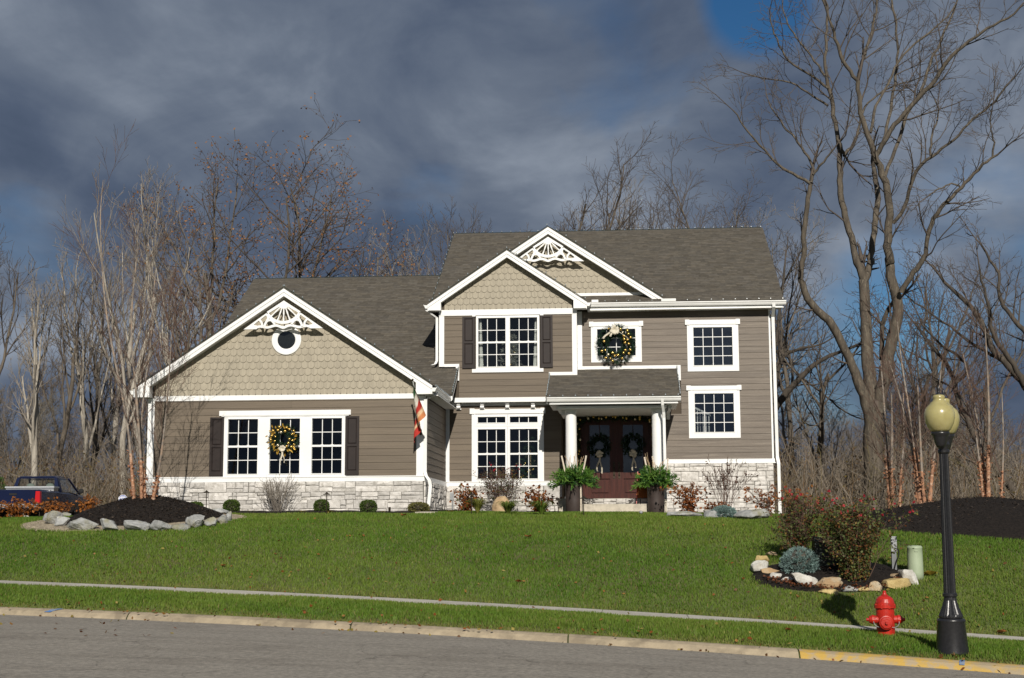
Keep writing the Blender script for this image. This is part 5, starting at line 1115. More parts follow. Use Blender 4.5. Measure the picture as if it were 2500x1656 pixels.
# pickup truck ---------------------------------------------------------------------------------
M['paint'] = mat('navy_car_paint', (.004, .008, .036), (.0035, .007, .031), 3., .25, coat=.6); M['tyre'] = mat('tyre', (.015, .015, .015), None, rough=.9)
M['carglass'] = glassmat('car_glass', 1.3); M['tail'] = mat('tail_lamp', (.45, .012, .015), None, rough=.2, coat=.5); M['chrome'] = mat('diamond_plate', (.62, .63, .64), (.48, .49, .5), 40., .35, metal=.8); M['seat'] = mat('grey_green_seat', (.16, .19, .165), None, rough=.8)
def truck():
    c = at(96, 1240, 44.0); z0 = gz(-19, 45)+.0; rx = c[0]; w = 1.72; T = thing('pickup_truck', (rx-w/2, 46.4, z0), 'dark blue pickup truck parked beyond the rust shrubs', 'truck')
    def P(u, y, z): return (rx-w/2+u-.05*(y-44.0), y, z0+z)      # u across (-.86..+.86), y along, z up
    def loft(secs, name, m, parent=T, sm=False):
        mb = MB(); k = len(secs[0][1]); vs = []
        for y, pr in secs: vs += [P(u, y, z) for u, z in pr]
        n = len(secs); mb.add(vs, [(i*k+j, i*k+(j+1) % k, (i+1)*k+(j+1) % k, (i+1)*k+j) for i in range(n-1) for j in range(k)]+[tuple(range(k-1, -1, -1)), tuple((n-1)*k+j for j in range(k))]); return mb.build(name, m, parent, smooth=sm)
    def sec(hw, z0_, z1_, r_=.07): return [(-hw+.05, z0_), (hw-.05, z0_), (hw, z0_+.1), (hw+.01, (z0_+z1_)/2), (hw-.01, z1_-r_), (hw-r_, z1_), (-hw+r_, z1_), (-hw+.01, z1_-r_), (-hw-.01, (z0_+z1_)/2), (-hw, z0_+.1)]
    loft([(44.02, sec(.84, .42, 1.0)), (44.1, sec(.86, .40, 1.02)), (45.85, sec(.86, .40, 1.02))], 'bed', M['paint'])
    loft([(45.87, sec(.86, .35, 1.01)), (46.9, sec(.87, .35, 1.0)), (47.25, sec(.86, .35, .99)), (48.3, sec(.85, .36, .93)), (48.85, sec(.80, .40, .80)), (48.95, sec(.74, .42, .68))], 'body', M['paint'])
    cab = lambda hw0, hw1, za, zb: [(-hw0, za), (hw0, za), (hw1, zb-.05), (hw1-.08, zb), (-hw1+.08, zb), (-hw1, zb-.05)]
    # cab as roof + pillars + glass
    loft([(46.05, cab(.69, .66, 1.44, 1.505)), (46.3, cab(.70, .66, 1.46, 1.535)), (46.9, cab(.70, .66, 1.45, 1.53)), (47.15, cab(.70, .64, 1.42, 1.47))], 'cab_roof', M['paint'])
    for s in (-1, 1):
        q = MB(); q.hexa([P(s*.80, 45.88, .99), P(s*.66, 45.88, .99), P(s*.66, 46.1, 1.0), P(s*.84, 46.1, 1.0), P(s*.68, 46.03, 1.47), P(s*.58, 46.03, 1.47), P(s*.6, 46.2, 1.47), P(s*.69, 46.2, 1.47)]); q.build('rear_pillar', M['paint'], T)
        q = MB(); q.tube([P(s*.83, 47.85, .97), P(s*.68, 47.12, 1.46)], .035, 6); q.build('windscreen_pillar', M['paint'], T)
        q = MB(); q.add([P(s*.82, 46.12, 1.0), P(s*.82, 47.75, .98), P(s*.69, 47.08, 1.44), P(s*.69, 46.2, 1.46)], [(0, 1, 2, 3)]); q.build('side_window', M['carglass'], T)
        q = MB(); q.box(*[v for v in ()]) if False else q.hexa([P(s*.70, 44.0, .58), P(s*.865, 44.0, .58), P(s*.875, 44.12, .58), P(s*.70, 44.12, .58), P(s*.72, 44.0, .96), P(s*.855, 44.0, .96), P(s*.865, 44.12, .96), P(s*.72, 44.12, .96)]); q.build('tail_light', M['tail'], T)
        q = MB(); q.ball(P(s*1.0, 47.5, 1.06), .1, 12, 8, (1, .5, .85)); q.tube([P(s*.85, 47.6, 1.0), P(s*.95, 47.52, 1.03)], .025, 6); q.build('wing_mirror', M['tyre'], T, smooth=True)
        for y in (44.95, 47.75):
            p = P(s*.76, y, .33); q = MB(); q.lathe([(.2, -.1), (.33, -.1), (.345, -.06), (.345, .06), (.33, .1), (.2, .1)], p, 24, axis='x'); wl = q.build('wheel', M['tyre'], T); q = MB(); q.lathe([(.19, -.085), (.2, .085)], p, 18, axis='x'); q.build('rim', M['metalgrey'], wl)
            q = MB()
            for t in np.linspace(.1, math.pi-.1, 11): q.ball(P(s*.86, y+.40*math.cos(t), .33+.40*math.sin(t)), .035, 6, 4)
            q.build('wheel_arch', M['tyre'], T)
        q = MB(); q.ball(P(s*.33, 46.35, 1.16), .14, 12, 9, (1.1, .7, 1.0)); q.hexa([P(s*.33-.2, 46.3, .8), P(s*.33+.2, 46.3, .8), P(s*.33+.2, 46.45, .8), P(s*.33-.2, 46.45, .8), P(s*.33-.17, 46.28, 1.16), P(s*.33+.17, 46.28, 1.16), P(s*.33+.17, 46.4, 1.16), P(s*.33-.17, 46.4, 1.16)]); q.build('seat', M['seat'], T, smooth=True)
        q = MB(); q.hexa([P(s*.845, 46.5, .78), P(s*.885, 46.5, .78), P(s*.885, 46.62, .78), P(s*.845, 46.62, .78), P(s*.845, 46.5, .81), P(s*.885, 46.5, .81), P(s*.885, 46.62, .81), P(s*.845, 46.62, .81)]); q.build('door_handle', M['tyre'], T)
    q = MB(); q.add([P(-.66, 45.92, 1.02), P(.66, 45.92, 1.02), P(.6, 46.04, 1.45), P(-.6, 46.04, 1.45)], [(0, 1, 2, 3)]); q.build('rear_window', M['carglass'], T)
    q = MB(); q.add([P(-.82, 47.85, .98), P(.82, 47.85, .98), P(.66, 47.12, 1.45), P(-.66, 47.12, 1.45)], [(0, 1, 2, 3)]); q.build('windscreen', M['carglass'], T)
    q = MB(); q.hexa([P(-.70, 43.985, .58), P(.70, 43.985, .58), P(.70, 44.02, .58), P(-.70, 44.02, .58), P(-.70, 43.985, 1.0), P(.70, 43.985, 1.0), P(.70, 44.02, 1.0), P(-.70, 44.02, 1.0)]); tg = q.build('tailgate', M['paint'], T); q = MB(); q.hexa([P(-.12, 43.97, .84), P(.12, 43.97, .84), P(.12, 43.984, .84), P(-.12, 43.984, .84), P(-.12, 43.97, .9), P(.12, 43.97, .9), P(.12, 43.984, .9), P(-.12, 43.984, .9)]); q.build('tailgate_handle', M['tyre'], tg)
    q = MB(); q.hexa([P(-.84, 43.86, .44), P(.84, 43.86, .44), P(.84, 43.99, .44), P(-.84, 43.99, .44), P(-.84, 43.86, .56), P(.84, 43.86, .56), P(.84, 43.98, .56), P(-.84, 43.98, .56)]); q.build('bumper', M['chrome'], T)
    TB = thing('tool_box', P(0, 45.6, 1.02), 'silver diamond-plate tool box across the truck bed', 'tool box'); q = MB(); q.hexa([P(-.80, 45.4, .95), P(.80, 45.4, .95), P(.80, 45.83, .95), P(-.80, 45.83, .95), P(-.80, 45.4, 1.11), P(.80, 45.4, 1.11), P(.80, 45.83, 1.11), P(-.80, 45.83, 1.11)]); q.build('box', M['chrome'], TB)
    q = MB(); q.hexa([P(-.83, 45.36, 1.112), P(.83, 45.36, 1.112), P(.83, 45.86, 1.112), P(-.83, 45.86, 1.112), P(-.82, 45.37, 1.16), P(.82, 45.37, 1.16), P(.82, 45.85, 1.16), P(-.82, 45.85, 1.16)]); q.build('lid', M['chrome'], TB)
truck()
sheet('driveway', np.arange(-30, -14.5, .7), np.arange(42.2, 53, .7), lambda X, Y: ground(X, Y, False)+.03, M['asphalt'], kind='structure', label='driveway under the parked truck')

# things inside the upper and lower bay windows
M['frost'] = leafmat('frosted_needles', (1, 1, 1), (.9, .9, .9), 6., .2)
def xmas(c, h, rad_, label, seed, cols, n=150, nb=26):
    r = random.Random(seed); root = thing('christmas_tree', c, label, 'christmas tree'); mb = MB(); MB().tube([c, (c[0], c[1], c[2]+h)], [.03, .008], 6).build('trunk', M['cutwood'], root)
    for _ in range(n):
        t = r.random()**.7; a = r.uniform(0, 6.28); L_ = rad_*(1-t)*r.uniform(.7, 1.15)+.08; z = c[2]+h*t; d = (math.cos(a), math.sin(a), .45)
        for k in np.linspace(.25, 1, 5): needles(mb, (c[0]+d[0]*L_*k, c[1]+d[1]*L_*k, z+.2*L_*k), d, 4, .12, r, .5, .007, cols)
    mb.build('needles', M['frost'], root)
    for _ in range(nb):
        t = r.random()**.8*.9; a = r.uniform(3.3, 6.1); L_ = rad_*(1-t)*.9; MB().ball((c[0]+L_*math.cos(a), c[1]+L_*math.sin(a), c[2]+h*t), .04, 9, 6).build('ornament', M[r.choice(('gold', 'silver'))], root, smooth=True)
xmas((-3.52, 43.15, 6.25), 1.85, .42, 'frosted silver Christmas tree behind the upper bay window', 3, ((.30, .31, .28), (.55, .55, .50)))
xmas((-2.95, 43.5, 3.05), 1.75, .5, 'green Christmas tree behind the ground-floor bay window', 4, ((.02, .05, .02), (.05, .10, .04)))
M['curtain'] = mat('white_curtain', (.62, .61, .58), None, rough=.9)
for X0, s in ((-4.40, 1), (-2.67, -1)):
    mb = MB(); vs = []
    for i in range(13):
        u = i/12
        for z, k in ((8.4, .5), (7.6, .7), (6.85, 1.)): vs.append((X0+s*u*.12*k, YU+.16+.03*math.sin(u*22), z))
    mb.add(vs, [(i*3+j, i*3+j+1, (i+1)*3+j+1, (i+1)*3+j) for i in range(12) for j in range(2)]); tag(mb.build('curtain', M['curtain'], smooth=True), 'white curtain at the %s edge of the upper bay window' % ('left' if s > 0 else 'right'), 'curtain', 'bay window curtains')
BL = thing('stair_railing', (2.1, 43.5, 4.7), 'white stair railing behind the lower right window', 'railing')
for i in range(6): MB().box(2.0+.085*i, 2.03+.085*i, 43.5, 43.53, 4.5, 5.75-.05*i).build('baluster', M['white'], BL)
q = MB(); q.hexa([(1.9, 43.47, 5.76), (2.5, 43.47, 5.46), (2.5, 43.56, 5.46), (1.9, 43.56, 5.76), (1.9, 43.47, 5.82), (2.5, 43.47, 5.52), (2.5, 43.56, 5.52), (1.9, 43.56, 5.82)]); q.build('handrail', M['white'], BL)
# ================================================================== VEGETATION
def crs(a, b): return np.array([a[1]*b[2]-a[2]*b[1], a[2]*b[0]-a[0]*b[2], a[0]*b[1]-a[1]*b[0]])
class TM:
    """tube collector; tubes of equal length and sides are built in one batch"""
    def __init__(s): s.g = {}
    def tube(s, P, R_, k=3, col=(1, 1, 1)):
        P = np.asarray(P, float); n = len(P); R_ = np.asarray(R_, float); R_ = np.full(n, float(R_)) if R_.ndim == 0 else R_
        s.g.setdefault((n, k), []).append((P, R_, col))
    def arrays(s):
        VV, FF, CC = [], [], []; off = 0
        for (n, k), L_ in s.g.items():
            P = np.stack([x[0] for x in L_]); R_ = np.stack([x[1] for x in L_]); m = len(L_); T = np.gradient(P, axis=1); T /= np.linalg.norm(T, axis=2)[..., None]+1e-9
            vert = (np.abs(T[:, :, 2]).mean(1) >= .8)[:, None, None]; ref = np.where(vert, np.array([1., .2, 0]), np.array([0, 0, 1.])); A = np.cross(T, np.broadcast_to(ref, T.shape)); A /= np.linalg.norm(A, axis=2)[..., None]+1e-9; B = np.cross(T, A)
            t = np.arange(k)*2*math.pi/k; V = P[:, :, None]+R_[:, :, None, None]*(np.cos(t)[:, None]*A[:, :, None]+np.sin(t)[:, None]*B[:, :, None]); VV.append(V.reshape(-1, 3)); CC.append(np.repeat(np.array([x[2] for x in L_], float), n*k, 0))
            i = np.arange(n-1)[:, None]*k; j = np.arange(k)[None]; j2 = (j+1) % k; F = np.stack([i+j, i+j2, i+k+j2, i+k+j], -1).reshape(-1, 4); FF.append((F[None]+(np.arange(m)*n*k)[:, None, None]).reshape(-1, 4)+off); off += m*n*k
        s.C = np.concatenate(CC); return np.concatenate(VV), np.concatenate(FF)
    def mesh(s, name, m, smooth=True, cols=False): V, F = s.arrays(); return npmesh(name, V, F, m, s.C if cols else None, smooth)
class QM:
    """loose leaf quads"""
    def __init__(s): s.V = []; s.C = []
    def leaf(s, c, d, l, w, col, r):
        d = np.asarray(d, float); d = d/(np.linalg.norm(d)+1e-9); n = crs(d, (r.gauss(0, 1), r.gauss(0, 1), r.gauss(0, 1))); n = n/(math.sqrt(n@n)+1e-9); c = np.asarray(c, float)
        s.V.append([c, c+d*l*.5+n*w/2, c+d*l, c+d*l*.5-n*w/2]); s.C.append(col)
    def mesh(s, name, m):
        V = np.array(s.V).reshape(-1, 3); return npmesh(name, V, np.arange(len(V)).reshape(-1, 4), m, np.repeat(np.array(s.C), 4, 0))
def lerp(a, b, t): return tuple(a[i]+(b[i]-a[i])*t for i in range(3))
def grow(r, p, d, L_, rad_, lev, prm, out):
    n = 3 if lev >= prm['max'] else max(4, min(9, int(2+L_*2.2))); p = np.array(p, float); d = np.array(d, float); d /= np.linalg.norm(d); P = [p.copy()]; D = [d.copy()]; st = L_/(n-1); wig = prm['wig']*(1+.25*lev)
    for i in range(n-1):
        d = d+np.array([r.gauss(0, wig), r.gauss(0, wig), r.gauss(0, wig*.6)+prm['up']*(.6 if lev else .3)]); d = d/math.sqrt(d@d); p = p+d*st; P.append(p.copy()); D.append(d.copy())
    R_ = np.linspace(1, .32 if lev else .45, n)*rad_; R_ = np.maximum(R_, prm['rmin']); out.append((lev, np.array(P), R_))
    if lev >= prm['max']: return
    nc = prm['n'][lev]
    for k in range(nc):
        t = prm['t0'][lev]+(1-prm['t0'][lev])*(k+r.random())/nc; f = t*(n-1); i = min(int(f), n-2); q = P[i]+(P[i+1]-P[i])*(f-i); dd = D[i+1]
        ang = r.uniform(*prm['ang'][lev]); az = k*2.4+r.uniform(-.6, .6); a = crs(dd, (.3, .2, 1)); a = a/(math.sqrt(a@a)+1e-9); b = crs(dd, a)
        nd = dd*math.cos(ang)+(a*math.cos(az)+b*math.sin(az))*math.sin(ang); rr = max(R_[i]*r.uniform(.5, .72), prm['rmin'])
        grow(r, q, nd, L_*r.uniform(*prm['len'][lev])*(1.1-.45*t), rr, lev+1, prm, out)
PRM = dict(max=4, n=[5, 7, 6, 5], t0=[.35, .22, .2, .15], ang=[(.35, .75), (.5, 1.0), (.5, 1.1), (.5, 1.1)], len=[(.55, .85), (.38, .6), (.38, .6), (.4, .65)], wig=.10, up=.16, rmin=.007)
def bark(name, a, b, c3=None): return mat(name, a, b, 3., .92, bump=.6, bscale=14, stretch=(3, 3, .6), c3=c3, s3=2.)
M['bark'] = bark('grey_brown_bark', (.14, .116, .09), (.08, .066, .052)); M['barkdark'] = bark('dark_bark', (.085, .07, .055), (.05, .042, .034)); M['barkpale'] = bark('pale_bark', (.38, .345, .29), (.25, .225, .19))
M['twig'] = mat('twig', (.10, .080, .066), (.07, .056, .046), 2., .9); M['twigpale'] = mat('pale_twig', (.25, .22, .185), (.17, .148, .125), 2., .9); M['twigred'] = mat('reddish_twig', (.125, .075, .055), (.085, .052, .04), 2., .9)
M['barkbig'] = bark('furrowed_bark', (.105, .087, .066), (.050, .042, .034), (.155, .132, .10))
M['rustleaf'] = leafmat('rust_leaf', (1, 1, 1), (.8, .75, .7), 2., .3)
def tree_meshes(seed, Ht, r0, prm=None, wide=1., lean=(0, 0), trunkfrac=None, mt='bark', mtw='twig', leaves=0, leafcol=((.24, .105, .04), (.40, .21, .08)), leafsize=.14, split=1):
    p = dict(PRM); p.update(prm or {}); r = random.Random(seed); out = []
    L0 = Ht*(trunkfrac or .62); grow(r, (0, 0, -.3), (lean[0], lean[1], 1), L0, r0, 0, p, out)
    # rescale to requested height
    top = max(o[1][:, 2].max() for o in out); s = Ht/top; a, b = TM(), TM(); tips = []
    hi = np.concatenate([o[1][o[1][:, 2] > .45*top] for o in out]); cx_, cy_, cz_ = hi.mean(0); sx_, sy_ = lean[0]-cx_/cz_, lean[1]-cy_/cz_      # keep the crown over the trunk
    out = [(l_, P+np.stack([P[:, 2]*sx_, P[:, 2]*sy_, 0*P[:, 2]], 1), R_) for l_, P, R_ in out]
    for lev, P, R_ in out:
        P = P*np.array([(1 if s > 1.3 else s)*wide, (1 if s > 1.3 else s)*wide, s]); (a if lev <= split else b).tube(P, R_, [8, 6, 4, 3, 3, 3][lev])
        if lev >= p['max']-1: tips.append(P[-1])
    lm = None
    if leaves:
        q = QM(); tips = [t for t in tips if t[2] > Ht*.25]
        for _ in range(leaves):
            t = r.choice(tips)+np.array([r.gauss(0, .1), r.gauss(0, .1), r.gauss(0, .1)]); q.leaf(t, (r.gauss(0, 1), r.gauss(0, 1), r.gauss(-.6, .6)), leafsize*r.uniform(.7, 1.3), leafsize*r.uniform(.5, .9), lerp(*leafcol, r.random()), r)
        lm = q.mesh('leaves', M['rustleaf'])
    return a.mesh('trunk', M[mt]), b.mesh('crown', M[mtw], False), lm
def put_tree(name, meshes, loc, rot, sc, label, cat='tree', group=None):
    t = thing(name, loc, label, cat, group); t.rotation_euler = (0, 0, rot); t.scale = (sc, sc, sc)
    for nm, me in zip(('trunk', 'crown', 'leaves'), meshes):
        if me is not None: o = bpy.data.objects.new(nm, me); link(o, t)
    return t
def base_px(px, Y):
    X = at(px, 1250, Y)[0]; return X, Y, gz(X, Y)
def tree_px(name, px, ytop, Y, seed, label, r0=.16, group=None, **kw):
    X, Y, Z = base_px(px, Y); Ht = at(px, ytop, Y)[2]-Z; return put_tree(name, tree_meshes(seed, Ht, r0, **kw), (X, Y, Z), 0, 1, label, group=group)

# --- prominent trees behind the house and in the left woods
FAST = dict(ang=[(.18, .4), (.3, .6), (.35, .8), (.4, .9)], len=[(.6, .9), (.35, .55), (.4, .6), (.4, .65)], up=.2, wig=.07, n=[6, 8, 5, 4], t0=[.28, .2, .2, .15])
WIDE = dict(ang=[(.3, .6), (.45, .85), (.5, 1.), (.5, 1.1)], n=[6, 8, 6, 5], t0=[.3, .2, .15, .1])
tree_px('oak_tree', 700, 318, 60, 21, 'large tree with scattered rust leaves above the garage roof', .26, prm=dict(WIDE, len=[(.78, 1.0), (.40, .56), (.38, .55), (.4, .6)], t0=[.15, .22, .15, .1], ang=[(.4, .75), (.45, .85), (.5, 1.), (.5, 1.1)]), trunkfrac=.6, wide=1.3, leaves=2600, leafsize=.11, mt='bark')
tree_px('oak_tree', 512, 372, 58, 6, 'slimmer tree with rust leaves left of the garage roof', .2, prm=dict(WIDE, max=4, n=[6, 7, 5, 4]), lean=(-.03, 0), leaves=1000, leafsize=.11, mt='bark')
tree_px('bare_tree', 970, 500, 66, 8, 'bare tree rising behind the garage ridge near the house', .2, prm=dict(FAST, n=[7, 8, 6, 4]), mtw='twigpale')
tree_px('bare_tree', 1120, 478, 70, 9, 'bare tree showing behind the left end of the main roof', .18, prm=dict(FAST, n=[6, 8, 6, 4]))
tree_px('bare_tree', 1425, 305, 68, 12, 'tallest bare tree behind the main roof ridge', .27, prm=dict(WIDE, t0=[.4, .2, .15, .1], len=[(.5, .75), (.36, .55), (.4, .6), (.4, .6)]))
tree_px('bare_tree', 1520, 430, 74, 13, 'lower bare tree right of the tallest one behind the ridge', .2, prm=FAST, mtw='twigpale')
tree_px('bare_tree', 1715, 328, 70, 14, 'wide bare tree behind the right half of the main ridge', .24, prm=WIDE)
tree_px('bare_tree', 1630, 400, 76, 15, 'thin bare tree behind the middle right of the ridge', .2, prm=FAST)
tree_px('bare_tree', 1880, 470, 62, 16, 'bare tree just right of the main roof edge', .2, prm=WIDE, mtw='twigpale')
for i, (px, yt, Y, lab) in enumerate([(-20, 500, 56, 'bare tree cut by the left photo edge'), (70, 640, 50, 'forked pale-barked tree above the truck'), (118, 650, 57, 'thin bare tree above the truck cab'), (196, 515, 58, 'slender pale tree right of the truck'), (232, 600, 62, 'thin dark tree in the left woods'), (300, 378, 56, 'tallest pale tree in the left woods'), (345, 400, 60, 'pale tree just right of the tallest left one'), (402, 520, 54, 'pale slender tree beside the garage gable'), (265, 480, 64, 'bare tree behind the tallest pale one'), (450, 610, 52, 'reddish bare tree against the garage roof end')]):
    tree_px('bare_tree', px, yt, Y, 40+i, lab, .15, prm=dict(FAST, wig=.085, n=[5, 6, 5, 3]), mt='barkpale' if 'pale' in lab else 'bark', mtw='twigpale' if 'pale' in lab else ('twigred' if 'reddish' in lab else 'twig'), lean=(.05*((i % 3)-1), 0), group='bare trees in the left woods')
for i, (px, yt, Y, lab) in enumerate([(1945, 560, 60, 'bare tree between the house and the huge forked tree'), (2010, 700, 55, 'short bare tree right of the house wall'), (2275, 560, 64, 'bare tree behind the lamp globes'), (2350, 600, 60, 'bare tree right of the lamp globes'), (2425, 640, 58, 'dense bare tree at the far right'), (2235, 720, 56, 'thin bare tree just left of the lamp')]):
    tree_px('bare_tree', px, yt, Y, 60+i, lab, .15, prm=dict(WIDE, n=[5, 6, 4, 3]), mt='bark', lean=(.08*((i % 3)-1), 0), group='bare trees in the right woods')

# --- trees traced limb by limb: huge forked tree and its neighbours
def px_tree(name, label, limbs, Y0, seed, mt, mtw, twn=7, tlen=2.2, prm=None, rs=1., group=None):
    r = random.Random(seed); a, b = TM(), TM(); p = dict(PRM, max=3, n=[6, 4, 4, 4], t0=[.2, .15, .12, .1], ang=[(.4, .9)]*4, len=[(.5, .8), (.4, .65), (.4, .65), (.4, .6)], wig=.14, up=.10, rmin=.006); p.update(prm or {})
    bx = at(limbs[0][0][0][0], limbs[0][0][0][1], Y0); root = thing(name, (bx[0], Y0, gz(bx[0], Y0)), label, 'tree', group)
    for pts, dy, sub in limbs:
        n = max(8, 3*len(pts)); A = smoothpts([(x, y, w) for x, y, w in pts], n); Yt = Y0+dy[0]+(dy[1]-dy[0])*np.linspace(0, 1, n)
        P = np.array([at(A[i][0], A[i][1], Yt[i]) for i in range(n)]); P += np.array([[r.gauss(0, .02) for _ in range(3)] for _ in range(n)]); R_ = np.maximum(A[:, 2]*pxm(Y0)/2*rs, .012); a.tube(P, R_, 10 if A[0][2] > 25 else 6)
        T = np.gradient(P, axis=0); T /= np.linalg.norm(T, axis=1)[:, None]
        sub = int(sub*.75+.5)
        for k in range(sub):
            t = .22+.78*(k+r.random())/max(sub, 1); i = min(int(t*(n-1)), n-2); ang = r.uniform(.5, 1.1); az = r.uniform(0, 6.28); dd = T[i]; u = np.cross(dd, [.3, .2, 1]); u /= np.linalg.norm(u); v = np.cross(dd, u); nd = dd*math.cos(ang)+(u*math.cos(az)+v*math.sin(az))*math.sin(ang); out = []
            grow(r, P[i], nd, tlen*r.uniform(.6, 1.2)*(1.15-.35*t), max(min(R_[i]*.45, .035), .010), 1, p, out)
            for lev, Q, R2 in out: b.tube(Q, R2, 4 if lev == 1 else 3)
        out = []; grow(r, P[-1], T[-1], tlen*.8, max(R_[-1]*.9, .01), 1, p, out)
        for lev, Q, R2 in out: b.tube(Q, R2, 4 if lev == 1 else 3)
    addmesh('trunk', a.mesh('trunk', M[mt]), root); addmesh('crown', b.mesh('crown', M[mtw], False), root); return root
z5 = lambda *q: [(1780+u/2.24, v/2.24, w) for u, v, w in q]
z6 = lambda *q: [(1780+u/2.4125, 600+v/2.4125, w) for u, v, w in q]
px_tree('walnut_tree', 'huge forked bare tree rising right of the house', [
    (z6((850, 1620, 54), (850, 1450, 48), (848, 1200, 46), (850, 1050, 46), (856, 960, 46)), (0, 0), 0),
    (z6((835, 1010, 26), (790, 860, 26), (715, 680, 20), (610, 460, 20), (520, 385, 19), (445, 310, 17), (430, 200, 14))+z5((390, 1560, 13), (412, 1250, 12), (432, 1080, 11), (445, 1000, 10)), (0, -1.5), 7),
    (z5((445, 1000, 8), (370, 960, 7), (260, 900, 6), (170, 800, 5), (80, 690, 4), (20, 600, 3)), (-1.5, -2.5), 9),
    (z5((445, 1000, 8), (470, 930, 6), (400, 800, 6), (330, 730, 5), (270, 650, 4), (215, 560, 3)), (-1.5, -1), 9),
    (z5((460, 950, 6), (520, 880, 5), (575, 810, 4)), (-1.5, -2), 3),
    (z6((852, 980, 34), (832, 800, 32), (820, 650, 30), (800, 430, 26), (797, 210, 25)), (0, .8), 0),
    (z6((797, 215, 20), (740, 60, 18))+z5((700, 1440, 17), (650, 1240, 16), (602, 1060, 15), (612, 930, 15), (600, 800, 12), (590, 740, 11), (572, 600, 11), (545, 480, 10), (522, 380, 8), (532, 220, 7), (535, 60, 6), (520, -40, 5)), (.8, 1.5), 12),
    (z5((590, 740, 8), (630, 850, 8)), (.8, 1.), 0),
    (z5((628, 850, 9), (690, 780, 8), (720, 640, 6), (745, 570, 5), (830, 500, 5), (900, 470, 4), (1050, 425, 3)), (1, 2.5), 8),
    (z5((545, 480, 7), (470, 420, 6), (360, 370, 5), (300, 300, 5), (240, 180, 4), (220, 60, 3)), (1.2, .2), 9),
    (z5((540, 580, 6), (450, 520, 5), (330, 440, 4), (240, 440, 3), (110, 410, 3)), (1.2, 0), 8),
    (z5((525, 410, 6), (460, 320, 5), (400, 250, 5), (330, 150, 4), (290, 40, 3)), (1.2, 2.), 8),
    (z6((800, 210, 18), (850, 60, 17))+z5((770, 1470, 16), (800, 1200, 15), (815, 1080, 14), (800, 960, 13), (785, 880, 9)), (.8, 2.2), 4),
    (z6((880, 980, 34), (905, 800, 30), (945, 600, 28), (1000, 400, 26), (985, 310, 25), (955, 200, 23), (935, 40, 21))+z5((885, 1500, 20), (862, 1330, 20), (882, 1200, 18), (862, 1000, 17), (800, 870, 15), (750, 730, 13), (708, 580, 11), (700, 440, 10)), (0, -1.2), 6),
    (z5((700, 440, 9), (620, 340, 9), (590, 240, 8), (560, 120, 6), (510, 0, 5), (490, -60, 4)), (-1.2, -2), 10),
    (z5((700, 440, 8), (735, 290, 8), (780, 180, 7), (805, 50, 6), (815, -40, 5)), (-1.2, -.4), 10),
    (z5((770, 720, 8), (800, 580, 7), (880, 430, 6), (960, 280, 6), (1080, 190, 5), (1230, 60, 4), (1260, -30, 3)), (-.8, .6), 12),
    (z5((800, 870, 12), (850, 760, 12), (940, 640, 11), (1050, 520, 11), (1130, 440, 10), (1210, 300, 9), (1330, 210, 7), (1460, 130, 6), (1560, 80, 5), (1613, 15, 4)), (-.8, -3), 13),
    (z5((850, 960, 9), (915, 810, 9), (970, 620, 9), (1060, 500, 8), (1100, 340, 7), (1180, 180, 6), (1240, 30, 5)), (-.6, 1), 12),
    (z5((840, 780, 8), (880, 620, 8), (905, 450, 7), (925, 280, 6), (910, 120, 6), (890, 0, 5)), (-.4, 1.5), 10),
    (z5((900, 1225, 9), (965, 1140, 9), (990, 1010, 9), (1050, 900, 8), (1120, 850, 7), (1240, 760, 6), (1330, 650, 5), (1450, 570, 5), (1520, 460, 4)), (-.6, -2.8), 13),
    (z5((1100, 850, 6), (1110, 740, 5), (1150, 630, 4), (1130, 540, 3)), (-1.5, -1), 8),
    (z6((1010, 280, 13), (1090, 160, 13), (1165, 50, 12))+z5((1075, 1400, 11), (1085, 1280, 11), (1130, 1170, 10), (1220, 1080, 9), (1310, 980, 8), (1400, 890, 7), (1465, 845, 5)), (-.8, -2.5), 11),
    (z5((1440, 850, 5), (1450, 780, 4), (1425, 680, 3), (1440, 600, 3)), (-2, -2.6), 7),
    (z5((1260, 1030, 5), (1230, 1000, 4), (1150, 1030, 4), (1090, 1075, 3)), (-1.6, -1.8), 5),
    (z6((905, 830, 12), (900, 640, 12), (905, 430, 11), (960, 340, 9)), (.4, .2), 4),
], 51.0, 4, 'barkbig', 'twig', tlen=1.95)
px_tree('bare_tree', 'dark leaning tree entering from the right photo edge', [
    (z6((1900, 1100, 30), (1840, 930, 28), (1740, 815, 24), (1640, 690, 20), (1560, 640, 17), (1520, 540, 15), (1480, 430, 13), (1400, 330, 11), (1320, 270, 9), (1240, 180, 7)), (0, 1), 10),
    (z6((1740, 815, 14), (1620, 620, 12), (1545, 540, 10), (1540, 400, 8), (1500, 250, 6), (1470, 120, 4)), (0, -1), 10),
    (z6((1880, 1000, 16), (1800, 600, 14), (1735, 495, 12), (1650, 400, 10), (1590, 300, 9), (1600, 180, 7), (1530, 80, 6), (1490, 0, 5)), (0, .5), 12),
    (z6((1640, 690, 9), (1440, 590, 8), (1330, 490, 6), (1200, 410, 5), (1060, 310, 4)), (.5, 2), 10)], 50, 7, 'barkdark', 'twig', tlen=1.6, group='bare trees in the right woods')
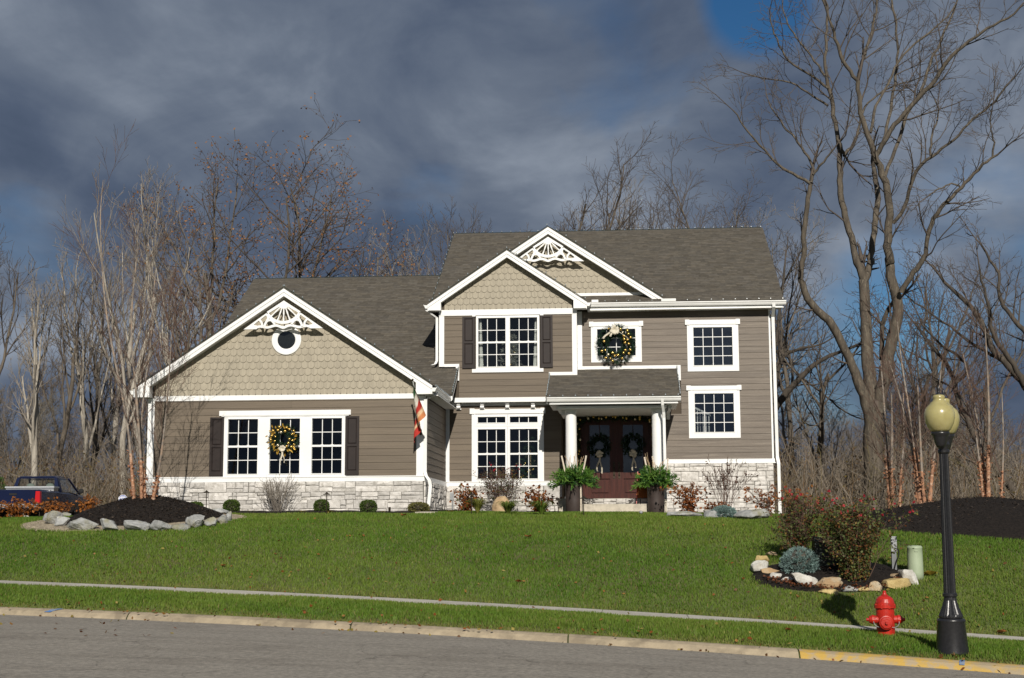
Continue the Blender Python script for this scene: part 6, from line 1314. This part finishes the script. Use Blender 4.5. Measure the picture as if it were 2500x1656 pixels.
px_tree('bare_tree', 'dark tree whose limbs reach out from behind the right wall', [
    (z6((200, 1250, 24), (230, 1050, 22), (290, 920, 18), (400, 800, 14), (500, 690, 11), (660, 622, 8), (770, 580, 5)), (0, -2), 8),
    (z6((240, 1000, 14), (285, 720, 10), (330, 630, 9), (430, 605, 7), (565, 578, 4)), (0, -1), 8),
    (z6((230, 1050, 12), (270, 620, 9), (300, 350, 7), (330, 120, 5)), (0, 1), 8),
    (z6((300, 650, 7), (430, 780, 6), (560, 880, 5), (680, 980, 4), (800, 1030, 3)), (0, -1), 6)], 56, 9, 'barkdark', 'twig', tlen=1.6, group='bare trees in the right woods')
px_tree('bare_tree', 'leaning dark trunk crossing behind the lamp shaft', [
    (z6((1800, 1600, 22), (1640, 1400, 20), (1500, 1200, 18), (1380, 1000, 15), (1330, 820, 12), (1290, 700, 10), (1180, 580, 8), (1090, 450, 5)), (0, 2), 8),
    (z6((1330, 820, 8), (1420, 740, 8), (1360, 650, 7), (1250, 600, 6), (1120, 440, 4)), (1, 0), 8)], 52, 11, 'barkdark', 'twig', tlen=1.5, group='bare trees in the right woods')

# --- river birches
M['birchbark'] = mat('peeling_orange_birch_bark', (.40, .205, .115), (.22, .115, .072), 7., .85, bump=1., bscale=16, c3=(.50, .34, .24), s3=1.4, stretch=(1, 1, 1.6), bdist=.03)
M['birchgrey'] = mat('grey_birch_bark', (.27, .235, .20), (.155, .125, .105), 5., .85, bump=.7, bscale=14, c3=(.30, .215, .155), s3=1.2)
def birch(label, stems, Y0, seed, tl=1.1, group='river birch clumps', n_tw=9, low=.36):
    r = random.Random(seed); a, g_, b, curl = TM(), TM(), TM(), QM(); x0, y0, _ = stems[0][0][0]; bp = at(x0, y0, Y0); root = thing('river_birch', (bp[0], Y0, bp[2]), label, 'tree', group)
    p = dict(PRM, max=3, n=[6, 5, 4, 3], t0=[.2, .15, .12, .1], ang=[(.3, .6)]*4, len=[(.5, .8), (.45, .7), (.45, .7), (.4, .6)], wig=.06, up=.10, rmin=.0035)
    for pts, dy in stems:
        n = 26; A = smoothpts(pts, n); Yt = Y0+np.linspace(0, 1, n)*dy; P = np.array([at(A[i][0], A[i][1], Yt[i]) for i in range(n)]); R_ = np.maximum(A[:, 2]*pxm(Y0)/2, .006)*np.array([r.uniform(.86, 1.16) for _ in range(n)]); m = int(n*low)
        a.tube(P[:m+1], R_[:m+1], 8); g_.tube(P[m:], R_[m:], 6); T = np.gradient(P, axis=0); T /= np.linalg.norm(T, axis=1)[:, None]
        for k in range(60):
            t = r.random()*low*1.1; i = int(t*(n-1)); v = np.array([r.gauss(0, 1), r.gauss(0, 1), 0]); v /= np.linalg.norm(v); curl.leaf(P[i]+v*R_[i]*.9+T[i]*r.uniform(-.08, .08), v+np.array([0, 0, r.uniform(-.5, 1)]), r.uniform(.04, .09), r.uniform(.04, .08), lerp((.28, .11, .055), (.46, .25, .15), r.random()), r)
        for k in range(n_tw):
            t = .25+.75*(k+r.random())/n_tw; i = min(int(t*(n-1)), n-2); az = r.uniform(0, 6.28); ang = r.uniform(.35, .75); dd = T[i]; u = np.cross(dd, [.3, .2, 1]); u /= np.linalg.norm(u); v = np.cross(dd, u); out = []
            grow(r, P[i], dd*math.cos(ang)+(u*math.cos(az)+v*math.sin(az))*math.sin(ang), tl*r.uniform(.7, 1.3), max(R_[i]*.35, .006), 1, p, out)
            for lev, Q, R2 in out: b.tube(Q, R2, 3)
    addmesh('trunk', a.mesh('trunk', M['birchbark']), root); addmesh('upper_trunk', g_.mesh('upper_trunk', M['birchgrey']), root); addmesh('peeling_bark', curl.mesh('peeling_bark', M['rustleaf']), root, kind='stuff'); addmesh('crown', b.mesh('crown', M['twigred'], False), root)
birch('orange-barked birch clump on the left mulch mound', [([(328, 1236, 10), (322, 1150, 8), (315, 1060, 7), (296, 950, 6), (276, 860, 6), (258, 760, 5), (248, 640, 4), (244, 520, 3), (252, 440, 2)], .6), ([(346, 1236, 9), (345, 1140, 8), (338, 1040, 7), (330, 930, 6), (320, 840, 5), (322, 740, 4), (335, 620, 3), (338, 540, 2)], -.5), ([(355, 1236, 9), (350, 1150, 8), (342, 1060, 6), (352, 950, 5), (368, 850, 4), (372, 760, 3), (380, 660, 2)], .8), ([(371, 1233, 10), (384, 1170, 8), (396, 1095, 6), (404, 1020, 5), (412, 940, 4), (416, 860, 3), (424, 770, 2)], -.6)], 34.9, 3, tl=1.15, n_tw=12, low=.17)
birch('orange-barked birch clump at the front of the right mound', [([(2252, 1270, 14), (2244, 1180, 11), (2232, 1080, 8), (2216, 980, 6), (2200, 880, 4), (2190, 780, 2)], .5), ([(2244, 1255, 10), (2236, 1160, 8), (2222, 1060, 6), (2195, 960, 4), (2170, 880, 2)], .8), ([(2265, 1268, 12), (2256, 1225, 9), (2250, 1150, 7), (2246, 1050, 5), (2240, 940, 3)], -.3), ([(2268, 1266, 11), (2272, 1190, 9), (2282, 1100, 6), (2288, 1000, 4), (2300, 880, 2)], .3)], 35.0, 5, group='river birch clumps')
birch('birch clump at the left back of the right mound', [([(2174, 1248, 11), (2166, 1160, 9), (2164, 1080, 7), (2158, 980, 5), (2150, 880, 2)], .4), ([(2180, 1246, 9), (2176, 1150, 7), (2178, 1060, 6), (2176, 960, 3)], -.4), ([(2196, 1242, 8), (2200, 1150, 7), (2208, 1070, 5), (2205, 960, 3)], .4)], 38.0, 6)
birch('birch clump beside the lamp on the right mound', [([(2410, 1248, 11), (2404, 1160, 8), (2392, 1060, 6), (2372, 960, 4), (2350, 860, 2)], .6), ([(2414, 1247, 11), (2412, 1150, 9), (2415, 1040, 7), (2412, 930, 5), (2405, 800, 2)], -.4), ([(2402, 1240, 7), (2394, 1150, 6), (2380, 1040, 4), (2365, 940, 2)], .3)], 36.2, 7)
birch('single thin birch stem at the right photo edge', [([(2443, 1256, 6), (2447, 1170, 5), (2450, 1080, 4), (2446, 960, 2)], .3)], 37.0, 8)

# --- far woods: one mass of bare trees and brush
def woods():
    lib = []
    for s in range(6):
        r = random.Random(100+s); out = []; grow(r, (0, 0, -.3), (r.uniform(-.1, .1), r.uniform(-.1, .1), 1), 9.5, .105, 0, dict(PRM, max=4, n=[6, 6, 5, 4], rmin=.013, **({'ang': FAST['ang'], 'len': FAST['len']} if s % 2 else {})), out)
        t = TM()
        for lev, P, R_ in out: t.tube(P, R_, [6, 4, 3, 3, 3][lev])
        V, F = t.arrays(); top = V[:, 2].max(); lib.append((V*np.array([1, 1, 1]), F, top))
    g = np.random.default_rng(8); VV, FF, CC = [], [], []; n = 0
    spots = []
    for _ in range(28): Y = g.uniform(54, 100); spots.append((at(g.uniform(-60, 330), 1200, Y)[0], Y, g.uniform(.36, .62)))
    for _ in range(20): Y = g.uniform(62, 100); spots.append((at(g.uniform(330, 1900), 1200, Y)[0], Y, g.uniform(.6, .8)))
    for _ in range(78): Y = g.uniform(54, 110); spots.append((at(g.uniform(1890, 2560), 1200, Y)[0], Y, g.uniform(.30, .52)))
    for X, Y, hs in spots:
        V, F, top = lib[g.integers(6)]; H_ = hs*12.5*(1+.25*(Y-50)/50); s = H_/top; a = g.random()*6.28; c, q = math.cos(a), math.sin(a)
        R2 = V@np.array([[c, q, 0], [-q, c, 0], [0, 0, 1]])*np.array([s*.9, s*.9, s])+np.array([X, Y, gz(X, Y)-.1]); VV.append(R2); FF.append(F+n); n += len(V)
        col = np.array([.18, .156, .13])*g.uniform(.75, 1.35)*np.array([1, g.uniform(.93, 1.02), g.uniform(.88, 1.02)]); CC.append(np.repeat(col[None], len(V), 0))
    me = npmesh('woodland', np.concatenate(VV), np.concatenate(FF), mat('woodland_bark', (1, 1, 1), (.75, .75, .75), 1.5, .95, attr=True), np.concatenate(CC)); tag(addmesh('woodland', me), 'brown mass of bare woodland behind the house', 'woodland', kind='stuff')
    # undergrowth
    t = TM(); r = random.Random(31)
    def stem(X, Y, h, rr, col):
        z = gz(X, Y)-.05; P = [np.array([X, Y, z])]; d = np.array([r.gauss(0, .22), r.gauss(0, .22), 1.]); n = 4
        for _ in range(n): d = d+np.array([r.gauss(0, .18), r.gauss(0, .18), 0]); P.append(P[-1]+d/np.linalg.norm(d)*h/n)
        t.tube(P, np.linspace(rr, rr*.4, n+1), 3, col)
        for _ in range(3):
            i = r.randint(1, n); q = P[i]; e = np.array([r.gauss(0, .6), r.gauss(0, .6), .6]); L_ = h*r.uniform(.2, .45); t.tube([q, q+e*L_*.5, q+e*L_*.5+(e+np.array([r.gauss(0, .4), r.gauss(0, .4), .2]))*L_*.4], [rr*.6, rr*.45, rr*.3], 3, col)
    for _ in range(3600):
        side = r.random(); Y = r.uniform(49.5, 74)
        px = r.uniform(-40, 420) if side < .48 else r.uniform(1885, 2540); X = at(px, 1200, Y)[0]
        if px > 1500: Y = r.uniform(46.5, 74); X = at(px, 1200, Y)[0]
        k = r.random(); col = lerp((.15, .12, .088), (.25, .21, .165), k) if r.random() < .8 else lerp((.16, .09, .045), (.14, .12, .05), k)
        stem(X, Y, r.uniform(.8, 3.4), r.uniform(.008, .02), col)
    tag(addmesh('undergrowth', t.mesh('undergrowth', mat('undergrowth_stems', (1, 1, 1), (.8, .8, .8), 2., .95, attr=True), False, True)), 'tangle of brown brush under the trees', 'undergrowth', kind='stuff')
    q = QM()
    for _ in range(9000):
        Y = r.uniform(49.5, 72); px = r.uniform(-40, 420) if r.random() < .5 else r.uniform(1885, 2540); X = at(px, 1200, Y)[0]; h = r.random()**1.5*2.6
        q.leaf((X, Y, gz(X, Y)+h), (r.gauss(0, 1), r.gauss(0, 1), r.gauss(0, .6)), .10, .07, r.choice(((.15, .085, .04), (.12, .08, .045), (.20, .15, .04), (.10, .07, .04))), r)
    tag(addmesh('brush_leaves', q.mesh('brush_leaves', M['rustleaf'])), 'sparse dead leaves caught in the brush', 'leaves', kind='stuff')
woods()

# --- shrubs ------------------------------------------------------------------------------------
M['leaf'] = leafmat('shrub_leaf', (1, 1, 1), (.82, .85, .8), 5., .25)
def boxwood(px, py, w, h, label, seed, cols=((.045, .085, .015), (.10, .14, .03)), flat=1.):
    X, Y, Z = hit(px, py); k = pxm(Y); rx, rz = w*k/2, h*k/2; r = random.Random(seed); root = thing('boxwood', (X, Y, Z), label, 'shrub', 'clipped bushes along the garage'); q = QM(); cz = Z+rz*.98
    MB().ball((X, Y, cz), 1, 14, 9, (rx*.8, rx*.8, rz*.8)).build('dark_core', M['barkdark'], root)  # solid dark ball stands in for the shaded inside of the bush
    for _ in range(2300):
        v = np.array([r.gauss(0, 1) for _ in range(3)]); v /= np.linalg.norm(v); v = np.sign(v)*np.abs(v)**.85; s = r.uniform(.82, 1.04); p = np.array([X+v[0]*rx*s, Y+v[1]*rx*s, cz+v[2]*rz*s]); q.leaf(p, v+np.array([r.gauss(0, .6), r.gauss(0, .6), r.gauss(.2, .6)]), .035, .026, lerp(*cols, r.random()), r)
    addmesh('foliage', q.mesh('foliage', M['leaf']), root)
boxwood(565, 1252, 38, 33, 'round clipped bush left of the dry twig shrub', 1); boxwood(785, 1250, 35, 32, 'round clipped bush behind the middle path light', 2); boxwood(899, 1250, 40, 33, 'round clipped bush right of the middle path light', 3); boxwood(478, 1250, 34, 28, 'clipped bush half hidden behind the mulch mound', 4)
boxwood(1022, 1250, 50, 27, 'yellowish low bush at the garage corner', 5, ((.10, .11, .03), (.20, .17, .06)))
def spruce(px, py, w, h, label, seed, Y=None):
    X, Y, Z = hit(px, py); k = pxm(Y); rx, rz = w*k/2, h*k; r = random.Random(seed); root = thing('dwarf_spruce', (X, Y, Z), label, 'shrub', 'dwarf blue spruces'); mb = MB(); Y += rx*.5
    MB().ball((X, Y, Z+rz*.42), 1, 14, 9, (rx*.72, rx*.72, rz*.45)).build('dark_core', M['barkdark'], root)  # dark solid core in place of the shade between the needle tufts
    for _ in range(640):
        a = r.uniform(0, 6.28); e = math.asin(r.uniform(-.25, 1)); v = np.array([math.cos(a)*math.cos(e), math.sin(a)*math.cos(e), math.sin(e)]); s = r.uniform(.72, 1.); p = np.array([X, Y, Z+rz*.3])+v*np.array([rx, rx, rz*.66])*s
        g_ = r.uniform(.7, 1.2); needles(mb, p-v*.05, v+np.array([0, 0, .2]), 14, .08, r, .5, .007, ((.13*g_, .20*g_, .19*g_), (.29*g_, .39*g_, .38*g_)))
    mb.build('foliage', M['needle'], root)
spruce(1957, 1410, 100, 76, 'silvery blue dwarf spruce in the right stone ring', 1); spruce(1768, 1267, 66, 34, 'small blue dwarf spruce below the right wall', 2)
def rust_shrub(px, py, w, h, label, seed, heads=12, cols=((.16, .045, .012), (.34, .12, .03)), dens=340, Y=None, grp='rust-coloured hydrangeas', stems=26, green=.0):
    X, Y, Z = hit(px, py) if Y is None else (at(px, py, Y)[0], Y, at(px, py, Y)[2]); k = pxm(Y)*(1.32 if 1000 < px < 1900 else 1.); rx, rz = w*k/2, h*k; r = random.Random(seed); root = thing('hydrangea', (X, Y, Z), label, 'shrub', grp); t = TM(); q = QM(); tops = []
    for i in range(stems):
        a = r.uniform(0, 6.28); s = r.random()**.6; e = np.array([X+math.cos(a)*rx*s, Y+math.sin(a)*rx*.6*s, Z+rz*(.5+.5*r.random())*(1-.25*s)]); m = np.array([X+math.cos(a)*rx*s*.35, Y+math.sin(a)*rx*.25*s, Z+rz*.4]); P = smoothpts([(X+r.gauss(0, .05), Y+r.gauss(0, .05), Z-.03), m, e], 6); t.tube(P, np.linspace(.009, .005, 6), 4); tops.append((e, P))
    for e, P in tops[:heads]:
        for _ in range(46):
            v = np.array([r.gauss(0, 1) for _ in range(3)]); v /= np.linalg.norm(v); q.leaf(e+v*.045*r.random()**.3, v, .035, .03, lerp((.22, .08, .025), (.42, .19, .07), r.random()), r)
    for _ in range(dens):
        e, P = r.choice(tops); p = P[r.randint(1, 5)]*1.+np.array([r.gauss(0, .08), r.gauss(0, .08), r.gauss(0, .05)]); c = lerp(*cols, r.random()) if r.random() > green else lerp((.05, .08, .02), (.14, .14, .03), r.random()); q.leaf(p, (r.gauss(0, 1), r.gauss(0, 1), r.gauss(-.5, .5)), r.uniform(.07, .12), r.uniform(.05, .08), c, r)
    addmesh('stems', t.mesh('stems', M['twigred']), root); addmesh('dry_leaves', q.mesh('dry_leaves', M['rustleaf']), root)
OR_ = ((.22, .075, .015), (.42, .16, .035))
rust_shrub(42, 1264, 110, 56, 'orange shrub left of the truck taillight', 1, 10, OR_, 430); rust_shrub(128, 1262, 92, 54, 'orange shrub in front of the truck wheel', 2, 7, OR_, 420); rust_shrub(212, 1245, 60, 36, 'low orange shrub behind the mulch mound', 3, 6, OR_, 200, Y=38.8); rust_shrub(-14, 1262, 50, 45, 'orange shrub at the left photo edge', 4, 2, OR_, 200)
rust_shrub(1137, 1252, 60, 56, 'dark red hydrangea at the inside corner', 5, 3, dens=460, green=.12); rust_shrub(1316, 1254, 70, 54, 'dark red hydrangea left of the left planter', 6, 4, dens=520, green=.08)
rust_shrub(1682, 1256, 98, 62, 'rust hydrangea with round dried heads below the stone wall', 7, 9, dens=420, stems=20); rust_shrub(1872, 1262, 92, 66, 'sparse rust hydrangea at the right house corner', 8, 13, dens=150, stems=22); rust_shrub(1750, 1254, 46, 28, 'low red-leaved shrub under the bare shrub', 9, 0, dens=240)
rust_shrub(1955, 1285, 110, 112, 'tall hydrangea with orange heads behind the roses', 10, 9, ((.20, .075, .02), (.36, .15, .04)), 110, Y=31.5)
def lily(px, py, w, h, label, seed, n=190, cols=((.07, .13, .015), (.20, .26, .05))):
    X, Y, Z = hit(px, py); k = pxm(Y)*1.45; r = random.Random(seed); q = MB(); root = thing('daylily', (X, Y, Z), label, 'plant', 'arching green clumps in the bay bed')
    for _ in range(n):
        a = r.uniform(0, 6.28); L_ = w*k*.5*r.uniform(.5, 1.05); hh = h*k*r.uniform(.7, 1.1); s = (-math.sin(a)*.012, math.cos(a)*.012); vs = []; q.curc = lerp(*cols, r.random()) if r.random() > .15 else (.30, .24, .08)
        for t in np.linspace(0, 1, 5): ww = (1-t*.85); x, y, z = X+math.cos(a)*L_*t, Y+math.sin(a)*L_*t, Z+hh*(1.6*t-1.1*t*t)*1.5*.9; vs += [(x+s[0]*ww, y+s[1]*ww, z), (x-s[0]*ww, y-s[1]*ww, z)]
        q.add(vs, [(2*i, 2*i+1, 2*i+3, 2*i+2) for i in range(4)])
    q.build('leaf_blades', M['leaf'], root)
lily(1240, 1258, 62, 28, 'green daylily clump in front of the tan boulder', 1); lily(1322, 1260, 60, 30, 'green daylily clump beside the left planter', 2); lily(1166, 1256, 50, 32, 'yellow-green daylily clump left of the tan boulder', 3, cols=((.12, .15, .03), (.28, .27, .06)))
for i, (px, w) in enumerate(((612, 20), (738, 22), (806, 24), (937, 20), (1098, 22), (1800, 30))): lily(px, 1254, w, 6, 'low yellow ground plant at the bed edge, number %s from the garage end' % ('first second third fourth fifth sixth'.split()[i]), 20+i, 60, ((.25, .20, .03), (.45, .36, .06)))
def twiggy(px, py, w, h, label, seed, n=90, m='twig', spread=1., Y=None, lv=2, col=None, leaf=0):
    X, Y, Z = hit(px, py) if Y is None else (at(px, py, Y)[0], Y, at(px, py, Y)[2]); k = pxm(Y); rx, rz = w*k/2, h*k; r = random.Random(seed); root = thing('bare_shrub', (X, Y, Z), label, 'shrub'); t = TM(); p = dict(PRM, max=lv, n=[2, 3, 3, 2], t0=[.35, .3, .2, .2], ang=[(.2, .5)]*4, len=[(.4, .6)]*4, wig=.06, up=.04, rmin=.0035); q = QM()
    for _ in range(n):
        a = r.uniform(0, 6.28); s = r.random()**.7; d = (math.cos(a)*s*rx/rz*1.0, math.sin(a)*s*rx/rz*.6, 1); out = []; grow(r, (X+r.gauss(0, .06), Y+r.gauss(0, .05), Z-.05), d, rz*r.uniform(.75, 1.05)*math.hypot(1, s*.5), .007, 0, p, out)
        for lev, P, R_ in out:
            t.tube(P, R_, 3)
            if leaf and r.random() < leaf: q.leaf(P[-1], (r.gauss(0, 1), r.gauss(0, 1), -.5), .06, .04, (.10, .035, .02), r)
    addmesh('stems', t.mesh('stems', M[m], False), root)
    if q.V: addmesh('dry_leaves', q.mesh('dry_leaves', M['rustleaf']), root)
twiggy(678, 1250, 100, 75, 'dry leafless twig shrub under the garage window', 1, 55, 'twigpale'); twiggy(1770, 1256, 118, 105, 'bare reddish shrub against the right stone wall', 2, 26, 'twigred', lv=3, leaf=.25)
def rose(px, py, w, h, label, seed, leaves=2600, Y=None, flowers=16, cols=((.045, .07, .02), (.14, .155, .05)), grp='rose bushes', fcol=((.45, .02, .06), (.62, .10, .10)), mult=1.):
    X, Y, Z = hit(px, py) if Y is None else (at(px, py, Y)[0], Y, at(px, py, Y)[2]); k = pxm(Y); rx, rz = w*k/2, h*k; r = random.Random(seed); root = thing('rose_bush', (X, Y, Z), label, 'shrub', grp); t = TM(); q = QM(); p = dict(PRM, max=2, n=[7, 5, 3], t0=[.3, .2, .2], ang=[(.4, .9)]*3, len=[(.35, .55)]*3, wig=.12, up=.02, rmin=.003); tips = []; f = MB()
    for _ in range(22):
        a = r.uniform(0, 6.28); s = r.random()**.55; d = np.array([math.cos(a)*s*rx/rz*1.15, math.sin(a)*s*rx/rz*.8, 1]); out = []; grow(r, (X+r.gauss(0, .08), Y+r.gauss(0, .06), Z-.05), d, rz*r.uniform(.7, 1.02), .009, 0, p, out)
        for lev, P, R_ in out:
            t.tube(P, R_, 3)
            tips += [x for x in P[1:]] if lev else [x for x in P[1:]]
    for _ in range(leaves):
        c = r.choice(tips)+np.array([r.gauss(0, .05) for _ in range(3)])
        if r.random() < .3:
            a = r.uniform(0, 6.28); u = r.random()**.5; zz_ = r.uniform(.02, .6); c = np.array([X+math.cos(a)*rx*.75*u*(.55+.6*zz_), Y+math.sin(a)*rx*.6*u*(.55+.6*zz_), Z+rz*zz_])
        kk = r.random(); col = lerp(*cols, r.random()) if kk < .68 else ((.16, .06, .025) if kk < .90 else (.20, .13, .03)); q.leaf(c, (r.gauss(0, 1), r.gauss(0, 1), r.gauss(-.2, .6)), .05*mult, .034*mult, col, r)
    up_ = sorted(tips, key=lambda z: -z[2]*1.0+r.random()*.5)[:flowers*3]; r.shuffle(up_)
    fobs = []
    for c in up_[:flowers]:
        c = c+np.array([r.gauss(0, .04), -.05, r.gauss(0, .03)]); s = r.uniform(.6, 1.1); col = lerp(*fcol, r.random())
        fq = QM(); fobs.append(fq)
        for _ in range(16): v = np.array([r.gauss(0, 1) for _ in range(3)]); v /= np.linalg.norm(v); fq.leaf(c, v, .034*s, .036*s, col, r)
    addmesh('stems', t.mesh('stems', M['twigred'], False), root); addmesh('foliage', q.mesh('foliage', M['leaf']), root); [addmesh('flower', fq.mesh('flower', M['rustleaf']), root) for fq in fobs]
rose(2088, 1424, 150, 190, 'large rose bush with pink blooms in front of the utility box', 1, 6200, flowers=26, mult=1.15)
rose(1952, 1380, 84, 150, 'smaller rose bush left of the large one', 2, 2600, flowers=13, mult=1.15)
rose(1232, 1248, 110, 104, 'rose bush with red blooms under the bay window', 3, 1500, Y=41.2, flowers=8, cols=((.05, .06, .03), (.12, .12, .05)), fcol=((.45, .015, .04), (.5, .03, .05)))
# evergreen at the far left
r = random.Random(5); X, Y, Z = base_px(-6, 52); ev = thing('evergreen_tree', (X, Y, Z), 'green evergreen at the left photo edge', 'tree'); MB().tube([(X, Y, Z-.1), (X, Y, Z+2.0)], [.06, .02], 6).build('trunk', M['barkdark'], ev); mb = MB()
for _ in range(420):
    t_ = r.random(); a = r.uniform(0, 6.28); L_ = .62*(1-t_)*r.uniform(.6, 1.1)+.05; needles(mb, (X+math.cos(a)*L_, Y+math.sin(a)*L_, Z+.1+1.75*t_), (math.cos(a), math.sin(a), .3), 7, .14, r, .5, .012, ((.03, .08, .02), (.09, .16, .03)))
mb.build('crown', M['needle'], ev)

# --- fallen leaves -------------------------------------------------------------------------------
def curled(X, Y, Z, s, col, r):
    mb = MB(); n = 9; vs = [(X, Y, Z+.012)]; a0 = r.uniform(0, 6.28)
    for i in range(n):
        a = a0+2*math.pi*i/n; k = s*(1 if i % 2 else .62); vs.append((X+k*math.cos(a), Y+k*math.sin(a)*.8, Z+.02+.45*s*abs(math.sin(a*1.0+a0))))
    mb.curc = col; return mb.add(vs, [(0, 1+i, 1+(i+1) % n) for i in range(n)])
M['deadleaf'] = leafmat('dead_leaf', (1, 1, 1), (.75, .7, .65), 20., .3)
r = random.Random(77); big = [(985, 1264, .10, 'curled rust leaf below the garage corner'), (1290, 1317, .11, 'brown leaf in the middle of the lawn'), (1266, 1427, .08, 'rust leaf just above the sidewalk'), (2445, 1552, .10, 'orange-brown leaf on the sidewalk right of the lamp'), (2085, 1438, .07, 'rust leaf beside the hydrant top'), (545, 1388, .07, 'brown leaf pair in the left lawn'), (1925, 1546, .06, 'rust leaf left of the hydrant'), (2073, 1550, .06, 'small orange leaf at the hydrant foot')]
for px, py, s, lab in big: X, Y, Z = hit(px, py); tag(curled(X, Y, Z+.035, s, lerp((.22, .075, .02), (.32, .14, .04), r.random()), r).build('fallen_leaf', M['deadleaf']), lab, 'leaf', 'large fallen leaves')
X, Y, Z = hit(2272, 1410); mb = curled(X, Y, Z+.03, .17, (.30, .22, .03), r); mb2 = curled(X-.13, Y, Z+.05, .10, (.40, .20, .05), r); b0 = len(mb.v); mb.v += mb2.v; mb.f += [tuple(i+b0 for i in f) for f in mb2.f]; mb.c += mb2.c; mb.mi += mb2.mi
tag(mb.build('fallen_leaf', M['deadleaf']), 'big yellow-green leaf right of the green pedestal', 'leaf', 'large fallen leaves')
q = QM()
for _ in range(620):
    px, py = r.uniform(0, 2500), 1255+300*r.random()**.8; X, Y, Z = hit(px, py)
    if r.random() < .3: X = r.uniform(-12, 6); Y = float(kerbY(X))+r.uniform(-.25, .5); Z = gz(X, Y)+(.02 if Y > float(kerbY(X)) else 0)
    q.leaf((X, Y, Z+.035 if Y > float(kerbY(X))+.3 else Z+.01), (r.gauss(0, 1), r.gauss(0, 1), .25), r.uniform(.04, .09), r.uniform(.03, .065), r.choice(((.26, .09, .025), (.32, .17, .05), (.15, .075, .03), (.35, .28, .08))), r)
for _ in range(260):
    a = r.uniform(3.4, 6.0); X, Y = 3.9+1.5*math.cos(a)*r.uniform(.75, 1.0), 28.2+1.0*math.sin(a)*r.uniform(.7, 1.); q.leaf((X, Y, gz(X, Y)+.1), (r.gauss(0, 1), r.gauss(0, 1), .3), .06, .045, r.choice(((.20, .07, .03), (.14, .06, .03))), r)
tag(addmesh('leaf_litter', q.mesh('leaf_litter', M['deadleaf'])), 'small dead leaves scattered on lawn and kerb', 'leaves', kind='stuff')
# loose mulch chips, some a lighter brown at random
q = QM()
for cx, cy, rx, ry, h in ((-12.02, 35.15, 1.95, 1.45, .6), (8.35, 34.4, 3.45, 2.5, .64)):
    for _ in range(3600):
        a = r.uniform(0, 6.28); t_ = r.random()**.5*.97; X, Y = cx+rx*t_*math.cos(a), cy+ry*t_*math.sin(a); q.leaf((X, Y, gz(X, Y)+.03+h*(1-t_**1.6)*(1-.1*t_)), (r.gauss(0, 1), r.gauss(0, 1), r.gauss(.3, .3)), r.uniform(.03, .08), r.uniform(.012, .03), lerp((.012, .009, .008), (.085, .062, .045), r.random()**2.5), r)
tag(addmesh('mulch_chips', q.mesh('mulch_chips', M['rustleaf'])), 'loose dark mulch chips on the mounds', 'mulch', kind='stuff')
